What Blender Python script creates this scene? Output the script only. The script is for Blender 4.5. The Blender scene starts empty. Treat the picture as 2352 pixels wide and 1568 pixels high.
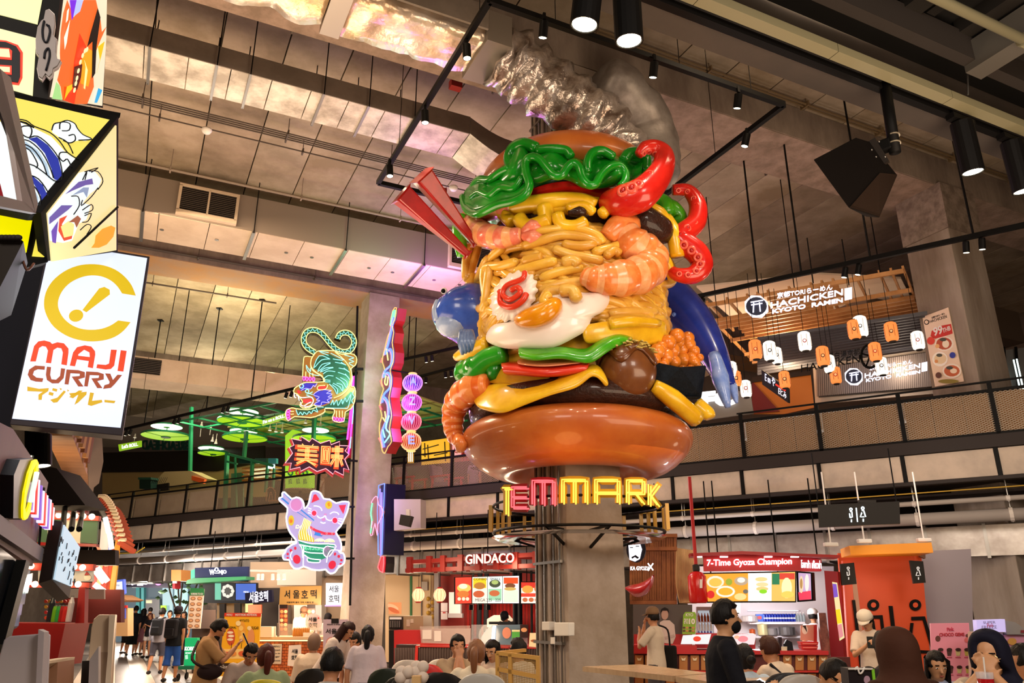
import bpy,math,random
from mathutils import Vector as V,Matrix,noise
RN=random.Random(11)
sc=bpy.context.scene
C=sc.collection
PI=math.pi
# ---------------------------------------------------------------- camera
CX,CY,F,T,CZ=1176.,784.,1781.,math.radians(19.08),1.62
cT,sT=math.cos(T),math.sin(T)
cam=bpy.data.cameras.new('camera');co=bpy.data.objects.new('camera',cam);C.objects.link(co)
cam.sensor_width=36;cam.lens=36*F/2352;cam.clip_start=.05;cam.clip_end=300
co.location=(0,0,CZ);co.rotation_euler=(PI/2+T,0,0);sc.camera=co
sc.view_settings.view_transform='Standard';sc.view_settings.look='None'
sc.view_settings.gamma=1;sc.view_settings.use_curve_mapping=False
sc.view_settings.exposure=0.12
# ---------------------------------------------------------------- world + added fill lights
W=bpy.data.worlds.new('world');sc.world=W;W.use_nodes=True
bg=W.node_tree.nodes['Background'];bg.inputs[0].default_value=(1,.72,.46,1);bg.inputs[1].default_value=.3
def area(name,loc,aim,size,power,col,sy=None):
 l=bpy.data.lights.new(name,'AREA');l.energy=power;l.color=col;l.size=size
 if sy:l.shape='RECTANGLE';l.size_y=sy
 o=bpy.data.objects.new(name,l);C.objects.link(o);o.location=loc
 o.rotation_euler=(V(aim)-V(loc)).to_track_quat('-Z','Y').to_euler();return o
def spot(name,loc,aim,power,col,ang=50,r=.06,blend=1):
 l=bpy.data.lights.new(name,'SPOT');l.energy=power;l.color=col;l.spot_size=math.radians(ang)
 l.spot_blend=blend;l.shadow_soft_size=r
 o=bpy.data.objects.new(name,l);C.objects.link(o);o.location=loc
 o.rotation_euler=(V(aim)-V(loc)).to_track_quat('-Z','Y').to_euler();return o
def point(name,loc,power,col,r=.15):
 l=bpy.data.lights.new(name,'POINT');l.energy=power;l.color=col;l.shadow_soft_size=r
 o=bpy.data.objects.new(name,l);C.objects.link(o);o.location=loc;return o
WARM=(1,.74,.48);NEUT=(1,.87,.74)
area('hall_fill',(-3,-3,7.4),(0,9,3.5),3.5,430,NEUT)  # unseen area fills added to light the hall and the burger
area('hall_fill',(5,-2,7.4),(2,11,5),3.0,390,NEUT)
area('hall_fill',(-1.5,4.5,9.3),(-1,6,0),2.5,260,WARM)
area('hall_fill',(4.5,7,9.2),(4.5,9,0),2.5,240,WARM)
area('hall_fill',(-7,13,9.3),(-6,15,0),2.5,620,WARM)
area('bounce_fill',(-5.5,11,3.6),(-5.5,11.5,12),6.5,660,(1,.73,.47))  # unseen upward areas added in place of light bounced off the floor
area('bounce_fill',(6,5,3.1),(5.5,7,12),5.5,560,(1,.73,.5))
area('bounce_fill',(-8.6,22,8.6),(-8.4,22.2,12),3,230,(1,.85,.5));point('hall_fill_point',(-7.5,19.8,4.6),120,(1,.84,.7),.3);point('hall_fill_point',(1.5,14.5,4.0),60,(1,.84,.7),.3);point('hall_fill_point',(6.5,11.8,4.0),60,(1,.84,.7),.3)  # added fills: one lifts the back bay, the points brighten fascia and column
# ---------------------------------------------------------------- projection helpers (photo pixel -> ray in the hall)
def ray(x,y):
 x=x-CX;y=CY-y
 return V((x,F*cT-y*sT,F*sT+y*cT))
EYE=V((0,0,CZ))
def atY(x,y,Y):r=ray(x,y);return EYE+r*(Y/r.y)
def atZ(x,y,z):r=ray(x,y);return EYE+r*((z-CZ)/r.z)
AZ=math.radians(64.3)
U=V((math.sin(AZ),math.cos(AZ),0));Vv=V((-math.cos(AZ),math.sin(AZ),0));Z=V((0,0,1))
O=V((.92,11,0))
def G(a,b,z):return O+U*a+Vv*b+Z*z
BC=V((.92,11,0))
def cyl(x,y,R,c=BC):
 r=ray(x,y);a=r.x**2+r.y**2;b=-2*(r.x*c.x+r.y*c.y);k=c.x**2+c.y**2-R*R
 D=b*b-4*a*k
 t=(-b-math.sqrt(D))/2/a if D>0 else-b/2/a
 return EYE+r*t
class Bd:
 """vertical (or tilted) plane through a photo point at depth Y, facing azimuth az (180 = towards the camera)"""
 def __init__(s,x,y,Y,az=180,tilt=0):
  s.p=atY(x,y,Y);a=math.radians(az);t=math.radians(tilt)
  s.n=V((math.sin(a)*math.cos(t),math.cos(a)*math.cos(t),math.sin(t)))
  s.r=V((-math.cos(a),math.sin(a),0));s.up=s.n.cross(s.r);
  if s.up.z<0:s.up.negate()
 def m(s,x,y,d=0):
  r=ray(x,y);k=(s.p-EYE).dot(s.n)/r.dot(s.n);return EYE+r*k+s.n*d
 def loc(s):return s.p.copy()
 # ---------------------------------------------------------------- mesh builder
class MB:
 def __init__(s):s.v=[];s.f=[];s.mi=[];s.cur=0
 def add(s,vs,fs):
  o=len(s.v);s.v+=[V(q)for q in vs]
  for f in fs:s.f.append([i+o for i in f]);s.mi.append(s.cur)
  return s
 def box(s,c,sx,sy,sz,ax=None):
  ax=ax or(V((1,0,0)),V((0,1,0)),Z);c=V(c)
  vs=[c+ax[0]*(i*sx/2)+ax[1]*(j*sy/2)+ax[2]*(k*sz/2)for k in(-1,1)for j in(-1,1)for i in(-1,1)]
  return s.add(vs,[(0,2,3,1),(4,5,7,6),(0,1,5,4),(2,6,7,3),(0,4,6,2),(1,3,7,5)])
 def gbox(s,a0,a1,b0,b1,z0,z1):
  return s.box(G((a0+a1)/2,(b0+b1)/2,(z0+z1)/2),abs(a1-a0),abs(b1-b0),abs(z1-z0),(U,Vv,Z))
 def beam(s,p,q,w,h=None,up=Z):
  p,q=V(p),V(q);d=(q-p);L=d.length;d.normalize();h=h or w
  x=d.cross(up)
  if x.length<1e-4:x=d.cross(V((1,0,0)))
  x.normalize();y=x.cross(d)
  return s.box((p+q)/2,L,w,h,(d,x,y))
 def tube(s,pts,r,n=8,closed=False,cap=True,flat=None):
  pts=[V(p)for p in pts];N=len(pts);rr=r if isinstance(r,(list,tuple))else[r]*N
  o=len(s.v);pn=None
  for i,p in enumerate(pts):
   a=pts[i-1]if(i or closed)else pts[i];b=pts[(i+1)%N]if(i<N-1 or closed)else pts[i]
   d=(b-a)
   if d.length<1e-9:d=V((0,0,1))
   d.normalize()
   if pn is None:
    q=Z if abs(d.z)<.9 else V((1,0,0));pn=d.cross(q).normalized()
   pn=(pn-d*pn.dot(d))
   if pn.length<1e-6:pn=d.cross(V((.3,.5,.8)))
   pn.normalize();bn=d.cross(pn)
   for k in range(n):
    t=2*PI*k/n;s.v.append(p+(pn*math.cos(t)+bn*math.sin(t))*rr[i])
  M=N if closed else N-1
  for i in range(M):
   for k in range(n):
    a=o+i*n+k;b=o+i*n+(k+1)%n;c=o+((i+1)%N)*n
    s.f.append([a,b,c+(k+1)%n,c+k]);s.mi.append(s.cur)
  if cap and not closed:
   s.f.append([o+k for k in range(n)][::-1]);s.mi.append(s.cur)
   s.f.append([o+(N-1)*n+k for k in range(n)]);s.mi.append(s.cur)
  return s
 def prism(s,poly,vec):
  n=len(poly);vec=V(vec)
  vs=[V(p)for p in poly]+[V(p)+vec for p in poly]
  nn=V((0,0,0))
  for i in range(n):nn+=vs[i].cross(vs[(i+1)%n])
  fl=nn.dot(vec)>0
  fs=[list(range(n))[::-1]if fl else list(range(n)),list(range(n,2*n))if fl else list(range(n,2*n))[::-1]]
  for i in range(n):
   j=(i+1)%n;fs.append([i,j,n+j,n+i]if fl else[j,i,n+i,n+j])
  return s.add(vs,fs)
 def lathe(s,prof,c,n=24,ax=None,cap=True):
  ax=ax or(V((1,0,0)),V((0,1,0)),Z);c=V(c);o=len(s.v);m=len(prof)
  for i in range(n):
   t=2*PI*i/n
   for r,h in prof:s.v.append(c+(ax[0]*math.cos(t)+ax[1]*math.sin(t))*r+ax[2]*h)
  for i in range(n):
   for k in range(m-1):
    a=o+i*m+k;b=o+((i+1)%n)*m+k;s.f.append([a,b,b+1,a+1]);s.mi.append(s.cur)
  if cap:
   for k,fl in((0,1),(m-1,0)):
    if prof[k][0]>1e-4:
     f=[o+i*m+k for i in range(n)];s.f.append(f[::-1]if fl else f);s.mi.append(s.cur)
  return s
 def ball(s,c,r,sx=1,sy=1,sz=1,n=12,m=8,ax=None):
  ax=ax or(V((1,0,0)),V((0,1,0)),Z);c=V(c);o=len(s.v)
  s.v.append(c-ax[2]*r*sz)
  for j in range(1,m):
   a=-PI/2+PI*j/m
   for i in range(n):
    t=2*PI*i/n;s.v.append(c+ax[0]*(r*sx*math.cos(a)*math.cos(t))+ax[1]*(r*sy*math.cos(a)*math.sin(t))+ax[2]*(r*sz*math.sin(a)))
  s.v.append(c+ax[2]*r*sz);e=len(s.v)-1
  fs=[]
  for i in range(n):fs.append([o,o+1+(i+1)%n,o+1+i]);fs.append([e,e-n+i,e-n+(i+1)%n])
  for j in range(m-2):
   for i in range(n):
    a=o+1+j*n+i;b=o+1+j*n+(i+1)%n;fs.append([a,b,b+n,a+n])
  s.f+=fs;s.mi+=[s.cur]*len(fs);return s
 def grid(s,rows,closed=False):
  m=len(rows[0]);o=len(s.v)
  for r in rows:s.v+=[V(q)for q in r]
  K=m if closed else m-1
  for i in range(len(rows)-1):
   for k in range(K):
    a=o+i*m+k;b=o+i*m+(k+1)%m;s.f.append([a,b,b+m,a+m]);s.mi.append(s.cur)
  return s
WL={}
def wloc(o):return WL.get(o.name,V((0,0,0)))
def mesh(name,mb,base):
 me=bpy.data.meshes.new(name);me.from_pydata([tuple(q-base)for q in mb.v],[],mb.f);me.update();return me
def ob(name,mb,m,par=None,smooth=False,label=None,cat=None,group=None,kind=None,sub=0,sol=0,loc=None,bev=0):
 if par is not None:base=wloc(par)
 elif loc is not None:base=V(loc)
 else:
  n=len(mb.v);base=V((sum(q.x for q in mb.v)/n,sum(q.y for q in mb.v)/n,min(q.z for q in mb.v)))
 me=mesh(name,mb,base)
 for q in(m if isinstance(m,(list,tuple))else[m]):me.materials.append(q)
 if isinstance(m,(list,tuple)):me.polygons.foreach_set('material_index',mb.mi)
 if smooth:me.polygons.foreach_set('use_smooth',[True]*len(me.polygons))
 o=bpy.data.objects.new(name,me);C.objects.link(o)
 if par is not None:o.parent=par;o.location=(0,0,0)
 else:o.location=base
 WL[o.name]=base.copy()
 tag(o,label,cat,group,kind)
 if bev:b=o.modifiers.new('b','BEVEL');b.width=bev;b.segments=2;b.limit_method='ANGLE'
 if sol:b=o.modifiers.new('s','SOLIDIFY');b.thickness=sol;b.offset=0
 if sub:b=o.modifiers.new('d','SUBSURF');b.levels=sub;b.render_levels=sub
 return o
def tag(o,label=None,cat=None,group=None,kind=None):
 for k,q in(('label',label),('category',cat),('group',group),('kind',kind)):
  if q:o[k]=q
def thing(name,label,cat,loc,group=None,kind=None):
 o=bpy.data.objects.new(name,None);C.objects.link(o);o.location=loc;o.empty_display_size=.2
 WL[o.name]=V(loc);tag(o,label,cat,group,kind);return o
def clone(o,off,label=None,group=None,rot=0):
 def rec(q,par):
  c=q.copy();C.objects.link(c)
  if par is None:
   c.location=q.location+V(off);c.rotation_euler=(0,0,q.rotation_euler.z+rot)
  else:c.parent=par
  WL[c.name]=wloc(q)+V(off)
  for ch in kids.get(q.name,[]):rec(ch,c)
  return c
 kids={}
 for q in C.objects:
  if q.parent:kids.setdefault(q.parent.name,[]).append(q)
 c=rec(o,None)
 if label:c['label']=label
 if group:c['group']=group
 return c
 # ---------------------------------------------------------------- materials
def lin(h):
 h=h.lstrip('#');c=[int(h[i:i+2],16)/255 for i in(0,2,4)]
 return tuple(((x+.055)/1.055)**2.4 if x>.04045 else x/12.92 for x in c)+(1,)
MC={}
def mat(h,rough=.6,metal=0,em=0,noise_to=None,ns=4,bump=0,bs=60,spec=.5,alpha=1,coat=0,stretch=None,det=4):
 key=(h,rough,metal,em,noise_to,ns,bump,bs,spec,alpha,coat,stretch)
 if key in MC:return MC[key]
 if sum(lin(h)[:3])<.1:spec*=.4
 m=bpy.data.materials.new('paint_'+h.lstrip('#'));m.use_nodes=True;nt=m.node_tree;N=nt.nodes;L=nt.links
 b=N['Principled BSDF'];b.inputs['Base Color'].default_value=lin(h);b.inputs['Roughness'].default_value=rough
 b.inputs['Metallic'].default_value=metal;b.inputs['Specular IOR Level'].default_value=spec
 if coat:b.inputs['Coat Weight'].default_value=coat;b.inputs['Coat Roughness'].default_value=.08
 if alpha<1:b.inputs['Alpha'].default_value=alpha
 if em:
  b.inputs['Base Color'].default_value=tuple(x*.3 for x in lin(h)[:3])+(1,)
  b.inputs['Emission Color'].default_value=lin(h);b.inputs['Emission Strength'].default_value=em
  m.cycles.emission_sampling='NONE' if em<50 else 'AUTO'
 if noise_to or bump:
  g=N.new('ShaderNodeNewGeometry');src=g.outputs['Position']
  if stretch:
   mp=N.new('ShaderNodeMapping');mp.inputs['Scale'].default_value=stretch;L.new(src,mp.inputs[0]);src=mp.outputs[0]
 if noise_to:
  n=N.new('ShaderNodeTexNoise');n.inputs['Scale'].default_value=ns;n.inputs['Detail'].default_value=det;n.inputs['Roughness'].default_value=.65
  L.new(src,n.inputs['Vector']);r=N.new('ShaderNodeValToRGB');r.color_ramp.elements[0].position=.38;r.color_ramp.elements[1].position=.64
  r.color_ramp.elements[0].color=lin(h);r.color_ramp.elements[1].color=lin(noise_to)
  L.new(n.outputs[0],r.inputs[0]);L.new(r.outputs[0],b.inputs['Base Color'])
 if bump:
  n=N.new('ShaderNodeTexNoise');n.inputs['Scale'].default_value=bs;n.inputs['Detail'].default_value=3;L.new(src,n.inputs['Vector'])
  bp=N.new('ShaderNodeBump');bp.inputs['Strength'].default_value=bump;bp.inputs['Distance'].default_value=.02
  L.new(n.outputs[0],bp.inputs['Height']);L.new(bp.outputs[0],b.inputs['Normal'])
 MC[key]=m;return m
def glow(h,s=1.0):return mat(h,em=s)
def glass(h='#dfe8e8',a=.25,rough=.05):return mat(h,rough=rough,alpha=a)
BLK=mat('#0d0c0c',rough=.5,spec=.25);DARK=mat('#2a2624',rough=.5);WHITE=mat('#e8e2dc',rough=.5)
STEEL=mat('#8f8c88',rough=.3,metal=.9);CHROME=mat('#b9b9ba',rough=.12,metal=1)
CONC=mat('#8b7b6c',rough=.85,noise_to='#a5968a',ns=1.3,bump=.25,bs=25)
CONC2=mat('#75685d',rough=.85,noise_to='#9d9086',ns=.9,bump=.3,bs=14,det=7)
# ---------------------------------------------------------------- text (built-in font turned into a mesh and fitted to a quad)
TXC={}
def text_mesh(s,bold=0):
 k=(s,bold)
 if k in TXC:return TXC[k]
 cu=bpy.data.curves.new('t','FONT');cu.body=s;cu.resolution_u=3;cu.offset=bold;cu.align_x='LEFT'
 o=bpy.data.objects.new('t',cu);me=bpy.data.meshes.new_from_object(o)
 vs=[q.co.copy()for q in me.vertices];fs=[list(p.vertices)for p in me.polygons]
 bpy.data.objects.remove(o);bpy.data.curves.remove(cu);bpy.data.meshes.remove(me)
 if vs:
  x0=min(q.x for q in vs);x1=max(q.x for q in vs);y0=min(q.y for q in vs);y1=max(q.y for q in vs)
  vs=[((q.x-x0)/(x1-x0 or 1),(q.y-y0)/(y1-y0 or 1))for q in vs]
 TXC[k]=(vs,fs);return TXC[k]
def text(bd,s,quad,m,par,d=.01,ext=.012,name='lettering',bold=0,label=None):
 """quad = photo pixels (left-bottom, right-bottom, right-top, left-top) or (x0,y0,x1,y1)"""
 if len(quad)==4 and not isinstance(quad[0],(tuple,list)):
  x0,y0,x1,y1=quad;quad=[(x0,y1),(x1,y1),(x1,y0),(x0,y0)]
 a,b,c,e=[V((q[0],q[1]))for q in quad]
 vs,fs=text_mesh(s,bold)
 mb=MB();P=[]
 for x,y in vs:
  q=(a*(1-x)+b*x)*(1-y)+(e*(1-x)+c*x)*y;P.append((q.x,q.y))
 n=len(P);edge={}
 for f in fs:
  for i in range(len(f)):
   e2=(f[i],f[(i+1)%len(f)]);edge[e2]=1
 mb.v=[bd.m(x,y,d+ext)for x,y in P]+[bd.m(x,y,d)for x,y in P]
 mb.f=[list(f)for f in fs]
 for(i,j)in edge:
  if(j,i)not in edge:mb.f.append([i,i+n,j+n,j])
 mb.mi=[0]*len(mb.f)
 return ob(name,mb,m,par,label=label)
def poly(bd,pts,m,par=None,d=0,t=.02,name='panel',**k):
 mb=MB().prism([bd.m(x,y,d)for x,y in pts],bd.n*t);return ob(name,mb,m,par,**k)
def rect(bd,x0,y0,x1,y1,m,par=None,d=0,t=.02,name='panel',**k):
 return poly(bd,[(x0,y0),(x1,y0),(x1,y1),(x0,y1)],m,par,d,t,name,**k)
def ell(cx,cy,rx,ry=None,n=20,rot=0,a0=0,a1=360):
 ry=ry or rx;c,s=math.cos(math.radians(rot)),math.sin(math.radians(rot));out=[]
 for i in range(n if a1-a0>=360 else n+1):
  t=math.radians(a0+(a1-a0)*i/n);x,y=rx*math.cos(t),ry*math.sin(t);out.append((cx+x*c-y*s,cy+x*s+y*c))
 return out
def smooth(pts,n=4,closed=False):
 P=[V(p)for p in pts];N=len(P);out=[]
 M=N if closed else N-1
 for i in range(M):
  p0=P[(i-1)%N]if closed else P[max(i-1,0)];p1=P[i];p2=P[(i+1)%N];p3=P[(i+2)%N]if closed else P[min(i+2,N-1)]
  for k in range(n):
   t=k/n;out.append(.5*((2*p1)+(p2-p0)*t+(2*p0-5*p1+4*p2-p3)*t*t+(3*p1-p0-3*p2+p3)*t**3))
 if not closed:out.append(P[-1])
 return out
def neon(bd,strokes,m,par,d=.05,r=.012,sm=3,name='neon_tube',closed=False):
 mb=MB()
 for st in strokes:
  cl=closed
  if isinstance(st,tuple)and st[0]=='c':cl=True;st=st[1]
  pts=smooth([(q[0],q[1],0)for q in st],sm,cl)if sm>1 and len(st)>2 else[V((q[0],q[1],0))for q in st]
  mb.tube([bd.m(q.x,q.y,d)for q in pts],r,n=5,closed=cl)
 return ob(name,mb,m,par,smooth=True)
def post(p,q,r,m,par=None,name='pole',n=8,**k):return ob(name,MB().tube([p,q],r,n),m,par,**k)
# ================================================================ SHELL
def struct(name,mb,m,**k):return ob(name,mb,m,kind='structure',**k)
FL=thing('floor',None,None,(0,0,0),kind='structure')
ob('screed',MB().box((3,24,-.1),70,74,.18),mat('#6b625b',rough=.35,noise_to='#7d736a',ns=2),FL)
sd,sl=mat('#6f6259',rough=.4,noise_to='#82756b',ns=5),mat('#cdb9a4',rough=.38,noise_to='#c6b29c',ns=4)
a=-6.6;k=0
wd=[.3,.42,.2,.28,.36,.5,.24,.3]
while a<4.5:
 w=wd[k%8];ob('floor_strip',MB().gbox(a,a+w-.006,0 if k%2 else .02,46,-.012,.004),sl if k%2 else sd,FL);a+=w;k+=1
 # ceiling planks (each a piece of its own), spanning between the beams
CE=thing('ceiling',None,None,G(0,0,10.8),kind='structure')
cm=[mat('#85745c',rough=.9,noise_to='#ab9a84',ns=.8,bump=.25,bs=9,det=8),mat('#7a6b58',rough=.9,noise_to='#9d8c78',ns=.9,bump=.25,bs=9,det=8),mat('#8a7c68',rough=.9,noise_to='#a89884',ns=1.1,bump=.25,bs=9,det=8)]
for r,(b0,b1)in enumerate(((-10.5,-.45),(-.45,10.5),(10.5,21.8),(21.8,33))):
 a=-15.78;i=0
 while a<21:
  ob('ceiling_plank',MB().gbox(a+.012,a+1.03,b0+.01,b1-.01,10.8,11.0),cm[(i*7+r*3)%3],CE);a+=1.042;i+=1
ob('slab_top',MB().gbox(-45,40,-10.5,60,11.0,11.15),mat('#6d6050',rough=.9),CE)
bm=mat('#6f6055',rough=.9,noise_to='#8f8073',ns=1.6,bump=.35,bs=12,stretch=(1,1,.35),det=8)
bmo=mat('#9a7f66',rough=.85,noise_to='#a97a45',ns=.9,bump=.2,bs=12,det=8)
struct('ceiling_beam',MB().gbox(-15,22,-.45,.8,10.1,10.8),bm)
ob('soffit',MB().gbox(-15,22,-.43,.78,10.085,10.1),mat('#7d6a5c',rough=.9,noise_to='#9c8577',ns=3.5,bump=.3,bs=14,det=9),bpy.data.objects['ceiling_beam'])
q=struct('ceiling_beam',MB().gbox(-15,22,10.5,11.8,10.1,10.8),bm)
ob('soffit',MB().gbox(-15,22,10.52,11.78,10.085,10.1),bmo,q)
struct('ceiling_beam',MB().gbox(-15,22,21.4,22.6,10.1,10.8),bm)
def column(a,b,w=.44,z0=0,z1=10.1,m=None,name='concrete_column',label=''):
 t=thing(name,label,'column',G(a,b,0),kind='structure')
 ob('shaft',MB().gbox(a-w,a+w,b-w,b+w,z0,z1),m or CONC,t,bev=.015)
 return t
col0=column(0,0,label='concrete column carrying the giant burger sculpture')
colL=column(0,10.9,label='concrete column with the neon tiger and cat signs')
cr=mat('#7a6a5c',rough=.9,noise_to='#97897d',ns=1.2,bump=.4,bs=8,stretch=(1.6,1.6,.25),det=8)
colR=column(9.2,0,.5,m=cr,label='rough concrete column on the right beside the ramen menu banner')
ob('capital',MB().gbox(8.66,9.74,-.54,.54,9.05,10.1),mat('#6b5c50',rough=.9,noise_to='#8d7d70',ns=5,bump=.4),colR)
# conduits on the central column, left face and front face
cd=thing('conduit_run','vertical steel conduits strapped to the central column','pipe',G(-.5,.1,0))
for i,(b,r,mm)in enumerate(((.36,.02,STEEL),(.25,.028,CONC),(.12,.02,STEEL),(-.02,.03,CONC),(-.14,.016,STEEL),(-.3,.016,STEEL))):
 post(G(-.47,b,.1),G(-.47,b,10.1),r,mm,cd,'conduit')
for z in(1.2,2.2,3.05,9.2,9.7):
 ob('clamp_bar',MB().gbox(-.5,-.455,-.36,.42,z,z+.035),STEEL,cd)
post(G(-.47,-.4,8.4),G(-.47,-.4,10.1),.022,mat('#c79a2c',rough=.5),cd,'yellow_conduit')
sb=thing('switch_box','white switch boxes with a pull handle on the central column','switch',G(-.47,-.1,1.3))
sbd=Bd(1275,1440,10.55,244.3)
for(x0,y0,x1,y1)in((1252,1427,1269,1447),):
 rect(sbd,x0,y0,x1,y1,mat('#cfc9c2'),sb,-.05,.1,'box',bev=.008)
rect(sbd,1279,1429,1312,1460,mat('#d6d1ca'),sb,-.05,.09,'cover',bev=.01)
fb=Bd(1268,1470,10.5,244.3)
rect(fb,1266,1463,1275,1478,mat('#d8d2ca'),None,0,.01,'notice',label='small white notice stuck low on the central column',cat='notice')
# outer walls and far enclosure
wl=mat('#6a5a4d',rough=.9,noise_to='#7d6d60',ns=1)
struct('wall_back',MB().box((0,47,5.5),74,.3,11),mat('#4b3f36',rough=.9))
struct('wall_block',MB().box((-4.5,4.2,3.1),1.6,2.2,6.2),mat('#2a2422',rough=.8))
struct('wall_left',MB().box((-26,24,5.5),.3,50,11),wl)
struct('wall_right',MB().box((20,20,5.5),.3,54,11),wl)
# ---------------------------------------------------------------- mezzanine
MK=1.0265
mz=lambda z:CZ+(z-CZ)*MK
M0=atZ(240,1136,5.5);M1=atZ(2352,864,5.5);MD=(M1-M0).normalized();MN=V((MD.y,-MD.x,0))
M0=V((M0.x,M0.y,0))
def MP(s,off,z):return M0+MD*(s*MK)+MN*off+Z*z # s along the edge, off towards the hall, z up
def mbox(mb,s0,s1,o0,o1,z0,z1):
 return mb.box(MP((s0+s1)/2,(o0+o1)/2,(z0+z1)/2),abs(s1-s0)*MK,abs(o1-o0),abs(z1-z0),(MD,MN,Z))
MZF=mz(4.4);MZB=mz(3.73)
mzs=thing('mezzanine_deck',None,None,MP(13,0,MZB),kind='structure')
ob('slab',mbox(MB(),-6,33,-13.5,-.12,MZB+.05,MZF),mat('#57493f',rough=.9,noise_to='#6b5b4f',ns=1),mzs)
post_s=[-4.12,-2.67,-1.2,.28,1.7,3.1,4.56,6.05,7.5,8.94,10.4,11.9,13.47,15.01,16.45,17.9,19.35,20.8,22.25,23.72,25.16,26.61,28.05,29.5]
fp=mat('#bfae9e',rough=.8,noise_to='#a89a8d',ns=1.5,bump=.1,bs=40)
for i in range(len(post_s)-1):
 s0,s1=post_s[i]-.1,post_s[i+1]-.1
 if i<3:s1=min(s1,30)
 ob('fascia_panel',mbox(MB(),s0+.035,s1-.035,-.12,-.03,MZB+.04,MZF-.17),fp,mzs,bev=.006)
 ob('joint_strip',mbox(MB(),s0-.03,s0+.03,-.12,.0,MZB,MZF-.1),BLK,mzs)
ob('edge_beam',mbox(MB(),-6,33,-.12,.04,MZF-.16,MZF+.06),mat('#2b2422',rough=.6),mzs)
ob('edge_beam',mbox(MB(),-6,33,-.14,.02,MZB-.03,MZB+.03),mat('#2b2422',rough=.6),mzs)
rl=thing('balcony_railing','long black steel railing with expanded mesh along the upper floor','railing',MP(13,0,MZF))
for s in post_s:
 ob('post',mbox(MB(),s-.035,s+.035,-.03,.03,MZF,mz(5.39)),BLK,rl)
for i in range(len(post_s)-1):
 s0,s1=post_s[i],post_s[i+1]
 ob('top_rail',mbox(MB(),s0,s1,-.02,.02,mz(5.37),mz(5.4)),BLK,rl)
 ob('mid_rail',mbox(MB(),s0,s1,-.025,.025,mz(5.2),mz(5.25)),BLK,rl)
ob('bottom_rail',mbox(MB(),-5,31,-.03,.03,mz(4.44),mz(4.5)),BLK,rl)
# expanded metal: real diamond strands, one mesh
mm=MB();z0,z1=mz(4.47),mz(5.21);P=.075;hh=(z1-z0)
def strand(p,q,w=.006):
 a=MN*w;b=(q-p).normalized().cross(MN).normalized()*w
 mm.add([p+b,q+b,q-b,p-b],[(0,1,2,3)])
hs=hh*1.9/MK
s=-.2
while s<27.8:
 strand(MP(s,0,z0),MP(s+hs,0,z1));strand(MP(s+hs,.001,z0),MP(s,.001,z1));s+=P
ob('expanded_mesh',mm,mat('#8b7a66',rough=.5,metal=.3),rl,kind='stuff')
# perforated backing panels seen behind the right-hand mesh (tan infill)
inf=mat('#9c6c3c',rough=.8,noise_to='#8a5c30',ns=1.2)
for i in(17,18,19,20,21):
 ob('infill_panel',mbox(MB(),post_s[i]+.06,post_s[i+1]-(.35 if i==21 else .06),-.09,-.075,mz(4.52),mz(5.2)),inf,rl)
 for k in range(2):
  s_=post_s[i]+.5*(k+1);ob('panel_seam',mbox(MB(),s_,s_+.008,-.075,-.07,mz(4.52),mz(5.2)),DARK,rl)
inw=mat('#cbb6a0',rough=.85,noise_to='#bba58f',ns=2)
for i in(3,4,5,6):
 ob('infill_panel',mbox(MB(),post_s[i]+.05,post_s[i+1]-.05,-.12,-.1,mz(4.5),mz(5.15)),inw,rl)
 # pipes and ducts under the mezzanine edge
up=[('sprinkler_pipe',.045,-.35,mz(3.42),mat('#b6aca4',rough=.45),'thin grey painted pipe hung under the upper floor edge'),
 ('drain_pipe',.11,-.5,mz(3.16),mat('#aaa09a',rough=.5),'thick grey drain pipe hung under the upper floor edge')]
for nm,r,o_,z,m_,lb in up:
 t=thing(nm,lb,'pipe',MP(13,o_,z))
 s=-1.5 if r>.1 else-3
 ob('pipe',MB().tube([MP(s,o_,z),MP(31,o_,z)],r,12),m_,t,smooth=True)
 if r>.1:ob('elbow',MB().tube(smooth([MP(-1.4,o_,z),MP(-1.75,o_,z-.05),MP(-1.85,o_,z-.4)],4),r,12),m_,t,smooth=True)
 for k in range(22):
  s=-1+k*1.45;ob('hanger',MB().tube([MP(s,o_,z-r-.02),MP(s,o_,MZB)],.012,6),STEEL,t)
  ob('clamp',MB().tube([MP(s-.03,o_,z),MP(s+.03,o_,z)],r*1.15,12),mat('#cfc6be'),t)
yp=thing('gas_pipe','thin yellow pipe running beneath the upper floor edge','pipe',MP(20,-.2,mz(3.6)))
ob('pipe',MB().tube([MP(10,-.25,mz(3.52)),MP(31,-.25,mz(3.62))],.011,8),mat('#c9a03a',rough=.5),yp)
ob('pipe',MB().tube([MP(-3,-.25,mz(3.42)),MP(2,-.25,mz(3.4)),MP(2.4,-.25,mz(3.55))],.02,8),mat('#d9b63a',rough=.5),yp)
gal=mat('#b3aca6',rough=.32,metal=.75,noise_to='#938a84',ns=1.6,bump=.15,bs=5)
dt=thing('ventilation_duct','galvanised rectangular duct below the upper floor with standing seams','duct',MP(14,-1.6,mz(2.4)))
s=-.9;k=0
while s<31:
 L_=.95 if k%3 else .8
 ob('duct_section',mbox(MB(),s,s+L_-.02,-2.2,-1.0,mz(2.52),mz(3.05)),gal,dt)
 ob('flange',mbox(MB(),s+L_-.035,s+L_+.02,-2.23,-.97,mz(2.48),mz(3.09)),STEEL,dt)
 s+=L_;k+=1
ob('elbow',MB().tube(smooth([MP(-.9,-1.6,mz(2.8)),MP(-1.3,-1.6,mz(2.75)),MP(-1.5,-1.6,mz(2.3))],5),.27,14),gal,dt,smooth=True)
# dark sheet standing in for the ceiling void under the slab
struct('void_sheet',mbox(MB(),-6,33,-13.5,-.6,mz(3.56),mz(3.6)),mat('#2c2522',rough=.9))
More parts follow.
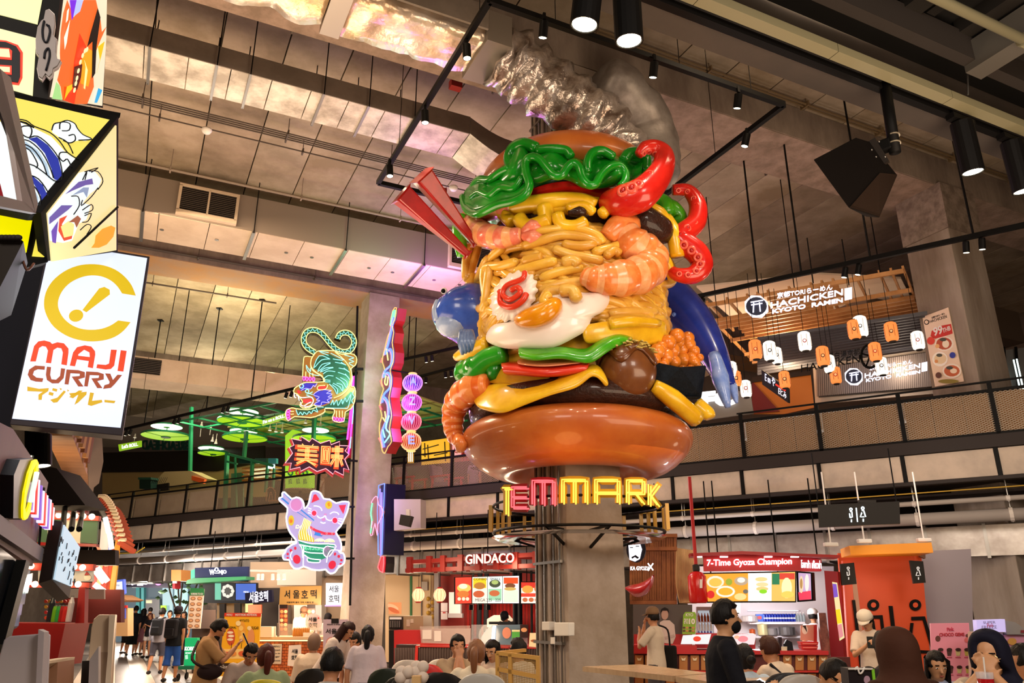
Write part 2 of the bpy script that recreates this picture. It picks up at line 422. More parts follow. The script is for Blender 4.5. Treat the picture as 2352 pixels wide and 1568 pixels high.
# ================================================================ CEILING SERVICES
def duct(name,label,a0,a1,b0,b1,z0,z1,ms,mb_,seams,hang=None,brk=None):
 t=thing(name,label,'duct',G((a0+a1)/2,(b0+b1)/2,z1))
 ss=sorted(seams);prev=a0
 for s in ss+[a1]:
  if s-prev>.05:
   q=ob('duct_section',MB().gbox(prev,s-.015,b0,b1,z0,z1),mb_,t)
  prev=s
 return t
sidem=mat('#695e53',rough=.75,noise_to='#776b60',ns=2)  # darker tone, the shade on the duct's near side put into colour
foilb=mat('#ded4c6',rough=.38,metal=.4,noise_to='#a3988a',ns=2.2,bump=.2,bs=4)
# galvanised duct (middle)
md=duct('rectangular_duct','long galvanised duct with seams running left to right below the plank ceiling',-12,-1.15,1.46,2.3,9.6,9.93,None,foilb,[-12+.62*i for i in range(1,18)])
ob('shaded_duct_side',MB().gbox(-12,-1.15,1.44,1.458,9.6,9.95),sidem,md)  # thin darker face, shade of the near side painted on
for a in(-6.35,-5.4,-4.9,-3.75,-3.0,-2.2):
 ob('hanger_bracket',MB().gbox(a-.02,a+.02,1.38,2.36,9.55,9.595),STEEL,md)
 ob('hanger_rod',MB().tube([G(a,1.38,9.55),G(a,1.38,10.8)],.01,5),BLK,md)
 ob('hanger_rod',MB().tube([G(a,2.34,9.55),G(a,2.34,10.8)],.01,5),BLK,md)
bend=MB();rows=[]
for i in range(13):
 t=i/12;zc=9.6-.22*math.sin(t*PI)*1.0;rows.append([G(-1.15+1.6*t,1.44,9.93-.25*math.sin(t*PI)),G(-1.15+1.6*t,1.44,9.6-.3*math.sin(t*PI)),G(-1.15+1.6*t,2.3,9.6-.3*math.sin(t*PI)),G(-1.15+1.6*t,2.3,9.93-.25*math.sin(t*PI))])
bend.grid(rows,closed=True);ob('duct_bend',bend,foilb,md)
ob('bend_side',MB().grid([[r[0]-Vv*.01,r[1]-Vv*.01]for r in rows]),sidem,md)  # same painted shade carried along the bend
# white painted duct (lower left) with grilles
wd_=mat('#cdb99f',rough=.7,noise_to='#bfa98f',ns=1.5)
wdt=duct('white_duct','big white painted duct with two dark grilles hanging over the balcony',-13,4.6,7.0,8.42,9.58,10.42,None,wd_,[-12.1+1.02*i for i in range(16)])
ob('shaded_duct_side',MB().gbox(-13,4.6,6.975,6.997,9.59,10.43),mat('#85776a',rough=.85),wdt)  # grey face puts the white duct's shaded side into colour
for a in(-6.3,-4.05,-1.98,-.05,1.9):
 ob('hanger_bracket',MB().gbox(a-.035,a+.035,6.94,8.5,9.53,9.575),STEEL,wdt)
 for b in(6.94,8.48):ob('hanger_rod',MB().tube([G(a,b,9.53),G(a,b,10.8)],.011,5),BLK,wdt)
for a in(-5.9,-4.75,-3.2,-2.6,-1.2,-.6,.5,1.2):
 ob('round_cap',MB().lathe([(.0,-.012),(.045,-.012),(.045,0)],G(a,7.75,9.578),10),STEEL,wdt)
for a0,a1 in((-5.62,-4.5),(.62,1.8)):
 gr=ob('vent_grille',MB().gbox(a0,a1,6.9,6.97,9.72,10.3),BLK,wdt)
 fm=MB()
 for(x0,x1,y0,y1)in((a0-.06,a1+.06,10.28,10.34),(a0-.06,a1+.06,9.62,9.72),(a0-.06,a0,9.7,10.3),(a1,a1+.06,9.7,10.3),((a0+a1)/2-.02,(a0+a1)/2+.02,9.7,10.3)):
  fm.gbox(x0,x1,6.84,6.97,y0,y1)
 ob('grille_frame',fm,wd_,gr)
 lm=MB()
 for i in range(13):lm.gbox(a0,a1,6.865,6.9,9.735+i*.044,9.748+i*.044)
 ob('louvres',lm,mat('#4a4038',rough=.6),gr)
 # second white duct over the balcony, further back
w2=duct('white_duct','smaller white duct with a dark grille above the green canteen',-9,-1.2,14.2,15.4,7.85,8.5,None,wd_,[-8+1.1*i for i in range(9)])
gr=ob('vent_grille',MB().gbox(-6.45,-5.45,14.1,14.19,8.0,8.42),BLK,w2)
lm=MB()
for i in range(8):lm.gbox(-6.45,-5.45,14.06,14.1,8.02+i*.05,8.035+i*.05)
ob('louvres',lm,mat('#4a4038'),gr)
w3=duct('white_duct','wide white painted duct above the ramen shop on the right',4.2,9.5,7.4,8.6,8.3,9.1,None,wd_,[5+.9*i for i in range(5)])
w4=duct('dark_duct','dark duct crossing behind the right-hand column',9.9,16,2.6,3.6,8.6,9.5,None,mat('#5d4d40',rough=.8),[11+1.1*i for i in range(4)])
for a in(-8,-5,-2):ob('hanger_rod',MB().tube([G(a,14.3,8.5),G(a,14.3,10.8)],.015,5),BLK,w2)
for a in(5,8):ob('hanger_rod',MB().tube([G(a,7.6,9.1),G(a,7.6,10.8)],.015,5),BLK,w3)
# conduits along the ceiling
def run(name,label,b,z,n,r=.014,a0=-13,a1=1.5,dz=0,db=.07,m=BLK,clips=()):
 t=thing(name,label,'pipe',G((a0+a1)/2,b,z))
 for i in range(n):ob('conduit',MB().tube([G(a0,b+db*i,z+dz*i),G(a1,b+db*i,z+dz*i)],r,6),m,t)
 for a in clips:ob('clip',MB().gbox(a-.015,a+.015,b-.06,b+db*n,z-.05,z+.05),m,t);ob('clip_rod',MB().tube([G(a,b,z),G(a,b,10.79)],.008,5),m,t)
 return t
DC=mat('#463a31',rough=.6)
run('conduit_run','bundle of four thin conduits below the planks left of the burger',4.15,10.45,4,clips=(-6.5,-3.9,-1.8,.1),m=DC)
run('conduit_run','single conduit with a smoke detector left of the burger',4.75,10.5,1,clips=(-6.2,-3.5),m=DC)
run('sprinkler_pipe','pale sprinkler pipe hung in front of the big white duct',6.3,10.3,1,r=.03,a0=-13,a1=3,m=mat('#8b7c6c'),clips=(-5.9,-3.2,-.9))
run('conduit_run','conduit clipped beside the front beam above the foil duct',.98,10.3,1,r=.022,a0=-12,a1=0,m=DC,clips=(-4.4,-2.4,-.9))
run('conduit_run','conduit clipped behind the front beam right of the burger',.98,10.3,1,r=.022,a0=.8,a1=14,m=DC,clips=(2.2,4,5.4))
run('conduit_run','pair of conduits along the top of the front beam on the right',-.75,10.66,2,r=.02,a0=.2,a1=16,m=mat('#6d5a3e'),clips=(2.5,4.8,6.8,9.0,11))
run('conduit_run','conduits under the back beam on the left',10.38,10.22,3,r=.016,a0=-13,a1=6,m=DC,db=.04,clips=(-5,-2,2))
run('conduit_run','flat bundle of grey conduits behind the red tentacle',5.6,10.2,7,r=.02,a0=2.4,a1=6.2,m=mat('#6d635a'),db=.13,clips=(4.1,))
run('sprinkler_pipe','sprinkler pipe above the back ceiling bay on the left',13.0,10.3,1,r=.025,a0=-9,a1=-2.6,m=mat('#4f4338'),clips=(-8,-6,-4))
run('sprinkler_pipe','short sprinkler branch pipe right of the top tentacle',2.0,9.9,1,r=.018,a0=2.3,a1=3.35,m=mat('#4f4338'),clips=(2.9,3.33))
for a,b,lb in((-5.35,4.75,'round white smoke detector between the two conduit runs'),(-.2,4.7,'small smoke detector just above the red chopsticks')):
 ob('smoke_detector',MB().lathe([(0,-.09),(.07,-.085),(.1,-.03),(.1,0)],G(a,b,10.49),14),WHITE,smooth=True,label=lb,cat='smoke detector')
for a,b,lb in((-1.62,1.0,'red junction box beside the foil duct'),(-.55,4.5,'red junction box on the conduits near the chopsticks'),(1.35,.85,'red junction box on the soffit right of the foil duct')):
 ob('junction_box',MB().gbox(a-.1,a+.1,b-.07,b+.07,10.1,10.25),mat('#8d1c18',rough=.5),label=lb,cat='junction box')
 # foil wrapped duct
fo=mat('#e6dcd4',rough=.32,metal=.6,noise_to='#d8b486',ns=1.1,bump=1.0,bs=7)
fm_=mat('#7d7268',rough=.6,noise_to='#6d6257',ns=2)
fd=thing('foil_duct','crinkled foil-wrapped duct that bends down behind the burger','duct',G(-3,-.5,9.6))
def foil(a0,a1,nm,seed):
 mb=MB();rows=[];n=int((a1-a0)*14)+2
 for i in range(n):
  t=a0+(a1-a0)*i/(n-1);e=.05*math.sin(PI*min(1,(t-a0)/.12))*math.sin(PI*min(1,(a1-t)/.12))if a0<t<a1 else 0
  row=[]
  for k in range(24):
   f=k/24*4;sd_=int(f);w=f-sd_
   b,z=[(-.95+.9*w,9.55),(-.05,9.55+.55*w),(-.05-.9*w,10.1-.03),(-.95,10.1-.55*w)][sd_]
   p=G(t,b,z);q=noise.noise(p*3.1+V((seed,0,0)))*.09+noise.noise(p*8)*.03
   c=G(t,-.5,9.82);dr=(p-c).normalized();p=p+dr*(q-.05+e)
   row.append(p)
  rows.append(row)
 mb.grid(rows,closed=True);mb.f.append(list(range(24)));mb.mi.append(0);mb.f.append(list(range(len(mb.v)-24,len(mb.v)))[::-1]);mb.mi.append(0)
 ob(nm,mb,fo,fd,smooth=True)
foil(-12,-6.6,'foil_wrap',1);foil(-6.5,-4.15,'foil_wrap',2);foil(-3.85,-1.9,'foil_wrap',3);foil(-4.1,-3.9,'foil_wrap',5)
ob('metal_collar',MB().gbox(-4.14,-3.86,-.98,-.02,9.53,10.05),mat('#a39c94',rough=.35,metal=.7),fd)
ob('metal_collar',MB().gbox(-1.9,-1.5,-1.0,-.02,9.5,10.05),mat('#8a8279',rough=.4,metal=.5),fd)
ob('duct_side',MB().gbox(-12,-1.9,-1.04,-1.0,9.66,10.08),fm_,fd)  # darker sheet, the foil duct's shaded side put into colour
pts=smooth([G(-1.5,-.5,9.72),G(-1.1,-.52,9.6),G(-.6,-.62,9.25),G(-.05,-.75,8.85),G(.35,-.8,8.5),G(.5,-.8,8.1)],8)
rr=[.46+.05*math.sin(i*1.35)+.03*noise.noise(p*4)for i,p in enumerate(pts)]
mb=MB().tube(pts,rr,22);mb.v=[p+V((noise.noise(p*5),noise.noise(p*5+V((9,0,0))),noise.noise(p*5+V((0,9,0)))))*.11 for p in mb.v]
ob('flexible_bend',mb,mat('#cfc6c2',rough=.3,metal=.75,noise_to='#7d6c62',ns=3.5,bump=1.0,bs=11),fd,smooth=True)
pts=smooth([G(.1,-.85,9.6),G(.6,-.75,9.4),G(1.0,-.7,9.0),G(1.1,-.7,8.5),G(1.05,-.7,8.2)],6)
mb=MB().tube(pts,[.3,.4,.45,.48]+[.5]*(len(pts)-4),20);mb.v=[p+V((noise.noise(p*4),noise.noise(p*4+V((9,0,0))),noise.noise(p*4+V((0,9,0)))))*.06 for p in mb.v]
ob('insulated_elbow',mb,mat('#8f8884',rough=.45,metal=.45,noise_to='#756c68',ns=3,bump=.6,bs=5),fd,smooth=True)
# ---------------- track lighting square around the burger
tk=thing('lighting_track','black square lighting track hung around the burger sculpture','track light',G(-.3,-.4,8.5))
zt=8.5;A0,A1,B0,B1=-2.62,2.03,-2.7,1.94
for(p,q)in(((A0,B0),(A0,B1)),((A0,B0),(A1,B0)),((A1,B0),(A1,B1)),((A0,B1),(A1,B1))):
 ob('track_bar',MB().beam(G(p[0],p[1],zt),G(q[0],q[1],zt),.07,.075),BLK,tk)
for a,b in((A0,B0+.3),(A0,.8),(A0+.9,B0),(A1-.6,B0),(A1,.9),(A0+2.8,B0),(A1,-1.2)):
 ob('cable',MB().tube([G(a,b,zt),G(a,b,10.8)],.006,5),BLK,tk)
ob('yellow_cable',MB().tube([G(A0,B0+.06,zt+.02),G(A1-2.6,B0+.06,zt+.02)],.018,6),mat('#b98a1f'),tk)
lampg=glow('#fff0cc',14)
def downlight(p,aim,r,h,label,body=BLK,base=None,power=0,ang=50,name='track_spotlight',group=None,light=True):
 p=V(p);d=(V(aim)-p).normalized();x=d.cross(V((.3,.2,1))).normalized();y=d.cross(x)
 t=thing(name,label,'spotlight',p,group)
 ob('lamp_body',MB().lathe([(r*.9,0),(r,.02*h),(r,h),(r*.9,h),(r*.86,h*.93)],p,18,(x,y,d),cap=True),body,t,smooth=False)
 ob('lens',MB().lathe([(0,h*.97),(r*.84,h*.975),(r*.84,h*.985),(0,h*.99)],p,18,(x,y,d)),lampg,t)
 if base is not None:ob('mount',MB().beam(p-d*.02,base,.035),body,t)
 if power:spot('spot_beam',p+d*(h+.02),p+d*4,power,(1,.83,.62),ang,.05)
 return t
for(x,y,aim,n)in((1071,118,(.9,9.6,7.4),'small black spotlight on the left track arm nearest the foil duct'),(976,270,(0,9.9,6.5),'small black spotlight midway along the left track arm'),(895,396,(0,10,5.5),'small black spotlight at the far end of the left track arm')):
 p=atZ(x,y-18,zt-.1);downlight(p-Z*.02,p+(V(aim)-p)*.15+Z*(-3),.055,.2,n,power=65,ang=60,base=p+Z*.1)
for(x,y,n)in((1250,66,'small spotlight on the front track bar left of the big cylinders'),(1503,160,'small spotlight on the front track bar right of the big cylinders'),(1696,233,'small spotlight near the right corner of the front track bar')):
 p=atZ(x,y-20,zt-.1);downlight(p-Z*.02,p+V((-.3,1.2,-3)),.055,.2,n,power=110,ang=70,base=p+Z*.1)
p=atZ(1716,308,zt-.1);downlight(p,p+V((-.5,.4,-2)),.055,.2,'small tilted spotlight on the right track arm',power=60,ang=60,base=p+Z*.1)
# big cylinder downlights, dark channel, roof deck on the near right
db=mat('#3c3530',rough=.8,noise_to='#443b35',ns=1)
bd_=thing('steel_beam','dark grey box beam crossing the upper right corner','beam',G(4,-3.7,8.0),kind='structure')
ob('beam_face',MB().gbox(-9,16,-3.93,-3.6,8.0,8.82),db,bd_)
ob('edge_highlight',MB().gbox(-9,16,-3.945,-3.925,7.985,8.01),mat('#a8978a',rough=.5),bd_)  # pale strip, the highlight along the beam edge put into colour
dk=struct('steel_deck',MB().gbox(-9,16,-12,-3.95,8.75,8.8),mat('#0e0d0c',rough=.9))
for i in range(24):
 a=-8+i;ob('deck_rib',MB().gbox(a,a+.28,-12,-4.7,8.55,8.75),mat('#1d1a17',rough=.9),dk)
 ob('deck_rib',MB().gbox(a+.4,a+.55,-12,-4.75,8.62,8.75),mat('#171412',rough=.9),dk)
for a in(3.2,8.5,-1.6):ob('cross_beam',MB().gbox(a,a+.3,-12,-4.6,8.1,8.5),mat('#4b4741',rough=.7),dk)
ob('edge_channel',MB().gbox(-9,16,-4.75,-4.6,8.2,8.6),mat('#2c2724',rough=.7),dk)
tr=thing('cable_trunking','pale green-grey cable trunking running under the dark deck','trunking',G(4,-4.2,8.0))
for i in range(12):ob('trunking_length',MB().gbox(-9+i*2.05,-9+i*2.05+2.04,-4.32,-4.17,7.94,8.06),mat('#7f7a5f',rough=.55),tr)
for a in(3.5,7.5,-1.5):
 ob('rod',MB().tube([G(a,-4.4,8.0),G(a,-4.5,8.55)],.012,6),STEEL,tr);ob('rod_plate',MB().gbox(a-.08,a+.08,-4.56,-4.44,8.54,8.57),STEEL,tr)
tk2=thing('lighting_track','black track under the dark beam carrying the large cylinder lights','track light',G(3,-4.05,7.9))
ob('track_bar',MB().gbox(-9,16,-4.1,-4.0,7.9,7.99),BLK,tk2)
pp=thing('water_pipe','thick pale pipe in the top right corner under the deck','pipe',G(2,-5.4,8.0))
ob('pipe',MB().tube([G(-6,-5.37,8),G(3.18,-5.37,8),],.06,12),mat('#7b775f',rough=.4),pp,smooth=True)
ob('fitting',MB().tube([G(3.1,-5.37,8),G(3.3,-5.37,8)],.085,12),mat('#7b775f',rough=.4),pp)
ob('pipe',MB().tube([G(3.2,-5.37,8),G(9,-5.37,8.05)],.045,12),mat('#8b8771',rough=.4),pp,smooth=True)
for(x,y,h,r,lb,dx,Yd)in((1342,58,.52,.1,'large black cylinder spotlight tilted left at the top centre',-.35,5.6),(1445,95,.55,.1,'large black cylinder spotlight hanging straight at the top centre',.05,5.6),(2235,396,.42,.095,'large black cylinder spotlight beside the hanging loudspeaker',.28,6.9),(2352,440,.42,.095,'large black cylinder spotlight cut by the right edge',.3,6.9)):
 R0=ray(x,y);e=EYE+R0*((G(0,-4.05,0)-EYE).dot(Vv)/R0.dot(Vv));d=V((dx*.35,.12,-1)).normalized();h=(7.84-e.z)/-d.z;p=e-d*h;r=r*1.5
 t=downlight(p,p+d*3,r,h,lb,power=60,ang=110,name='cylinder_spotlight')
 ob('mount',MB().beam(p-U*.22+Z*.03,p+U*.22+Z*.03,.12,.08),BLK,t)
 # hanging loudspeaker
KS=1.3
def aS(x,y,Y):return atY(x,y,Y*KS)
sp=thing('hanging_loudspeaker','large black hexagonal loudspeaker hanging from a pole at upper right','loudspeaker',aS(2040,200,6.2))
v1=[aS(1868,366,6.0),aS(1966,315,6.2),aS(1998,325,6.45),aS(2061,402,6.5),aS(2020,500,6.1),aS(1950,478,5.85),aS(1985,350,6.75),aS(2052,420,6.75),aS(1990,498,6.6),aS(1900,400,6.6),aS(2020,398,6.05)]
mb=MB();mb.add(v1,[(0,5,10,1),(1,10,3,2),(5,4,10),(4,3,10),(1,2,6,9),(0,1,9),(5,0,9,8),(4,5,8),(3,4,8,7),(2,3,7,6),(6,7,8,9)])
ob('cabinet',mb,mat('#120e0c',rough=.8,spec=.15),sp,bev=.012)
ob('grille',MB().prism([v1[5]*.97+v1[10]*.03+V((0,-.012,0)),v1[4]*.97+v1[10]*.03+V((0,-.012,0)),v1[3]*.97+v1[10]*.03+V((0,-.012,0)),v1[10]+V((0,-.012,0))],V((0,.01,0))),mat('#221812',rough=.85,spec=.15,bump=.4,bs=160),sp)
pA,pB=aS(2040,235,6.4),aS(2056,350,6.4)
ob('pole',MB().tube([V((pA.x,pA.y,8.0)),pB],0.07,14),BLK,sp,smooth=True)
for x,y in((2052,312),(2054,330)):
 c=aS(x,y,6.4);ob('hose_clamp',MB().tube([c+Z*.008,c-Z*.008],.078,14),mat('#b9ad97',rough=.3,metal=.6),sp)
ob('swivel_arm',MB().beam(aS(2048,330,6.4),aS(2008,345,6.5),.12,.16),BLK,sp,bev=.02)
ob('swivel_plate',MB().beam(aS(1998,325,6.45),aS(2030,378,6.4),.05,.14),mat('#26211e',rough=.4),sp)
for x,y in((2019,325),(2002,344),(2012,360),(2033,360)):
 ob('bolt',MB().ball(aS(x,y,6.28),.012),STEEL,sp)
 # long track in front of the ramen shop and above the balcony
def longtrack(label,p,q,sups,lamps,wh=''):
 t=thing('lighting_track',label,'track light',(p+q)/2)
 ob('track_bar',MB().beam(p,q,.06,.08),BLK,t)
 for s in sups:c=p+(q-p)*s;ob('drop_rod',MB().tube([c,V((c.x,c.y,10.8))],.018,6),BLK,t);ob('rod_plate',MB().box((c.x,c.y,10.78),.16,.16,.03),BLK,t)
 for i,(s,dx)in enumerate(lamps):
  c=p+(q-p)*s-Z*.06;d=V((dx,.25,-1)).normalized();tt=thing('track_spotlight',('first','second','third','fourth')[i]+' twin spotlight from the left on the track '+wh,'spotlight',c,'twin spotlights on the long balcony tracks')
  x_=d.cross(V((1,0,0))).normalized();y_=d.cross(x_)
  for o_ in(0,.22):
   c2=c+MD*o_
   ob('lamp_body',MB().lathe([(.045,0),(.05,.02),(.05,.18),(.04,.18)],c2,12,(x_,y_,d)),BLK,tt)
   ob('lens',MB().lathe([(0,.182),(.042,.183),(0,.186)],c2,12,(x_,y_,d)),lampg,tt)
  if s>-1:spot('spot_beam',c+d*.25,c+d*3,45,(1,.85,.66),80,.05)
longtrack('long black lighting track crossing in front of the ramen shop',atY(1560,690,14.6),atY(2360,515,10.5),(.28,.42,.62,.88),((.05,-.3),(.55,-.2),(.86,0)),'before the ramen shop')
longtrack('long black lighting track over the green canteen on the upper floor',atY(225,1000,25.2),atY(830,855,20.9),(.05,.2,.45,.62),((.13,-.4),(.33,-.4),(.52,-.3),(.75,-.3)),'over the green canteen')
longtrack('black lighting track behind the column over the red seats',atY(905,830,22.5),atY(1075,792,20.6),(.2,),((.45,.1),),'over the red seats, upper one')
longtrack('lower black lighting track over the red seats',atY(905,880,24.5),atY(1065,838,22.4),(.3,),((.4,0),(.75,.1)),'over the red seats, lower one')
# ================================================================ BURGER SCULPTURE
bgr=thing('burger_sculpture','giant glossy ramen burger sculpture wrapped around the central concrete column','sculpture',(BC.x,BC.y,3.2))
def gl(h,to=None,ns=3,bump=0,bs=20,r=.28):return mat(h,rough=r,noise_to=to,ns=ns,bump=bump,bs=bs,coat=.35,spec=.4)
BUN=gl('#b4581e','#c46c28',1.5,r=.42);GRN=gl('#0d7a16','#13921c',2,r=.22);GRN2=gl('#3c9a14','#58b41e',2.5,r=.25)
RED=gl('#b80f14','#cf1a18',3,r=.22);TEN=gl('#c01a14','#d52a1c',2.5,r=.22);YEL=gl('#dca513','#efbf22',3,r=.3)
BRN=gl('#3a1f15','#2a1710',8,.8,30,r=.4);EGG=gl('#f1e4d8',None,r=.3);YOLK=gl('#d98508','#e69a10',4,r=.2)
SHO=gl('#e57a34','#ef9550',7,r=.28);SHC=gl('#f2b078','#eb9a60',9,r=.28);SHP=gl('#e58a6c','#dd6a50',8,r=.28)
NOD=[gl('#e0a830','#ecbc48',3,r=.35),gl('#cf9530','#deaa42',3,r=.35),gl('#e6b552','#d9a33c',3,r=.35)]
BLU=gl('#2c47a0','#3a5ab8',3,r=.22);BLD=gl('#1c2c86','#24379a',3,r=.25);BLG=gl('#5a72a8','#8296bd',4,r=.25)
pc=lambda pts,R,d=0:[cyl(x,y,(R if not callable(R)else R(x,y))+d)for x,y in pts]
def lathe(nm,prof,m,n=48,**k):return ob(nm,MB().lathe(prof,(BC.x,BC.y,0),n),m,bgr,smooth=True,**k)
# bottom bun: closed ring profile with an open underside showing the dark inside
lathe('bottom_bun',[(.72,3.6),(.74,3.5),(.95,3.37),(1.2,3.41),(1.42,3.53),(1.59,3.7),(1.67,3.87),(1.62,4.03),(1.42,4.13),(1.1,4.17),(.6,4.17)],BUN,sub=1,label='glossy orange-brown lower bun')
lathe('bun_core',[(.7,3.6),(.7,4.1)],mat('#1c1512',rough=.9),24)
lathe('beef_patty',[(.6,4.12),(1.35,4.1),(1.52,4.18),(1.55,4.3),(1.5,4.42),(1.3,4.5),(.6,4.5)],BRN)
def sheet(nm,rows,m,th=.07,sub=2,sm=3,par=None,**k):
 """rows of (px, py, R) traced on the sculpture surface"""
 rr=[]
 for r in rows:rr.append([cyl(q.x,q.y,q.z/100)for q in smooth([(a,b,c*100)for a,b,c in r],sm)])
 return ob(nm,MB().grid(rr),m,par or bgr,smooth=True,sol=th,sub=sub,**k)
def puff(nm,out,R0,bulge,m,rings=6,sm=3,par=None,p=.5,th=.0,**k):
 pts=[(q.x,q.y)for q in smooth([(a,b,0)for a,b in out],sm,True)]
 cx=sum(q[0]for q in pts)/len(pts);cy=sum(q[1]for q in pts)/len(pts)
 rows=[]
 for i in range(rings+1):
  t=1-i/rings*.98;h=bulge*(1-t*t)**p
  rows.append([cyl(cx+(x-cx)*t,cy+(y-cy)*t,R0+h)for x,y in pts])
 back=[cyl(cx+(x-cx)*1.0,cy+(y-cy)*1.0,R0-.09-th)for x,y in pts]
 mb=MB().grid([back]+rows,closed=True);n=len(pts)
 mb.f.append(list(range(len(mb.v)-n,len(mb.v))));mb.mi.append(0)
 return ob(nm,mb,m,par or bgr,smooth=True,**k)
def trail(nm,pts,r,m,sm=4,n=10,par=None,**k):
 """pts (px,py,R) ; r float or list"""
 P=[cyl(a,b,c)for a,b,c in pts];P2=smooth(P,sm)
 if isinstance(r,(list,tuple)):
  rr=[]
  for i in range(len(P2)):
   t=i/(len(P2)-1)*(len(r)-1);j=min(int(t),len(r)-2);rr.append(r[j]*(1-t+j)+r[j+1]*(t-j))
 else:rr=r;rr=[r*(.55 if i in(0,len(P2)-1)else 1)for i in range(len(P2))]
 return ob(nm,MB().tube(P2,rr,n),m,par or bgr,smooth=True,**k)
 # meltings and layers between lower bun and noodles
sheet('cheese_slice',[[(1085,905,1.5),(1130,880,1.45),(1190,880,1.42),(1260,878,1.4),(1320,850,1.4),(1370,838,1.42),(1392,880,1.45)],
 [(1090,925,1.62),(1130,925,1.66),(1190,915,1.6),(1260,890,1.6),(1320,870,1.62),(1372,848,1.66),(1394,884,1.62)],
 [(1100,938,1.66),(1150,950,1.72),(1200,932,1.66),(1262,908,1.66),(1325,890,1.68),(1362,862,1.7),(1396,888,1.64)]],YEL,label='bright yellow wavy lower cheese slice')
lathe('filling_core',[(1.2,4.4),(1.34,4.6),(1.3,4.9),(1.32,5.2),(1.2,5.4),(.5,5.4)],gl('#c79a22','#b5851c',2))
sheet('omelette_layer',[[(1120,845,1.36),(1180,842,1.36),(1260,852,1.36)],[(1115,880,1.45),(1180,885,1.42),(1270,870,1.42)]],gl('#dca81e','#cf9714',3),th=.05)
def slab(nm,cx,cy,z,r,h,m,n=40,sy=1,ang=0):
 t=math.radians(ang);ax=(V((math.cos(t),0,math.sin(t))),V((0,1,0)),V((-math.sin(t),0,math.cos(t))))
 return ob(nm,MB().lathe([(.01,0),(r*.95,0),(r,h*.2),(r,h*.8),(r*.95,h),(.01,h)],(cx,cy,z),n,ax),m,bgr,smooth=False)
 # lower tomato slice traced as a thick wedge
sheet('tomato_slice',[[(1150,832,1.2),(1200,826,1.2),(1270,828,1.2),(1355,828,1.2)],[(1150,834,1.68),(1200,843,1.7),(1270,848,1.7),(1356,832,1.66)],
 [(1154,860,1.69),(1200,864,1.71),(1270,868,1.71),(1347,856,1.66)],[(1170,860,1.2),(1200,862,1.2),(1270,864,1.2),(1335,856,1.2)]],gl('#cf2c18','#de3c22',3),th=.02,sub=1)
sheet('tomato_flesh',[[(1188,823,1.35),(1250,824,1.3),(1340,828,1.3)],[(1185,836,1.68),(1250,843,1.69),(1345,832,1.67)]],gl('#e58a5c','#dd7a50',5),th=.02,sub=1)
# lower lettuce: front ribbon and folded left lobes
sheet('lettuce_leaf',[[(1190,796,1.4),(1230,800,1.42),(1290,796,1.42),(1345,802,1.42),(1380,780,1.44),(1420,768,1.44),(1452,776,1.42)],
 [(1190,808,1.66),(1230,818,1.7),(1290,810,1.66),(1345,816,1.7),(1382,793,1.7),(1420,776,1.68),(1452,784,1.62)],
 [(1194,822,1.6),(1230,828,1.62),(1290,824,1.6),(1352,836,1.66),(1392,812,1.66),(1420,795,1.6),(1452,800,1.54)]],GRN2,label='light green lower lettuce ribbon')
trail('lettuce_fold',[(1160,812,1.4),(1120,825,1.5),(1090,850,1.6),(1082,838,1.65),(1098,832,1.6)],[.13,.16,.17,.12,.08],gl('#1d8a16','#2ea11c',2))
trail('lettuce_fold',[(1090,835,1.5),(1066,850,1.55),(1060,870,1.5)],[.14,.15,.1],gl('#1d8a16','#2ea11c',2))
trail('lettuce_fold',[(1110,838,1.38),(1140,850,1.4),(1120,868,1.4)],[.12,.14,.08],gl('#11700f','#1d8a16',2))
# noodle core and noodles
core=[(.5,4.9),(1.22,5.05),(1.36,5.5),(1.33,6.0),(1.26,6.4),(1.2,6.75),(.5,6.95)]
lathe('noodle_core',core,gl('#b07d22','#9c6c1a',4,.5,20))
def coreR(z):
 for(r0,z0),(r1,z1)in zip(core[1:-1],core[2:]):
  if z0<=z<=z1:return r0+(r1-r0)*(z-z0)/(z1-z0)
 return 1.22
nseed=random.Random(5)
for i in range(150):
 ph0=-PI/2+nseed.uniform(-1.9,2.0);z0=nseed.uniform(5.15,6.85);L_=nseed.uniform(.7,1.5)
 sl=.22*math.sin(z0*2.3+ph0*2)+nseed.uniform(-.12,.12)-(.55 if ph0<-2.6 else 0)+(.35 if ph0>-.2 else 0);w=nseed.uniform(-.12,.12);r=nseed.uniform(.05,.068)
 pts=[]
 for k in range(9):
  t=k/8;ph=ph0+(t-.5)*L_;z=min(6.95,max(4.98,z0+sl*(t-.5)*L_*2+w*math.sin(t*PI)*1.5))
  R=coreR(z)+.02+.07*nseed.random()*(1 if 0<k<8 else 0)
  pts.append(V((BC.x+R*math.cos(ph),BC.y+R*math.sin(ph),z)))
 P2=smooth(pts,2);ob('noodle',MB().tube(P2,[r*(.5 if j in(0,len(P2)-1)else 1)for j in range(len(P2))],8),NOD[i%3],bgr,smooth=True)
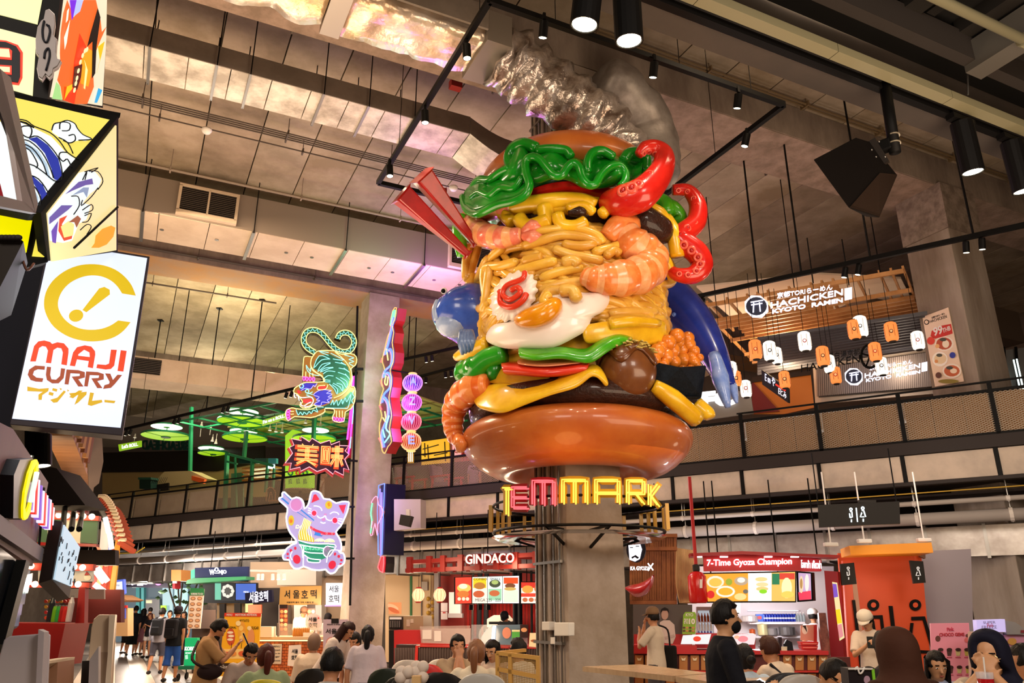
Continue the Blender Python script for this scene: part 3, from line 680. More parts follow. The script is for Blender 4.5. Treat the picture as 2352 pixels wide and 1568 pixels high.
 # traced foreground noodles
TN=[([(1160,565),(1130,590),(1105,640),(1090,690),(1078,660),(1085,625)],1.4),([(1100,560),(1085,610),(1072,640),(1070,600),(1080,560)],1.42),
 ([(1120,590),(1095,650),(1085,700),(1110,705),(1118,660),(1125,610)],1.46),([(1190,600),(1150,610),(1112,620),(1118,700),(1105,710)],1.44),
 ([(1200,565),(1250,550),(1290,540),(1340,545),(1380,560)],1.42),([(1270,570),(1310,585),(1350,592),(1385,600)],1.44),
 ([(1180,625),(1230,610),(1280,598)],1.48),([(1200,600),(1230,592),(1245,590)],1.48),([(1290,605),(1315,598),(1330,610)],1.5),
 ([(1240,640),(1290,622),(1340,615)],1.46),([(1150,680),(1180,640),(1230,625)],1.44),([(1240,668),(1300,650),(1370,645)],1.46),
 ([(1200,540),(1250,530),(1320,525),(1370,540),(1385,560)],1.4),([(1290,560),(1330,565),(1370,560)],1.44),([(1245,700),(1262,670),(1290,672),(1310,690)],1.5),
 ([(1360,580),(1400,570),(1430,560)],1.44),([(1390,590),(1410,575),(1425,585)],1.48),([(1240,580),(1215,600),(1160,650)],1.42),
 ([(1420,680),(1460,700),(1500,730)],1.42),([(1440,665),(1480,690),(1505,720)],1.42),([(1400,720),(1450,715),(1510,715)],1.44),([(1395,740),(1450,730),(1530,730)],1.44),
 ([(1410,700),(1450,690),(1500,650)],1.42),([(1500,640),(1515,680),(1525,740)],1.4),([(1115,700),(1108,760),(1118,780)],1.42),([(1510,560),(1545,620),(1540,650),(1505,652)],1.4)]
for k,(pts,R)in enumerate(TN):trail('noodle',[(x,y,R)for x,y in pts],.068 if R<1.49 else .08,NOD[k%3],4)
# cheese sticks right of the egg
sheet('cheese_slice',[[(1340,745,1.5),(1400,735,1.52),(1470,728,1.5),(1530,735,1.45)],[(1335,770,1.5),(1400,765,1.52),(1470,755,1.5),(1530,780,1.45)],[(1345,790,1.46),(1400,790,1.46),(1450,790,1.44),(1530,800,1.4)]],YEL,th=.09,label='thick yellow cheese block right of the fried egg')
trail('cheese_stick',[(1400,745,1.58),(1450,738,1.6),(1512,742,1.54)],[.07,.08,.06],YEL)
trail('cheese_stick',[(1120,790,1.45),(1080,805,1.6),(1048,820,1.75)],[.12,.11,.06],YEL)
trail('cheese_stick',[(1500,885,1.55),(1545,915,1.66),(1600,962,1.78)],[.09,.13,.12],YEL)
trail('cheese_stick',[(1600,930,1.6),(1625,950,1.7),(1632,960,1.72)],[.12,.11,.07],YEL)
# fried egg
egg=puff('egg_white',[(1310,668),(1345,672),(1390,668),(1400,690),(1385,715),(1360,730),(1350,755),(1320,775),(1270,798),(1210,800),(1160,800),(1120,785),(1118,765),(1135,745),(1165,738),(1195,715),(1250,685),(1285,672)],1.52,.14,EGG)
puff('yolk',[(1180,735),(1195,715),(1235,696),(1272,682),(1290,692),(1288,715),(1268,738),(1232,752),(1195,750)],1.7,.17,YOLK,par=egg)
trail('noodle',[(1262,705,1.7),(1250,690,1.68),(1262,672,1.66)],.075,NOD[0]);trail('noodle',[(1285,668,1.64),(1315,668,1.68),(1325,690,1.72)],.085,NOD[2])
# fish cake with a pink swirl (scalloped edge, tilted)
nar=[]
for i in range(72):
 t=i/72*2*PI;r=1+.055*math.sin(t*17);x,y=64*r*math.cos(t),46*r*math.sin(t);c,s=math.cos(math.radians(-52)),math.sin(math.radians(-52));nar.append((1180+x*c-y*s,680+x*s+y*c))
fc=puff('fish_cake',nar,1.58,.1,EGG,sm=1,rings=5,p=.3,th=.05)
trail('swirl',[(1205,622,1.72),(1200,640,1.73),(1165,655,1.73),(1155,675,1.73),(1172,688,1.74),(1195,672,1.74),(1188,660,1.74),(1172,668,1.74)],.038,gl('#d8391f',None),5,par=fc)
trail('swirl',[(1148,665,1.72),(1150,695,1.73),(1175,705,1.73),(1200,690,1.73),(1210,672,1.72)],.042,gl('#d8391f',None),5,par=fc)
# shrimp: ribbed body in two alternating shades with a fan tail
def shrimp(pts,rads,n_rib,ma,mb_,tail=None,label=None):
 P=smooth([cyl(a,b,c)for a,b,c in pts],8);N=len(P);mb=MB();rr=[]
 for i in range(N):
  t=i/(N-1)*(len(rads)-1);j=min(int(t),len(rads)-2);r=rads[j]*(1-t+j)+rads[j+1]*(t-j)
  f=(i/(N-1)*n_rib)%1;rr.append(r*(.86+.17*math.sin(f*PI)**.7))
 mb.tube(P,rr,18)
 for i in range(len(mb.mi)):
  ring=min(i//18,N-2);f=(ring/(N-1)*n_rib)%1;mb.mi[i]=1 if f>.62 else 0
 o=ob('shrimp',mb,(ma,mb_),bgr,smooth=True,label=label,sub=1)
 if tail:
  for q in tail:trail('tail_fin',q,[.05,.11,.03],ma,3,par=o)
 return o
shrimp([(1180,476,1.35),(1115,480,1.4),(1085,505,1.42),(1105,535,1.5),(1150,545,1.5),(1200,540,1.42)],[.14,.2,.2,.2,.17,.1],9,SHP,SHC,[[(1200,535,1.42),(1225,520,1.44),(1245,522,1.4)],[(1200,542,1.42),(1225,545,1.44),(1250,548,1.4)]],'pale pink striped shrimp')
shrimp([(1430,525,1.42),(1455,560,1.5),(1490,590,1.52),(1480,625,1.58),(1420,640,1.62),(1365,640,1.6),(1340,632,1.55)],[.17,.26,.28,.28,.25,.18,.1],10,SHO,SHC,None,'large orange curled shrimp')
trail('shrimp_tip',[(1395,545,1.42),(1420,520,1.46),(1455,520,1.46)],[.12,.17,.16],SHO)
shrimp([(1125,885,1.45),(1080,895,1.62),(1050,925,1.72),(1040,965,1.74),(1045,1000,1.72),(1058,1020,1.66)],[.16,.22,.2,.16,.13,.07],9,SHO,gl('#d9601f','#e0702c',5),[[(1050,1000,1.7),(1060,1020,1.68),(1052,1035,1.66)]],'orange shrimp draped over the left of the lower bun')
# meatball with flakes and sauce
mc=cyl(1440,852,1.38);mr=.385
mbl=ob('meatball',MB().ball(mc,mr,n=28,m=20),gl('#6b3d1e','#7b4a26',2.5),bgr,smooth=True)
sau=MB();
for i in range(40):
 row=[]
 t=i/40*2*PI
 for k in range(8):
  lim=.95+.45*abs(math.sin(t*2.5))**2;ph=PI/2-lim*k/7*1.1-.02
  row.append(mc+V((math.cos(t)*math.cos(ph),math.sin(t)*math.cos(ph),math.sin(ph)))*(mr+.02))
 sau.grid
 if i==0:rows=[]
 rows.append(row)
rows.append(rows[0]);ob('sauce',MB().grid(rows),gl('#6a3812','#5a300e',3),mbl,smooth=True,sol=.03)
rr_=random.Random(2)
for i in range(34):
 t=rr_.uniform(PI*1.1,1.9*PI);ph=rr_.uniform(.45,1.0);q=mc+V((math.cos(t)*math.cos(ph),math.sin(t)*math.cos(ph),math.sin(ph)))*(mr+.05)
 d=V((rr_.uniform(-1,1),rr_.uniform(-1,1),0)).normalized()*.045;ob('herb_flake',MB().beam(q-d,q+d,.03,.016),gl('#c4aa5a',None),mbl)
 # seaweed sushi with orange roe
su=ob('seaweed_wrap',MB().prism([cyl(1500,828,1.5),cyl(1500,905,1.5),cyl(1545,912,1.68),cyl(1612,915,1.6),cyl(1624,838,1.62),cyl(1560,842,1.75)],V((-.35,.75,.06))),mat('#0c1016',rough=.6,noise_to='#141a22',ns=14,bump=.5,bs=40,spec=.2),bgr,bev=.03)
for(x,y,r)in((1520,800,16),(1545,780,17),(1565,765,17),(1590,770,15),(1540,812,17),(1575,795,18),(1605,800,13),(1515,818,12),(1580,820,17),(1558,825,15),(1605,825,14),(1592,785,16),(1618,815,9),(1555,798,16),(1535,828,12),(1600,840,11),(1578,838,10),(1530,790,12),(1612,832,8),(1568,778,14),(1600,812,12),(1525,832,10)):
 p=cyl(x,y,1.62);ob('roe_ball',MB().ball(p+V((-.04,.12,0)),r*.0067,n=14,m=10),gl('#d9761c','#e0852a',3),bgr,smooth=True)
 # blue fish: head at the left, long tail body at the right (wrapping behind)
def P3(x,y,Y):return atY(x,y,Y)
def limb(nm,pts,rads,m,sm=5,n=16,par=None,**k):
 P=smooth([P3(*q)for q in pts],sm);rr=[]
 for i in range(len(P)):
  t=i/(len(P)-1)*(len(rads)-1);j=min(int(t),len(rads)-2);rr.append(rads[j]*(1-t+j)+rads[j+1]*(t-j))
 return ob(nm,MB().tube(P,rr,n),m,par or bgr,smooth=True,**k)
fh=limb('fish_head',[(1012,690,10.9),(1022,700,10.9),(1045,712,10.9),(1080,722,11),(1130,740,11.2)],[.1,.3,.42,.5,.5],BLG if 0 else BLU,6,20,label='blue fish head with round mouth and fin')
ob('fish_belly',MB().ball(P3(1040,742,10.78),.26,1.0,.8,.85,n=18,m=12),gl('#7f93bd','#9aaccd',5),fh,smooth=True)
ob('eye',MB().ball(P3(1020,668,10.62),.05,n=12,m=8),WHITE,fh,smooth=True)
ob('pupil',MB().ball(P3(1018,668,10.58),.035,n=12,m=8),BLK,fh,smooth=True)
limb('lip',[(1006,690,10.7),(1001,710,10.7),(1003,735,10.7)],[.04,.06,.04],gl('#93a4c4',None),par=fh)
for k in range(4):limb('fin_ray',[(1062+k*6,760,10.35),(1060+k*8,785,10.3),(1062+k*7,815-k*3,10.35)],[.05,.06,.02],gl('#48608f','#6f86b0',8),3,8,par=fh)
fb_=limb('fish_body',[(1470,650,12.2),(1535,690,12.0),(1590,745,11.7),(1630,800,11.3),(1655,850,11.0),(1672,890,10.9)],[.4,.42,.36,.25,.17,.12],BLD,6,20,label='dark blue fish body')
for q,r in(([(1640,815,10.9),(1655,870,10.7),(1672,935,10.6)],[.09,.13,.04]),([(1665,850,11),(1682,890,10.9),(1692,925,10.8)],[.06,.08,.02])):
 limb('tail_fin',q,r,gl('#6d8ad0','#8fa6de',6),4,10,par=fb_)
for x,y in((1515,705),(1525,715),(1538,712),(1548,722)):ob('bubble',MB().ball(P3(x,y,11.45),.035),gl('#5a78c8',None),fb_,smooth=True)
# upper layers: patty, melted cheese with drips, tomatoes
lathe('upper_patty',[(.5,6.85),(1.15,6.85),(1.26,6.95),(1.24,7.08),(.5,7.1)],BRN,40)
limb('patty_end',[(1420,480,10.1),(1470,505,9.95),(1515,530,10.1),(1530,540,10.3)],[.15,.24,.22,.08],BRN,5,14)
lathe('cheese_layer',[(.5,7.1),(1.16,7.08),(1.24,7.14),(1.2,7.22),(.5,7.25)],YEL,40)
for pts,r,R in(([(1152,500),(1180,478),(1230,468),(1290,462),(1340,465),(1365,478)],.13,1.3),([(1190,498),(1210,520),(1245,512),(1262,505)],.11,1.38),([(1250,470),(1255,500),(1250,520)],.12,1.34),
 ([(1280,490),(1290,515),(1320,520),(1348,508)],.095,1.4),([(1300,480),(1340,472),(1365,490)],.07,1.38),([(1380,495),(1400,478),(1420,490),(1432,508)],.085,1.42),
 ([(1170,485),(1165,500),(1178,512)],.1,1.36),([(1220,480),(1300,478),(1350,482)],.1,1.26)):
 trail('cheese_drip',[(x,y,R)for x,y in pts],r,YEL,5,12)
for pts,r in(([(1480,470,10.0),(1515,490,10.0),(1540,520,10.1)],[.08,.1,.06]),([(1530,500,10.2),(1548,540,10.15),(1556,590,10.2)],[.09,.12,.1]),([(1500,560,10.1),(1530,600,10.2),(1545,640,10.3)],[.06,.08,.07])):
 limb('cheese_drip',pts,r,YEL)
trail('patty_hole',[(1305,488,1.36),(1330,486,1.37),(1345,488,1.36)],[.05,.085,.05],BRN)
slab('tomato_slice',1.12-.25,10.55,7.27,.86,.15,RED);slab('tomato_slice',.95,10.75,7.45,.78,.14,RED)
lathe('green_core',[(.5,7.3),(1.1,7.3),(1.32,7.5),(1.3,7.75),(.5,7.8)],gl('#0a5c10','#0d7014',3))
# top lettuce: big ruffled leaf around the front
rows=[]
def ruff(t):
 return 1
LT=[[(1068,440,1.3),(1100,410,1.25),(1130,395,1.2),(1165,375,1.2),(1190,335,1.2),(1225,350,1.15),(1270,345,1.15),(1310,352,1.15),(1345,372,1.2),(1380,345,1.2),(1420,360,1.2),(1455,368,1.25),(1480,362,1.25)],
 [(1062,450,1.6),(1098,425,1.65),(1135,405,1.45),(1172,372,1.6),(1195,330,1.6),(1220,365,1.5),(1262,352,1.65),(1300,375,1.45),(1345,390,1.7),(1375,360,1.45),(1418,372,1.7),(1450,392,1.5),(1478,375,1.65)],
 [(1075,470,1.5),(1105,448,1.72),(1140,430,1.5),(1180,400,1.66),(1208,372,1.62),(1225,410,1.5),(1268,395,1.6),(1310,400,1.5),(1340,425,1.6),(1380,418,1.5),(1425,405,1.7),(1448,412,1.5),(1470,400,1.5)],
 [(1090,478,1.3),(1110,470,1.42),(1150,445,1.35),(1190,430,1.4),(1215,415,1.4),(1240,420,1.3),(1270,410,1.35),(1310,415,1.3),(1345,430,1.35),(1385,432,1.3),(1425,425,1.35),(1448,420,1.3),(1470,410,1.25)]]
sheet('lettuce_leaf',LT,GRN,th=.09,label='dark green ruffled upper lettuce')
CU=[([(1080,455),(1100,440),(1125,448),(1150,430),(1180,432),(1200,405)],.05,1.66),([(1085,430),(1100,412),(1125,412),(1150,395),(1172,385)],.06,1.58),([(1062,448),(1070,478),(1092,492),(1112,486),(1145,470),(1180,462),(1206,448),(1216,425),(1208,395),(1208,370),(1222,360),(1240,366),(1256,385),(1272,402),(1290,402),(1302,385),(1316,374),(1330,384),(1338,408),(1352,424),(1368,422),(1380,402),(1400,384),(1422,380),(1436,396),(1436,415),(1424,430)],.06,1.68),
 ([(1350,398),(1349,372),(1362,350),(1385,346),(1412,362)],.065,1.62),([(1180,395),(1170,365),(1180,340),(1205,330),(1235,342)],.09,1.5),([(1230,345),(1265,342),(1300,346),(1312,362)],.07,1.5),([(1432,372),(1444,354),(1470,352),(1482,366),(1480,400)],.09,1.5)]
for pts,r,R in CU:trail('lettuce_curl',[(x,y,R)for x,y in pts],r,GRN,5,12)
for rows in([[(1062,448,1.66),(1092,425,1.6),(1145,405,1.5),(1206,400,1.5),(1216,410,1.5)],[(1070,478,1.68),(1095,490,1.68),(1145,470,1.68),(1190,458,1.68),(1214,430,1.68)]],[[(1208,385,1.45),(1225,385,1.3),(1256,400,1.25),(1275,405,1.3)],[(1208,370,1.66),(1222,360,1.68),(1245,370,1.68),(1272,400,1.68)]],
 [[(1290,402,1.3),(1310,400,1.28),(1335,410,1.3),(1352,424,1.35)],[(1292,398,1.68),(1316,374,1.68),(1334,390,1.68),(1352,422,1.68)]],[[(1368,425,1.35),(1390,428,1.25),(1415,430,1.3),(1432,425,1.35)],[(1368,420,1.68),(1400,384,1.68),(1424,382,1.68),(1437,412,1.68)]],
 [[(1352,395,1.3),(1375,385,1.2),(1415,380,1.2)],[(1350,375,1.62),(1372,348,1.62),(1412,362,1.62)]],[[(1440,380,1.3),(1460,400,1.3),(1475,410,1.3)],[(1436,368,1.5),(1460,352,1.52),(1482,370,1.5)]],[[(1175,400,1.3),(1200,395,1.2),(1240,375,1.2),(1310,385,1.2)],[(1172,360,1.5),(1200,330,1.5),(1240,342,1.5),(1310,352,1.5)]]):
 sheet('lettuce_fold',rows,GRN,th=.07,sub=1)
for pts,r in(([(1525,470,10.5),(1545,480,10.4),(1560,500,10.4),(1548,510,10.4)],[.12,.13,.12,.05]),([(1508,460,10.5),(1528,470,10.4),(1530,490,10.3)],[.14,.13,.1]),([(1060,500,10.8),(1056,540,10.8),(1062,590,10.9)],[.14,.12,.08])):
 limb('lettuce_curl',pts,r,GRN2)
lathe('top_bun',[(.5,7.72),(1.3,7.72),(1.44,7.85),(1.45,8.02),(1.36,8.2),(1.12,8.4),(.8,8.5),(.66,8.5)],BUN,48,sub=1,label='glossy orange-brown upper bun')
# tentacles
def tentacle(pts,rads,side,n_s,label,sr=.8):
 P=smooth([P3(*q)for q in pts],7);rr=[]
 for i in range(len(P)):
  t=i/(len(P)-1)*(len(rads)-1);j=min(int(t),len(rads)-2);rr.append(rads[j]*(1-t+j)+rads[j+1]*(t-j))
 o=ob('tentacle',MB().tube(P,rr,18),TEN,bgr,smooth=True,label=label)
 AL=[0]
 for j in range(1,len(P)):AL.append(AL[-1]+(P[j]-P[j-1]).length)
 for k in range(n_s):
  i=min(range(len(P)),key=lambda j:abs(AL[j]-(k+.5)/n_s*AL[-1]));a=P[max(i-1,0)];b=P[min(i+1,len(P)-1)];d=(b-a).normalized();view=(P[i]-EYE).normalized()
  s_=d.cross(view).normalized()*side;nrm=(s_*sr*.8-view*.85).normalized();r=rr[i]
  c=P[i]+nrm*r*.97;x_=d;y_=nrm.cross(d).normalized();q=max(.042,r*.38)
  ob('sucker',MB().lathe([(q*.35,.0),(q*.5,q*.25),(q*.75,q*.4),(q,q*.25),(q*1.1,-q*.3)],c,14,(x_,y_,nrm),cap=False),gl('#e46450','#dc4c3a',4),o,smooth=True)
  ob('sucker_pit',MB().ball(c,q*.5,n=8,m=6),gl('#a80f10',None),o,smooth=True)
tentacle([(1395,465,9.75),(1430,462,9.5),(1470,448,9.4),(1500,420,9.4),(1522,385,9.4),(1524,355,9.45),(1505,340,9.45),(1482,340,9.4),(1466,356,9.4)],[.16,.23,.235,.2,.165,.14,.12,.1,.06],1,13,'thick bright red tentacle curling over the upper bun')
tentacle([(1545,436,10.2),(1580,438,10.2),(1602,470,10.2),(1598,510,10.2),(1570,535,10.2),(1565,552,10.2),(1600,580,10.2),(1612,610,10.2),(1590,632,10.2),(1555,630,10.2),(1535,615,10.3)],[.08,.1,.13,.15,.16,.17,.17,.16,.13,.1,.06],-1,16,'dark red coiling tentacle behind the right side',.15)
# chopsticks: one splayed pair of red sticks
for p,q,w in(((968,402,9.6),(1092,560,10.4),.2),((920,445,9.75),(1075,585,10.4),.2)):
 a,b=P3(*p),P3(*q);d=(b-a).normalized();x_=d.cross(V((0,1,0))).normalized();y_=x_.cross(d)
 mb=MB();r0,r1=w,.07
 vs=[]
 for c,r in((a,r0),(a+(b-a)*.5,(r0+r1)/2),(b,r1)):
  vs.append([c+(x_*math.cos(PI/4+k*PI/2)+y_*math.sin(PI/4+k*PI/2))*r for k in range(4)])
 mb.grid(vs,closed=True);mb.f+=[[0,1,2,3],[8,9,10,11][::-1]];mb.mi+=[0,0]
 ob('chopstick',mb,gl('#8f0f10','#a81616',4),bgr,bev=.03)
 # ---------------------------------------------------------------- circular neon lettering
rg=thing('neon_ring_sign','round neon market sign with red and yellow letters circling the column','neon sign',(BC.x,BC.y,2.8))
RR=1.22
RED_N=glow('#ff5a63',1.6);YEL_N=glow('#ffcf4a',1.5);YC=mat('#b88a20',rough=.35);RC=mat('#8e1420',rough=.35)
for z in(2.98,2.62):ob('ring_tube',MB().tube([V((BC.x+(RR-.04)*math.cos(i/48*2*PI),BC.y+(RR-.04)*math.sin(i/48*2*PI),z))for i in range(48)],.018,8,closed=True),BLK,rg)
ob('ring_band',MB().lathe([(RR-.42,2.55),(RR-.1,2.52),(RR-.02,2.56)],(BC.x,BC.y,0),48,cap=False),CHROME,rg,smooth=True)
for a in(-75,-115,20,160,90):
 t=math.radians(a);d=V((math.cos(t),math.sin(t),0));ob('bracket',MB().beam(BC+d*.45+Z*2.4,BC+d*(RR-.05)+Z*2.62,.03),BLK,rg);ob('bracket',MB().beam(BC+d*.45+Z*2.62,BC+d*(RR-.05)+Z*2.62,.03),BLK,rg)
glyph={'T':[[(0,1),(1,1)],[(.5,1),(.5,0)]],'E':[[(1,1),(0,1),(0,0),(1,0)],[(0,.5),(1,.5)]],'M':[[(0,0),(0,1),(1,1),(1,0)],[(.5,1),(.5,0)]],'A':[[(0,0),(0,1),(1,1),(1,0)],[(0,.45),(1,.45)]],
 'R':[[(0,0),(0,1),(1,1),(1,.45),(0,.45)],[(.5,.45),(1,0)]],'K':[[(0,0),(0,1)],[(1,1),(.1,.5),(1,0)]],'I':[[(.5,0),(.5,1)]]}
def ringP(x,y,R):p=cyl(x,y,R);return p
letters=[('T',1155,1176,1118,1187,'y'),('E',1174,1216,1116,1170,'r'),('M',1221,1276,1101,1164,'r'),('M',1289,1351,1099,1160,'y'),('A',1365,1425,1099,1160,'y'),('R',1438,1482,1100,1160,'y'),('K',1490,1514,1110,1165,'y')]
for ch,x0,x1,y0,y1,c in letters:
 nm='neon_letter';L_=ob(nm,MB().beam(ringP((x0+x1)/2,y0,RR-.05),ringP((x0+x1)/2,y0+3,RR-.05),.01),BLK,rg,label='neon letter '+ch)
 for st in glyph[ch]:
  P=[(x0+u*(x1-x0)+(4 if u<.5 else-4 if u>.5 else 0)*(1 if x1-x0>24 else .5),y1-v*(y1-y0)+(-4 if v<.3 else 4 if v>.7 else 0))for u,v in st]
  Q=[]
  for i in range(len(P)-1):
   for k in range(4):Q.append((P[i][0]+(P[i+1][0]-P[i][0])*k/4,P[i][1]+(P[i+1][1]-P[i][1])*k/4))
  Q.append(P[-1])
  ob('letter_body',MB().tube([ringP(x,y,RR-.03)for x,y in Q],.055,4),YC if c=='y' else RC,L_)
  for o_ in(-3.4,3.4):
   ob('neon_tube',MB().tube([ringP(x+(o_ if abs(Q[0][0]-Q[-1][0])<abs(Q[0][1]-Q[-1][1])or 1 else 0)*.8,y+o_*.6,RR+.045)for x,y in Q],.011,5),YEL_N if c=='y' else RED_N,L_)
for i in range(26): # letters round the back, seen only as dark cans
 t=math.radians(-10+i*7.6)
 if i%4==3:continue
 d=V((math.cos(t),math.sin(t),0));ob('letter_back',MB().beam(BC+d*RR+Z*2.65,BC+d*RR+Z*3.0,.05,.05),YC,rg)
point('neon_glow',(BC.x-.3,BC.y-1.7,2.95),14,(1,.5,.15),.3)
# ================================================================ NEON SIGNS ON THE LEFT COLUMN
def cv(ox,oy,s):return lambda pts:[(ox+x/s,oy+y/s)for x,y in pts]
nC,nY,nW,nP,nM,nB,nO,nR,nG=glow('#8ffff0',1.5),glow('#ffe98a',1.4),glow('#f6eeff',1.7),glow('#d38cff',1.4),glow('#ff4fe0',1.4),glow('#6a8cff',1.5),glow('#ffb060',1.5),glow('#ff6a70',1.4),glow('#7dffb0',1.3)
t3=Bd(750,900,19.6,163)
K=cv(640,740,6.03)
tg=thing('neon_tiger_sign','neon sign of a green striped tiger with a curled tail','neon sign',t3.m(750,960))
ORB=mat('#8a5a14',rough=.4);GNB=mat('#0c6f52',rough=.35,em=.12);BLB=glow('#2412b8',.7);PUB=mat('#8c4a52',rough=.4);OUTB=mat('#3a2c1a',rough=.5)
tail=K([(500,445),(400,400),(330,320),(320,220),(350,130),(430,85),(520,85),(600,130),(680,210),(750,300),(830,370),(920,385),(990,330),(1010,260),(970,200),(900,185),(865,210),(850,250),(820,265),(795,230),(820,165),(880,130),(960,125),(1040,180),(1070,270),(1050,370),(980,430),(860,445),(760,420)])
cen=K([(500,425),(410,370),(350,290),(355,190),(410,125),(500,115),(580,150),(660,235),(720,310),(800,380),(880,415),(980,400),(1035,320),(1035,240),(980,165),(900,150),(840,180),(815,235)])
def ribbon(bd,cpts,w,m,par,d,t,nm):
 P=smooth([(x,y,0)for x,y in cpts],4);L,R_=[],[]
 for i,p in enumerate(P):
  a,b=P[max(i-1,0)],P[min(i+1,len(P)-1)];q=(b-a).normalized();n=V((-q.y,q.x,0))*w/2;L.append(p+n);R_.append(p-n)
 mb=MB()
 for dd in(d,d+t):pass
 rows=[[bd.m(q.x,q.y,d)for q in L],[bd.m(q.x,q.y,d+t)for q in L],[bd.m(q.x,q.y,d+t)for q in R_],[bd.m(q.x,q.y,d)for q in R_]]
 rows.append(rows[0]);mb.grid(rows);ob(nm,mb,m,par);return L,R_
ribbon(t3,cen,15,OUTB,tg,-.16,.14,'tail_box');L,R_=ribbon(t3,cen,11,GNB,tg,-.02,.03,'tail')
neon(t3,[[(q.x,q.y)for q in L[::2]],[(q.x,q.y)for q in R_[::2]]],nY,tg,r=.013,sm=2)
zz=[]
P=smooth([(x,y,0)for x,y in cen],3)
for i,p in enumerate(P):
 a,b=P[max(i-1,0)],P[min(i+1,len(P)-1)];q=(b-a).normalized();zz.append((p.x-q.y*(3 if i%2 else-3),p.y+q.x*(3 if i%2 else-3)))
neon(t3,[zz],nC,tg,r=.009,sm=1)
body=K([(500,440),(450,520),(445,620),(480,680),(560,730),(620,780),(625,830),(380,838),(300,870),(220,920),(210,980),(260,1000),(300,1060),(330,1110),(290,1150),(330,1190),(420,1190),(480,1150),(520,1180),(400,1215),(240,1200),(180,1190),(110,1220),(95,1290),(130,1370),(220,1310),(440,1325),(560,1290),(640,1240),(640,1200),(760,1205),(770,1260),(740,1330),(780,1380),(900,1380),(920,1250),(1000,1200),(1050,1100),(1062,960),(1040,895),(1000,890),(1020,780),(1000,650),(1060,600),(1080,520),(1040,450),(900,430),(760,400),(560,400)])
poly(t3,body,OUTB,tg,-.17,.15,'sign_box');poly(t3,body,ORB,tg,-.02,.03,'body_panel')
poly(t3,K([(460,485),(370,480),(345,520),(330,760),(350,820),(500,820),(510,750),(590,750),(470,660)]),ORB,tg,-.02,.03,'hind_leg')
poly(t3,K([(700,440),(760,470),(860,520),(960,620),(990,760),(960,880),(880,960),(800,1000),(720,860),(620,820),(620,700),(480,640),(500,540),(560,480)]),GNB,tg,.01,.006,'striped_back')
poly(t3,K([(240,1215),(330,1215),(470,1160),(560,1190),(720,1120),(900,1060),(1000,960),(1040,1000),(1020,1120),(900,1190),(640,1190),(480,1250),(350,1290),(260,1290)]),GNB,tg,.01,.006,'striped_leg')
poly(t3,K([(330,860),(380,842),(530,850),(440,920),(320,950),(290,930)]),BLB,tg,.012,.006,'blue_face_patch')
poly(t3,K([(540,960),(640,940),(720,960),(740,1040),(700,1110),(600,1150),(490,1140),(540,1080),(480,1010)]),BLB,tg,.012,.006,'blue_mane')
poly(t3,K([(545,940),(545,890),(620,880),(680,885),(650,930),(600,945)]),glow('#e0141c',.8),tg,.014,.006,'red_ear')
poly(t3,K([(330,1110),(340,1070),(450,1060),(470,1090),(430,1110),(370,1120)]),glow('#e0202a',.8),tg,.014,.006,'red_tongue')
poly(t3,K([(255,940),(290,945),(315,980),(265,990)]),glow('#e0202a',.8),tg,.014,.006,'red_nose')
S=lambda L_:[K(p)for p in L_]
neon(t3,[('c',body)],nY,tg,r=.013,sm=2)
neon(t3,S([[(460,485),(370,480),(345,520),(330,760)],[(500,440),(450,520),(450,620),(520,700),(600,750),(622,830)],[(780,420),(900,520),(990,650),(1010,780),(960,920),(870,1010),(760,1055)],
 [(375,690),(375,760)],[(425,700),(430,760)],[(470,710),(475,760)],[(680,870),(650,930),(545,940),(545,890),(640,880)],[(800,1230),(800,1320)],[(840,1230),(840,1320)],[(880,1230),(880,1320)],[(160,1240),(210,1240)],[(165,1280),(210,1275)]]),nY,tg,r=.011)
neon(t3,S([[(690,465),(560,410),(690,425)],[(700,510),(560,470),(485,640),(590,530),(710,515)],[(715,565),(600,590),(540,690),(640,610),(715,575)],[(750,630),(640,640),(575,695),(690,650),(755,635)],
 [(780,690),(680,680),(615,720)],[(755,750),(680,745),(625,785)],[(715,810),(640,805),(640,830),(715,830)],[(720,435),(900,530),(750,515)],[(780,560),(880,580),(930,600),(860,560)],[(830,640),(920,660),(980,700),(900,640)],
 [(820,700),(930,740),(980,800),(920,720)],[(790,770),(880,830),(935,915),(940,830),(850,770)],[(750,850),(840,900),(880,960),(880,880),(800,850)],[(700,860),(770,930),(805,1000),(810,930),(740,870)],
 [(380,600),(400,680),(470,730),(560,745)],[(380,600),(440,690),(435,640)],[(910,460),(1040,500),(970,520),(1040,550),(970,570),(1030,610)],[(240,1215),(270,1290),(300,1250),(330,1290),(350,1250),(390,1280),(420,1240),(450,1270),(480,1220),(540,1250),(520,1180),(620,1180)],
 [(720,1150),(750,1080),(760,1150),(800,1080),(820,1160),(870,1070),(880,1140),(920,1050),(940,1110),(1000,1000),(960,1180),(900,1195),(640,1190)],[(1040,950),(1020,1000),(1045,1040),(1010,1090),(1030,1130)],[(380,1010),(470,1050)],[(380,985),(470,1005)],[(400,1000),(470,970)]]),nC,tg,r=.009)
neon(t3,S([[(310,950),(370,920),(440,930),(480,880),(500,900),(530,850)],[(730,950),(660,990),(740,1000),(680,1040),(740,1050),(670,1080),(700,1120),(600,1110),(580,1160),(490,1140),(570,1090),(520,1080),(560,1040),(480,1010),(560,950),(640,940),(720,950)]]),glow('#a9a0ff',1.4),tg,r=.009)
neon(t3,[('c',K(ell(315,890,28,28,10))),('c',K(ell(393,960,24,24,10)))],nC,tg,r=.012)
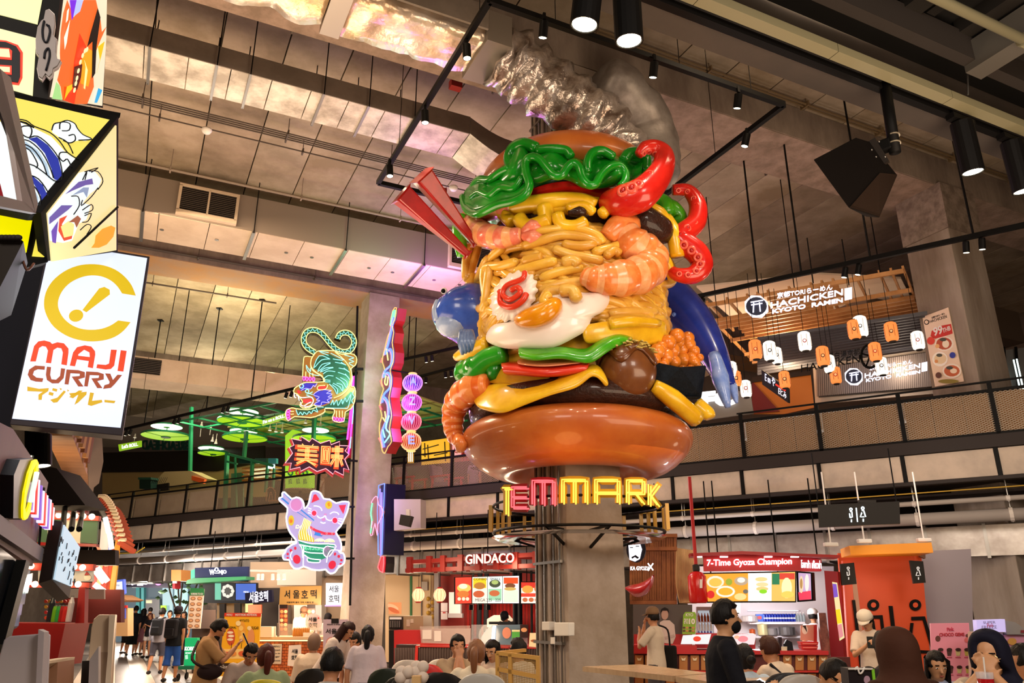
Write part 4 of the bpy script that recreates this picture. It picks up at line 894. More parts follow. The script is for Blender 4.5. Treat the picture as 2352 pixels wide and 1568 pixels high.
neon(t3,S([[(215,980),(220,1040),(240,1050)],[(270,1030),(285,1090)],[(240,1010),(320,1050),(440,1040),(480,1090),(440,1160),(360,1180)],[(305,1110),(310,1150),(350,1165),(400,1130),(450,1110)]]),nW,tg,r=.012)
for pts in((350,785),(390,790),(435,790),(482,795),(135,1230),(128,1270),(128,1308),(140,1345),(765,1345),(808,1350),(850,1355),(890,1355)):
 neon(t3,[('c',K(ell(pts[0],pts[1],15 if pts[1]<900 or pts[1]>1340 and pts[0]>500 else 26,26 if pts[1]<900 or pts[0]>500 else 14,8)))],nM,tg,r=.013,name='neon_claw')
for y in(846,920):ob('bracket',MB().beam(t3.m(815,y,-.05),t3.m(835,y,-.05),.06),BLK,tg)
# delicious starburst
t4=Bd(740,1040,19.6,163);K=cv(640,990,13.07)
sbm=thing('neon_starburst_sign','purple and red starburst neon sign with two orange characters','neon sign',t4.m(740,1040))
star=K([(380,235),(680,295),(670,170),(920,330),(1000,225),(1250,375),(1530,285),(1570,415),(1830,315),(1820,440),(2090,450),(1990,600),(2105,705),(1975,850),(2110,1175),(1945,1125),(1940,1330),(1680,1200),(1630,1300),(1410,1130),(1150,1220),(920,1080),(660,1210),(640,1090),(340,1160),(380,965),(195,970),(415,670),(320,500),(460,430)])
big=[(x+(x-735)*.045-1.5,y+(y-1038)*.06+2)for x,y in star]
poly(t4,big,mat('#a01422',rough=.4),sbm,-.14,.13,'sign_box');poly(t4,star,mat('#3d0a3c',rough=.4,em=.12),sbm,0,.01,'sign_face');neon(t4,[('c',star)],glow('#ff9aa6',1.5),sbm,r=.012,sm=1)
def bars(L_,w=.012):
 neon(t4,[K(p)for p in L_],nO,sbm,r=w,sm=1,d=.06)
orp=glow('#e4480c',.55)
for q in([(500,400),(1220,470),(1210,600),(480,540)],[(490,640),(1200,690),(1190,790),(480,750)],[(470,790),(1190,850),(1180,960),(460,880)],[(780,430),(960,450),(940,900),(770,860)],[(800,880),(900,900),(540,1060),(460,1020)],[(830,880),(980,890),(1190,1010),(1130,1110)],
 [(1275,440),(1560,450),(1520,1040),(1240,1010)],[(1570,500),(1960,520),(1940,650),(1560,640)],[(1560,710),(1950,730),(1950,850),(1550,830)],[(1680,440),(1840,450),(1800,1150),(1640,1140)],[(1640,840),(1720,850),(1570,1070),(1510,1020)],[(1790,850),(1880,850),(1960,1030),(1880,1080)]):
 poly(t4,K(q),orp,sbm,.012,.006,'orange_stroke')
bars([[(560,430),(1190,480)],[(560,475),(1190,525)],[(565,560),(1150,600)],[(560,600),(1150,645)],[(540,685),(1160,730)],[(540,725),(1160,770)],[(530,820),(1160,860)],[(530,860),(1160,905)],[(530,960),(720,880),(830,890),(1120,1010)],[(540,1000),(760,900)],[(860,910),(1090,1045)],
 [(700,390),(740,430)],[(1040,400),(1000,450)]]+[[(820+k*45,510),(800+k*45,830)]for k in range(3)]+
 [[(1285,465),(1545,475),(1505,985),(1270,970),(1285,465)],[(1345,515),(1490,520),(1460,935),(1320,920),(1345,515)],[(1385,570),(1445,575),(1425,885),(1365,875),(1385,570)]]+
 [[(1590,520+k*45),(1930,535+k*45)]for k in range(3)]+[[(1570,720+k*42),(1930,740+k*42)]for k in range(3)]+[[(1720+k*45,450),(1690+k*45,1090)]for k in range(3)]+[[(1640,830),(1540,1000)],[(1690,835),(1580,1020)],[(1820,835),(1885,1040)],[(1870,835),(1925,1020)]])
ob('bracket',MB().beam(t4.m(800,1056,-.05),t4.m(822,1058,-.05),.05),BLK,sbm)
# lucky cat
t5=Bd(725,1220,19.6,163);K=cv(640,1120,7.465)
ct=thing('neon_cat_sign','lilac neon cat eating noodles from a green bowl','neon sign',t5.m(725,1300))
out=K([(560,75),(640,60),(720,100),(770,190),(870,200),(980,265),(1080,240),(1190,245),(1200,290),(1170,420),(1110,560),(1060,660),(980,760),(1030,850),(1070,960),(1065,1090),(1020,1070),(1060,1120),(1100,1120),(1130,1190),(1120,1290),(1060,1340),(1010,1380),(960,1450),(880,1470),(820,1420),(800,1400),(700,1415),(560,1400),(430,1350),(350,1385),(260,1380),(200,1300),(180,1240),(90,1230),(70,1160),(110,1110),(130,1050),(180,1010),(240,970),(300,950),(290,890),(200,780),(150,660),(130,500),(150,350),(20,230),(10,180),(60,160),(60,100),(100,80),(220,190),(300,165),(390,200),(430,280),(440,360),(500,300),(530,200)])
poly(t5,out,mat('#c9bce0',rough=.5,em=.3),ct,-.12,.11,'sign_box');poly(t5,out,mat('#b3a4d6',rough=.5,em=.7),ct,-.01,.02,'body_panel')
PR,PG,PY,PBk,POr,PPk=glow('#d81038',.85),glow('#0a8f68',.75),glow('#d0b818',.8),glow('#1f78c8',.9),glow('#ff5a14',.95),glow('#c87fb8',.8)
for m_,ps in((PR,([(560,260),(600,120),(640,110),(700,200)],[(1030,300),(1155,290),(1110,450),(1060,370)],ell(606,438,42,45),ell(962,562,45,48),ell(310,1225,64,78,rot=-15),ell(917,1320,62,75,rot=25),ell(285,1035,22,28),ell(210,1075,24,26),ell(155,1135,22,22),ell(155,1200,22,16),ell(965,1135,20,28,rot=15),ell(1030,1175,24,26),ell(1075,1240,22,20),ell(1063,1303,22,14),[(540,650),(640,710),(780,760),(965,770),(960,810),(780,805),(620,750),(530,690)])),
 (PG,([(335,895),(560,960),(960,975),(930,1100),(860,1180),(720,1235),(540,1215),(440,1150),(370,1020)],[(490,1210),(700,1240),(690,1280),(500,1265)])),
 (PY,(ell(858,295,60,68),ell(215,560,50,88),[(440,520),(570,590),(480,720),(500,800),(600,860),(610,935),(340,890),(335,800),(400,680)],ell(700,920,80,45,a0=180,a1=360),ell(870,930,85,52,a0=180,a1=360))),
 (POr,(ell(862,285,28,34),ell(210,562,28,46))),(PPk,(ell(300,290,90,100),[(770,1060),(830,1000),(940,1060),(850,1190),(790,1170)],ell(770,545,32,26),ell(800,457,26,16))),
 (PBk,([(85,95),(115,92),(230,205),(205,215)],[(30,175),(60,165),(180,265),(165,290)],[(390,370),(610,550),(600,570),(375,385)],[(320,410),(480,515),(480,525),(310,415)],[(605,730),(640,760),(700,770),(760,800),(740,835),(680,825),(605,810),(625,770)]))):
 for p in ps:poly(t5,K(p),m_,ct,.012,.008,'coloured_panel')
neon(t5,[('c',out)],nW,ct,r=.02,sm=2)
neon(t5,S([])if 0 else[K(p)for p in([(600,315),(670,320),(720,350),(740,395)],[(880,450),(930,420),(1000,430),(1030,465)],[(655,480),(700,520),(760,510),(795,480),(820,540),(880,565),(915,550)],[(715,590),(760,610),(800,600)],
 [(500,345),(560,370)],[(500,385),(555,405)],[(500,430),(550,440)],[(1020,530),(1090,540)],[(1015,565),(1090,580)],[(1010,600),(1070,635)],[(335,900),(560,960),(960,975),(930,1090),(860,1180)],[(360,975),(540,1010),(780,1040)],[(400,1080),(540,1115),(760,1125)],[(490,1210),(510,1270),(690,1280),(710,1240)],[(440,1150),(540,1215),(720,1235)],
 [(430,1000),(420,1340)],[(350,970),(400,1050),(410,1200)],[(820,1000),(770,1050),(770,1140),(820,1190)],[(830,1000),(950,1020)],[(1010,1070),(900,1070),(840,1160),(820,1280)],[(230,1240),(200,1170),(230,1090)],[(1010,1340),(1100,1330)])],nW,ct,r=.012)
neon(t5,[('c',K(ell(300,290,105,115,12))),('c',K(ell(606,438,46,50,10))),('c',K(ell(962,562,48,52,10)))],glow('#ff9ac8',1.4),ct,r=.009)
neon(t5,[K([(440+k*22,520+k*12),(400+k*26,640+k*8),(350+k*40,760),(370+k*42,880+k*9)])for k in range(6)]+[K(ell(870,935,85-k*22,55-k*14,8,a0=180,a1=360))for k in range(4)]+[K(ell(700,925,85-k*20,50-k*12,8,a0=190,a1=350))for k in range(4)]+[K([(400,640),(340,690),(285,690)]),K(ell(320,665,24,22,8,a0=90,a1=360))],glow('#fff6b0',1.4),ct,r=.01)
neon(t5,[K([(x,1070),(x,1000+i*6),(x+55,1008+i*6),(x+55,1050+i*6),(x+25,1048+i*6),(x+25,1030+i*6)])for i,x in enumerate((400,470,545,625,700))],nG,ct,r=.009,sm=1)
neon(t5,[('c',K(ell(575,697,14,14,8))),('c',K(ell(822,785,14,14,8))),('c',K(ell(915,785,14,14,8))),('c',K(ell(735,800,10,10,8)))],nR,ct,r=.008)
for y in(1163,1282):ob('bracket',MB().beam(t5.m(795,y,-.05),t5.m(815,y,-.05),.05),BLK,ct)
post(t5.m(822,700,-.1),t5.m(805,1390,-.1),.03,BLK,ct,'mounting_pole')
# sign boards projecting towards the hall from the column front, seen nearly edge on
eg=Bd(893,880,19.75,244.3);EXV=U
def edgebox(out,w,m,par,nm='sign_box',d=0):return ob(nm,MB().prism([eg.m(x,y,d)for x,y in out],EXV*w),m,par)
dr=thing('neon_dragon_sign','tall neon dragon sign with red sides seen edge-on beside the column','neon sign',eg.m(893,1040))
K=cv(860,700,4.238)
do=K([(232,30),(195,60),(170,200),(185,230),(150,300),(120,420),(100,500),(95,560),(120,640),(95,700),(85,760),(105,820),(80,900),(70,990),(90,1080),(70,1150),(65,1230),(80,1340),(95,1420),(120,1445),(150,1380),(185,1330),(165,1200),(185,1080),(170,980),(160,900),(180,800),(185,700),(170,640),(200,560),(205,460),(190,370),(205,270),(190,200),(215,150)])
edgebox(do,.24,mat('#8e1d14',rough=.4),dr)
poly(eg,do,mat('#7a2a50',rough=.4,em=.25),dr,.0,.01,'sign_face')
neon(eg,[('c',do)],nO,dr,r=.012,sm=2)
mids=[(205,120),(180,250),(150,380),(120,480),(165,430),(190,480),(180,580),(120,640),(105,700),(140,660),(175,700),(170,800),(110,870),(90,950),(110,900),(150,960),(150,1080),(110,1180),(90,1260),(110,1380)]
neon(eg,[K(mids)],nB,dr,r=.03,d=.04);neon(eg,[K([(x-10,y+12)for x,y in mids])],nP,dr,r=.014,d=.05)
neon(eg,[K([(200,60),(185,130),(170,200)]),K([(215,50),(205,120)])],nG,dr,r=.03,d=.04)
neon(eg,[K([(120,1040),(130,1140),(100,1100)]),K([(135,430),(150,540)]),K([(130,690),(118,760),(140,780),(150,700)])],nY,dr,r=.02,d=.05)
neon(eg,[K([(160,1080),(130,1200),(170,1260),(120,1340)]),K([(100,1220),(120,1290)])],nC,dr,r=.022,d=.05);neon(eg,[K([(90,520),(80,560)]),K([(75,740),(90,790)]),K([(65,980),(80,1020)]),K([(60,1300),(80,1340)])],nR,dr,r=.03,d=.04)
for y in(740,905,1005):ob('bracket',MB().beam(eg.m(880,y,-.1),G(.2,10.5,eg.m(880,y).z),.05),BLK,dr)
# lantern string
ls=thing('neon_lantern_sign','string of four round neon lanterns with white blue letters above a tassel','neon sign',atY(945,1060,19.4))
lb=Bd(945,950,19.4,172)
for(x,y,c,ch,m_)in((948,880,'#5a18b8','A',glow('#e89aff',1.5)),(946,925,'#a0149c','Z',glow('#ff7af0',1.5)),(945,969,'#b00c50','V',glow('#ff7c8c',1.5)),(944,1014,'#c03c10','E',glow('#ffb07a',1.6))):
 c_=lb.m(x,y);l=ob('lantern',MB().ball(c_,.25,1,.8,.92,n=16,m=10),mat(c,rough=.4,em=.6),ls,smooth=True)
 mb=MB()
 for k in range(12):
  a=PI+PI*(k+.5)/12;mb.tube([c_+V((math.cos(a)*math.cos(b)*.262,math.sin(a)*math.cos(b)*.215,math.sin(b)*.24))for b in[-1.25+2.5*j/8 for j in range(9)]],.007,4)
 ob('neon_rib',mb,m_,l)
 text(lb,ch,(x-7,y-9,x+8,y+10),glow('#7d8cff',1.6),l,.23,.01,bold=.02)
 for dy in(-21.5,21.5):ob('cap_ring',MB().lathe([(.1,-.02),(.12,0),(.1,.02)],lb.m(x,y+dy),14),glow('#ffc070',1.2),l)
for k in range(3):neon(lb,[[(939+k*4,1038),(939+k*4,1060)]],glow('#fff0c8',1.5),ls,r=.012,sm=1,d=0,name='tassel')
rect(lb,936,1040,951,1062,mat('#c8942c',rough=.5,em=.3),ls,-.1,.05,'tassel_plate');post(lb.m(948,858),lb.m(900,850),.02,BLK,ls,'bracket')
# lower projecting sign: blue box with red boot and a pale animal
ls2=thing('neon_box_sign','dark blue projecting neon box with pink animal shape and red foot','neon sign',eg.m(885,1300))
K=lambda p:[(600+x/2.45,690+y/2.45)for x,y in p]
ob_=K([(672,1040),(705,1030),(700,1160),(697,1230),(690,1430),(670,1430),(668,1300),(665,1180)])
edgebox(ob_,.5,mat('#140e30',rough=.4),ls2);neon(eg,[('c',ob_)],nB,ls2,r=.014,sm=1);neon(eg,[K([(680,1060),(684,1440)]),K([(690,1080),(688,1420)])],glow('#8c7aff',1.5),ls2,r=.02,sm=1)
an=K([(668,1105),(650,1110),(630,1150),(628,1200),(640,1250),(628,1310),(640,1320),(655,1255),(668,1320),(672,1260),(690,1225),(700,1190),(690,1160),(675,1150)])
poly(eg,an,mat('#c07a86',rough=.4,em=.35),ls2,.02,.03,'animal_panel');neon(eg,[('c',an)],glow('#ff9ac0',1.4),ls2,r=.012,sm=2,d=.07);neon(eg,[K([(640,1140),(632,1200),(638,1240),(630,1310)])],nG,ls2,r=.02,sm=2,d=.07)
ft=K([(690,1440),(705,1440),(705,1480),(700,1530),(680,1520),(672,1500),(680,1470)])
edgebox(ft,.2,mat('#1c1416',rough=.4),ls2);poly(eg,ft,glow('#d0102a',.8),ls2,.02,.03,'red_foot');neon(eg,[('c',ft)],nR,ls2,r=.014,sm=1,d=.07)
# pink strip sign on the far side of the column
fs=thing('neon_strip_sign','narrow pink and red neon strip sign behind the tiger','neon sign',atY(812,1050,21.8));fbd=Bd(812,960,21.4,200)
st=[(818,845),(824,850),(815,1000),(808,1052),(798,1050),(800,960),(808,900)]
poly(fbd,st,mat('#c01820',rough=.4,em=.3),fs,-.15,.15,'sign_box')
neon(fbd,[[(820,850),(814,920),(808,1000),(802,1045)],[(815,860),(808,940),(800,1010)]],nM,fs,r=.03);neon(fbd,[[(817,900),(812,960),(806,1030)]],nC,fs,r=.02)
rect(fbd,796,900,798,905,BLK,fs,-.1,.05,'bracket')
point('neon_glow',t3.m(806,880,.6),70,(.35,1,.55),.3);point('neon_glow',t5.m(720,1200,1.2),26,(.85,.7,1),.3)
point('neon_glow',lb.m(915,940,.4),120,(.85,.2,1),.3);point('neon_glow',lb.m(930,800,-.3)+V((.8,0,0)),70,(.8,.25,1),.3);point('neon_glow',eg.m(890,1150,.5),30,(.5,.35,1),.3);point('neon_glow',t4.m(740,1040,.8),12,(1,.35,.1),.2)
point('neon_glow',G(.2,6.7,8.8),130,(.75,.25,1),.4);point('neon_glow',G(-1.2,6.2,8.9),40,(.5,1,.7),.4)
# ================================================================ LEFT-HAND SHOP FRONTS AND LIGHT BOXES
FV=154.3
class Bp(Bd):
 def __init__(s,a,b,c):
  a,b,c=V(a),V(b),V(c);s.p=a;n=(b-a).cross(c-a).normalized()
  if n.dot(EYE-a)<0:n.negate()
  s.n=n
def G3(x,y,Y):return atY(x,y,Y)
# big white light box
m1=Bd(180,780,4.6,FV)
ms=thing('lightbox_sign','tall white light box with a yellow ring logo and curry shop name','sign',m1.m(180,990))
q=[(113,553),(343,590),(281,999),(23,975)]
poly(m1,[(112,550),(344,588),(281,1000),(22,974)],mat('#2c2428',rough=.5),ms,-.16,.155,'sign_case',bev=.004)
poly(m1,[(117,557),(338,593),(277,982),(28,961)],mat('#dfe8ff',rough=.4,em=.93),ms,-.004,.008,'lit_face')
K=cv(0,540,3.335)
YL=glow('#d9b400',.9);RDl=glow('#e23c06',.9);BRl=glow('#a1421a',.85);YL2=glow('#d2a406',.9)
ring=[K([p])[0]for p in[]]
o_,i_=[],[]
for k in range(41): # ring with a gap on the right
 t=math.radians(-18-(360-50)*k/40+0)if 0 else math.radians(-10-310*k/40)
 o_.append((688+352*math.cos(t),520+296*math.sin(t)));i_.append((705+262*math.cos(t),518+208*math.sin(t)))
def sh(p):x,y=p;return(x+(520-y)*.0,y+(x-690)*.02)
o_=[(1040,465),(1010,390),(960,325),(890,270),(800,235),(700,224),(600,235),(500,275),(410,345),(355,430),(337,520),(350,600),(400,690),(480,755),(570,795),(680,815),(790,808),(880,780),(950,730),(1000,668)]
i_=[(935,448),(900,395),(850,350),(780,318),(700,310),(620,325),(540,365),(480,425),(447,500),(450,570),(490,640),(550,690),(620,718),(700,727),(780,718),(850,692),(905,655)]
so=[(q_.x,q_.y)for q_ in smooth([(a,b,0)for a,b in o_],3)];si=[(q_.x,q_.y)for q_ in smooth([(a,b,0)for a,b in i_],3)]
mb=MB();n=56
def samp(L,t):f=t*(len(L)-1);j=min(int(f),len(L)-2);return(L[j][0]*(1-f+j)+L[j+1][0]*(f-j),L[j][1]*(1-f+j)+L[j+1][1]*(f-j))
rows=[[m1.m(*K([samp(so,k/n)])[0],.006)for k in range(n+1)],[m1.m(*K([samp(si,k/n)])[0],.006)for k in range(n+1)]]
ob('ring_logo',MB().grid(rows),YL,ms,sol=.002)
for pts in([(632,575),(760,410),(800,398),(840,420),(842,455),(662,592)],ell(583,618,56,46,18,rot=-15)):poly(m1,K(pts),YL,ms,.004,.003,'exclamation_mark')
for pts in([(232,968),(262,850),(295,815),(340,808),(385,820),(400,835),(440,822),(490,830),(525,870),(525,900),(512,998),(470,990),(482,900),(470,868),(440,862),(410,880),(392,982),(352,978),(368,885),(352,855),(325,850),(300,865),(275,968)],
 [(535,1000),(560,900),(590,860),(650,845),(700,855),(728,890),(730,915),(712,1020),(672,1012),(680,965),(590,952),(575,1005)],
 [(850,878),(895,880),(875,1000),(850,1025),(810,1030),(738,1018),(745,990),(810,995),(835,985)],[(925,882),(970,888),(945,1046),(900,1040)]):
 poly(m1,K(pts),RDl,ms,.004,.003,'red_letter')
poly(m1,K([(600,915),(645,880),(685,900),(688,935),(600,925)]),mat('#dfe8ff',rough=.4,em=.93),ms,.006,.002,'letter_counter')
for pts in([(345,1005),(270,1000),(225,1030),(213,1070),(235,1110),(275,1122),(325,1125),(332,1098),(280,1092),(252,1070),(262,1040),(290,1028),(342,1032)],[(360,1008),(392,1012),(385,1070),(395,1105),(430,1108),(460,1080),(468,1020),(500,1024),(488,1095),(450,1135),(400,1136),(360,1110),(352,1070)],
 [(510,1030),(600,1035),(650,1050),(650,1090),(600,1105),(640,1160),(600,1160),(550,1085),(610,1080),(612,1062),(540,1058),(525,1145),(495,1142)],[(660,1045),(750,1050),(795,1065),(795,1105),(745,1118),(785,1172),(745,1172),(700,1098),(755,1095),(760,1075),(688,1072),(672,1160),(645,1158)],
 [(805,1060),(845,1062),(865,1110),(900,1070),(935,1072),(880,1140),(850,1170),(790,1178),(800,1150),(835,1140),(840,1125)]):
 poly(m1,K(pts),BRl,ms,.004,.003,'brown_letter')
for pts in([(210,1160),(300,1178),(375,1172),(370,1195),(325,1225),(320,1262),(295,1262),(295,1222),(330,1200),(210,1195)],[(405,1172),(440,1180),(435,1200),(400,1190)],[(378,1200),(412,1210),(405,1232),(372,1222)],[(385,1262),(440,1245),(490,1190),(505,1200),(440,1280),(410,1284)],[(455,1170),(475,1178),(465,1190)],[(515,1182),(530,1190),(518,1200)],
 [(530,1212),(665,1200),(662,1222),(600,1282),(570,1300),(600,1225),(540,1230)],[(605,1190),(635,1192),(560,1250),(530,1240)],[(690,1205),(720,1210),(705,1270),(780,1262),(785,1280),(700,1308),(672,1300)],[(800,1262),(885,1270),(875,1288),(800,1280)]):
 poly(m1,K(pts),YL2,ms,.004,.003,'yellow_kana')
for x in():ob('hanger',MB().tube([m1.m(x,575,-.08),m1.m(x,575,-.08)+Z*3.2],.012,6),BLK,ms)
# wave light box: front face and slanted side face
A_=G3(262,262,3.9);B_=G3(80,488,3.55);w1=Bp(A_,B_,G3(10,205,3.5))
wv=thing('wave_lightbox','angular yellow light box with blue and white wave artwork','light box',B_)
poly(w1,[(-40,195),(20,209),(278,258),(276,268),(95,492),(70,492),(-40,470)],BLK,wv,-.06,.055,'frame')
face=[(-40,215),(22,222),(253,276),(252,290),(90,478),(-40,440)]
poly(w1,face,mat('#ecd860',rough=.4,em=.9),wv,-.005,.008,'lit_face')
K=cv(0,200,3.92)
Wt=glow('#e6efee',.95);Bl=glow('#1c2ea0',.8);Lb=glow('#a9c2d6',.9);Lk=mat('#10121c',rough=.5)
layers=[(Wt,[(-150,330),(130,300),(300,370),(460,450),(600,600),(700,665),(640,745),(550,855),(430,1000),(350,1092),(-150,1000)]),
 (Lk,[(150,300),(235,320),(310,368),(300,375),(225,335),(140,310)]),(Bl,[(255,470),(330,455),(430,530),(520,650),(552,780),(548,855),(485,835),(460,740),(400,600),(320,510)]),(Lb,[(150,490),(230,500),(340,580),(420,700),(450,830),(430,820),(380,700),(290,590),(150,530)]),
 (Wt,[(-100,520),(150,520),(260,590),(340,700),(375,780),(300,740),(150,700)]),(Bl,[(200,800),(290,810),(380,890),(430,1000),(372,1070),(360,980),(300,880),(200,840)]),(Lb,[(200,870),(290,910),(340,1000),(335,1088),(310,1088),(290,980),(200,890)]),
 (Wt,[(460,400),(480,345),(540,330),(600,312),(665,340),(690,385),(740,440),(820,480),(760,495),(700,490),(620,515),(560,490),(510,450),(470,425)])]
for i,(m_,p)in enumerate(layers):poly(w1,K(p),m_,wv,.003+.0012*i,.001,'wave_shape')
strokes=[[(130,300),(230,315),(300,365),(440,420),(530,500),(600,600),(700,665)],[(170,420),(190,370),(260,365),(280,410),(260,465),(210,450),(175,410)],[(255,470),(330,455),(430,530),(520,650),(552,780),(548,855)],[(165,485),(260,500),(370,600),(440,730),(475,830)],[(165,510),(280,560),(370,680),(415,800)],[(180,545),(260,580),(330,700),(320,740)],
 [(220,700),(300,720),(400,790),(480,855),(545,855)],[(250,800),(340,840),(420,950),(425,1000)],[(260,870),(320,930),(360,1020),(350,1090)],[(460,400),(480,345),(540,330),(600,312),(665,340),(690,385),(740,440),(820,480),(700,490)],[(530,390),(540,330),(620,340),(615,400),(550,405)],[(610,450),(660,440),(670,490),(620,515),(560,490)],[(600,600),(540,600),(525,640),(560,680),(600,660),(640,740)],[(520,465),(600,510),(650,610)]]
neon(w1,[K(p)for p in strokes],Lk,wv,d=.013,r=.0035,name='outline')
w2_=Bp(G3(272,272,3.9),G3(97,492,3.55),G3(268,575,4.6))
poly(w2_,[(274,268),(272,578),(112,600),(96,490)],BLK,wv,-.05,.045,'side_frame')
poly(w2_,[(266,288),(266,574),(118,600),(108,490)],mat('#f3dc9a',rough=.4,em=.9),wv,-.004,.008,'side_face')
for i,(m_,p)in enumerate(((Wt,[(420,1140),(560,960),(700,770),(780,750),(850,760),(905,830),(880,900),(800,960),(740,1040),(810,1060),(770,1190),(700,1230),(640,1380),(560,1400),(440,1380)]),(glow('#6a5aa8',.8),[(580,960),(700,850),(820,820),(830,870),(760,880),(640,930)]),(glow('#8fa0c0',.85),[(640,970),(740,900),(790,900),(770,990),(740,940)]),
 (glow('#6a5aa8',.8),[(430,1170),(540,1060),(640,1060),(600,1100),(430,1230)]),(glow('#e04a20',.85),[(590,1150),(520,1180),(510,1290),(560,1380),(630,1360),(640,1300),(560,1300),(540,1230)]),(glow('#f0e08a',.9),[(600,1200),(650,1230),(640,1330),(560,1350),(530,1250)]),(glow('#a05a38',.8),[(600,1210),(680,1150),(710,1180),(670,1260),(650,1210)]),(glow('#6a48b0',.8),[(440,1290),(500,1200),(480,1400),(450,1390)]),
 (glow('#f0a020',.9),[(830,1400),(840,1330),(900,1270),(980,1240),(1018,1260),(1000,1340),(940,1410),(870,1440),(800,1440)]))):
 poly(w2_,K(p),m_,wv,.004+.0012*i,.001,'wave_shape')
neon(w2_,[K(p)for p in([(740,755),(860,720),(800,760)],[(780,750),(860,755),(905,840),(860,915)],[(720,830),(760,750),(740,830)],[(860,900),(800,980),(710,1060),(720,1010)],[(620,975),(680,980),(690,1060),(640,1140)],[(720,1100),(800,1050),(810,1100),(740,1130)],[(740,1150),(800,1130),(770,1200),(720,1210)],[(700,1280),(760,1230),(800,1250),(760,1320)])],Lk,wv,d=.014,r=.003,name='outline')
neon(w2_,[[(266,474),(165,568)]],BLK,wv,d=.012,r=.007,sm=1,name='panel_joint')
# lower yellow panel with dark silhouettes
w3_=Bp(G3(0,486,3.6),G3(90,505,3.8),G3(20,600,3.6))
yp_=thing('yellow_lightbox','bright yellow light box with a dark awning in front, left edge','light box',w3_.p)
poly(w3_,[(-40,470),(98,498),(112,600),(-40,640)],BLK,yp_,-.05,.045,'frame');poly(w3_,[(-40,488),(74,503),(60,580),(-40,600)],mat('#f2e600',rough=.4,em=.95),yp_,-.003,.006,'lit_face');poly(w3_,[(92,512),(104,590),(74,588)],mat('#f2dc50',rough=.4,em=.9),yp_,-.003,.006,'lit_face')
aw=thing('dark_awning','dark scalloped metal awning in front of the yellow light box','awning',G3(20,700,3.4))
ob('awning_body',MB().prism([G3(-60,545,3.3),G3(48,550,3.3),G3(58,600,3.5),G3(20,720,3.6),G3(-60,760,3.3)],V((0,.02,0))),mat('#1b1512',rough=.6),aw)
for k in range(5):ob('crest',MB().ball(G3(4+k*9,546,3.3),.02,1.2,.6,.8),mat('#1b1512',rough=.6),aw)
ob('cable',MB().tube(smooth([G3(50,590,3.45),G3(62,620,3.45),G3(78,605,3.5)],5),.006,6),mat('#7a4a38'),aw)
ob('dark_wall',MB().prism([G3(20,585,4.7),G3(100,595,4.7),G3(90,700,4.7),G3(40,980,4.7),G3(-80,980,4.7),G3(-80,700,4.7)],V((0,.03,0))),mat('#15151f',rough=.6),aw)
# cream panels with dark red character
w4_=Bd(40,120,3.7,160)
cp=thing('cream_lightbox','cream light box panels with part of a red and black character','light box',w4_.m(40,200))
poly(w4_,[(-40,-60),(145,-60),(108,232),(-40,200)],BLK,cp,-.08,.075,'frame')
poly(w4_,[(-40,-60),(108,-60),(86,56),(-40,24)],mat('#eeeaa8',rough=.4,em=.9),cp,-.003,.006,'lit_face');poly(w4_,[(-40,56),(83,88),(75,220),(-40,188)],mat('#eee8a8',rough=.4,em=.9),cp,-.003,.006,'lit_face')
poly(w4_,[(-30,90),(15,95),(42,105),(53,122),(52,180),(44,197),(-30,188)],glow('#e8321a',.9),cp,.004,.003,'red_character');poly(w4_,[(-30,96),(14,99),(38,109),(47,123),(47,178),(42,192),(-30,182)],Lk,cp,.008,.003,'black_character')
for q in([(-30,110),(22,114),(29,120),(28,141),(-30,136)],[(-30,150),(28,154),(28,175),(-30,168)]):poly(w4_,q,glow('#e8321a',.9),cp,.012,.002,'red_character')
for q in([(-30,114),(22,117),(25,136),(-30,131)],[(-30,155),(24,158),(24,170),(-30,164)]):poly(w4_,q,mat('#eee8a8',rough=.4,em=.9),cp,.015,.002,'lit_face')
cl=[(118,39),(130,50),(132,75),(128,100),(136,108),(134,140),(137,156),(146,158),(138,172),(128,178),(126,190),(118,198),(110,190),(102,202),(94,196),(90,175),(95,148),(88,140),(87,110),(92,80),(100,66),(106,62),(110,42)]
poly(w4_,cl,mat('#d8d0cc',rough=.5),cp,.05,.02,'cloud_back');poly(w4_,[(x*.94+6.8,y*.96+4.8)for x,y in cl],mat('#8b8383',rough=.5),cp,.07,.01,'cloud')
neon(w4_,[[(118,80),(121,95),(114,118),(106,112),(104,90),(108,70)],[(108,155),(110,140),(118,132),(120,150),(112,182)],[(113,78),(120,84)]],Lk,cp,d=.085,r=.006,name='outline')
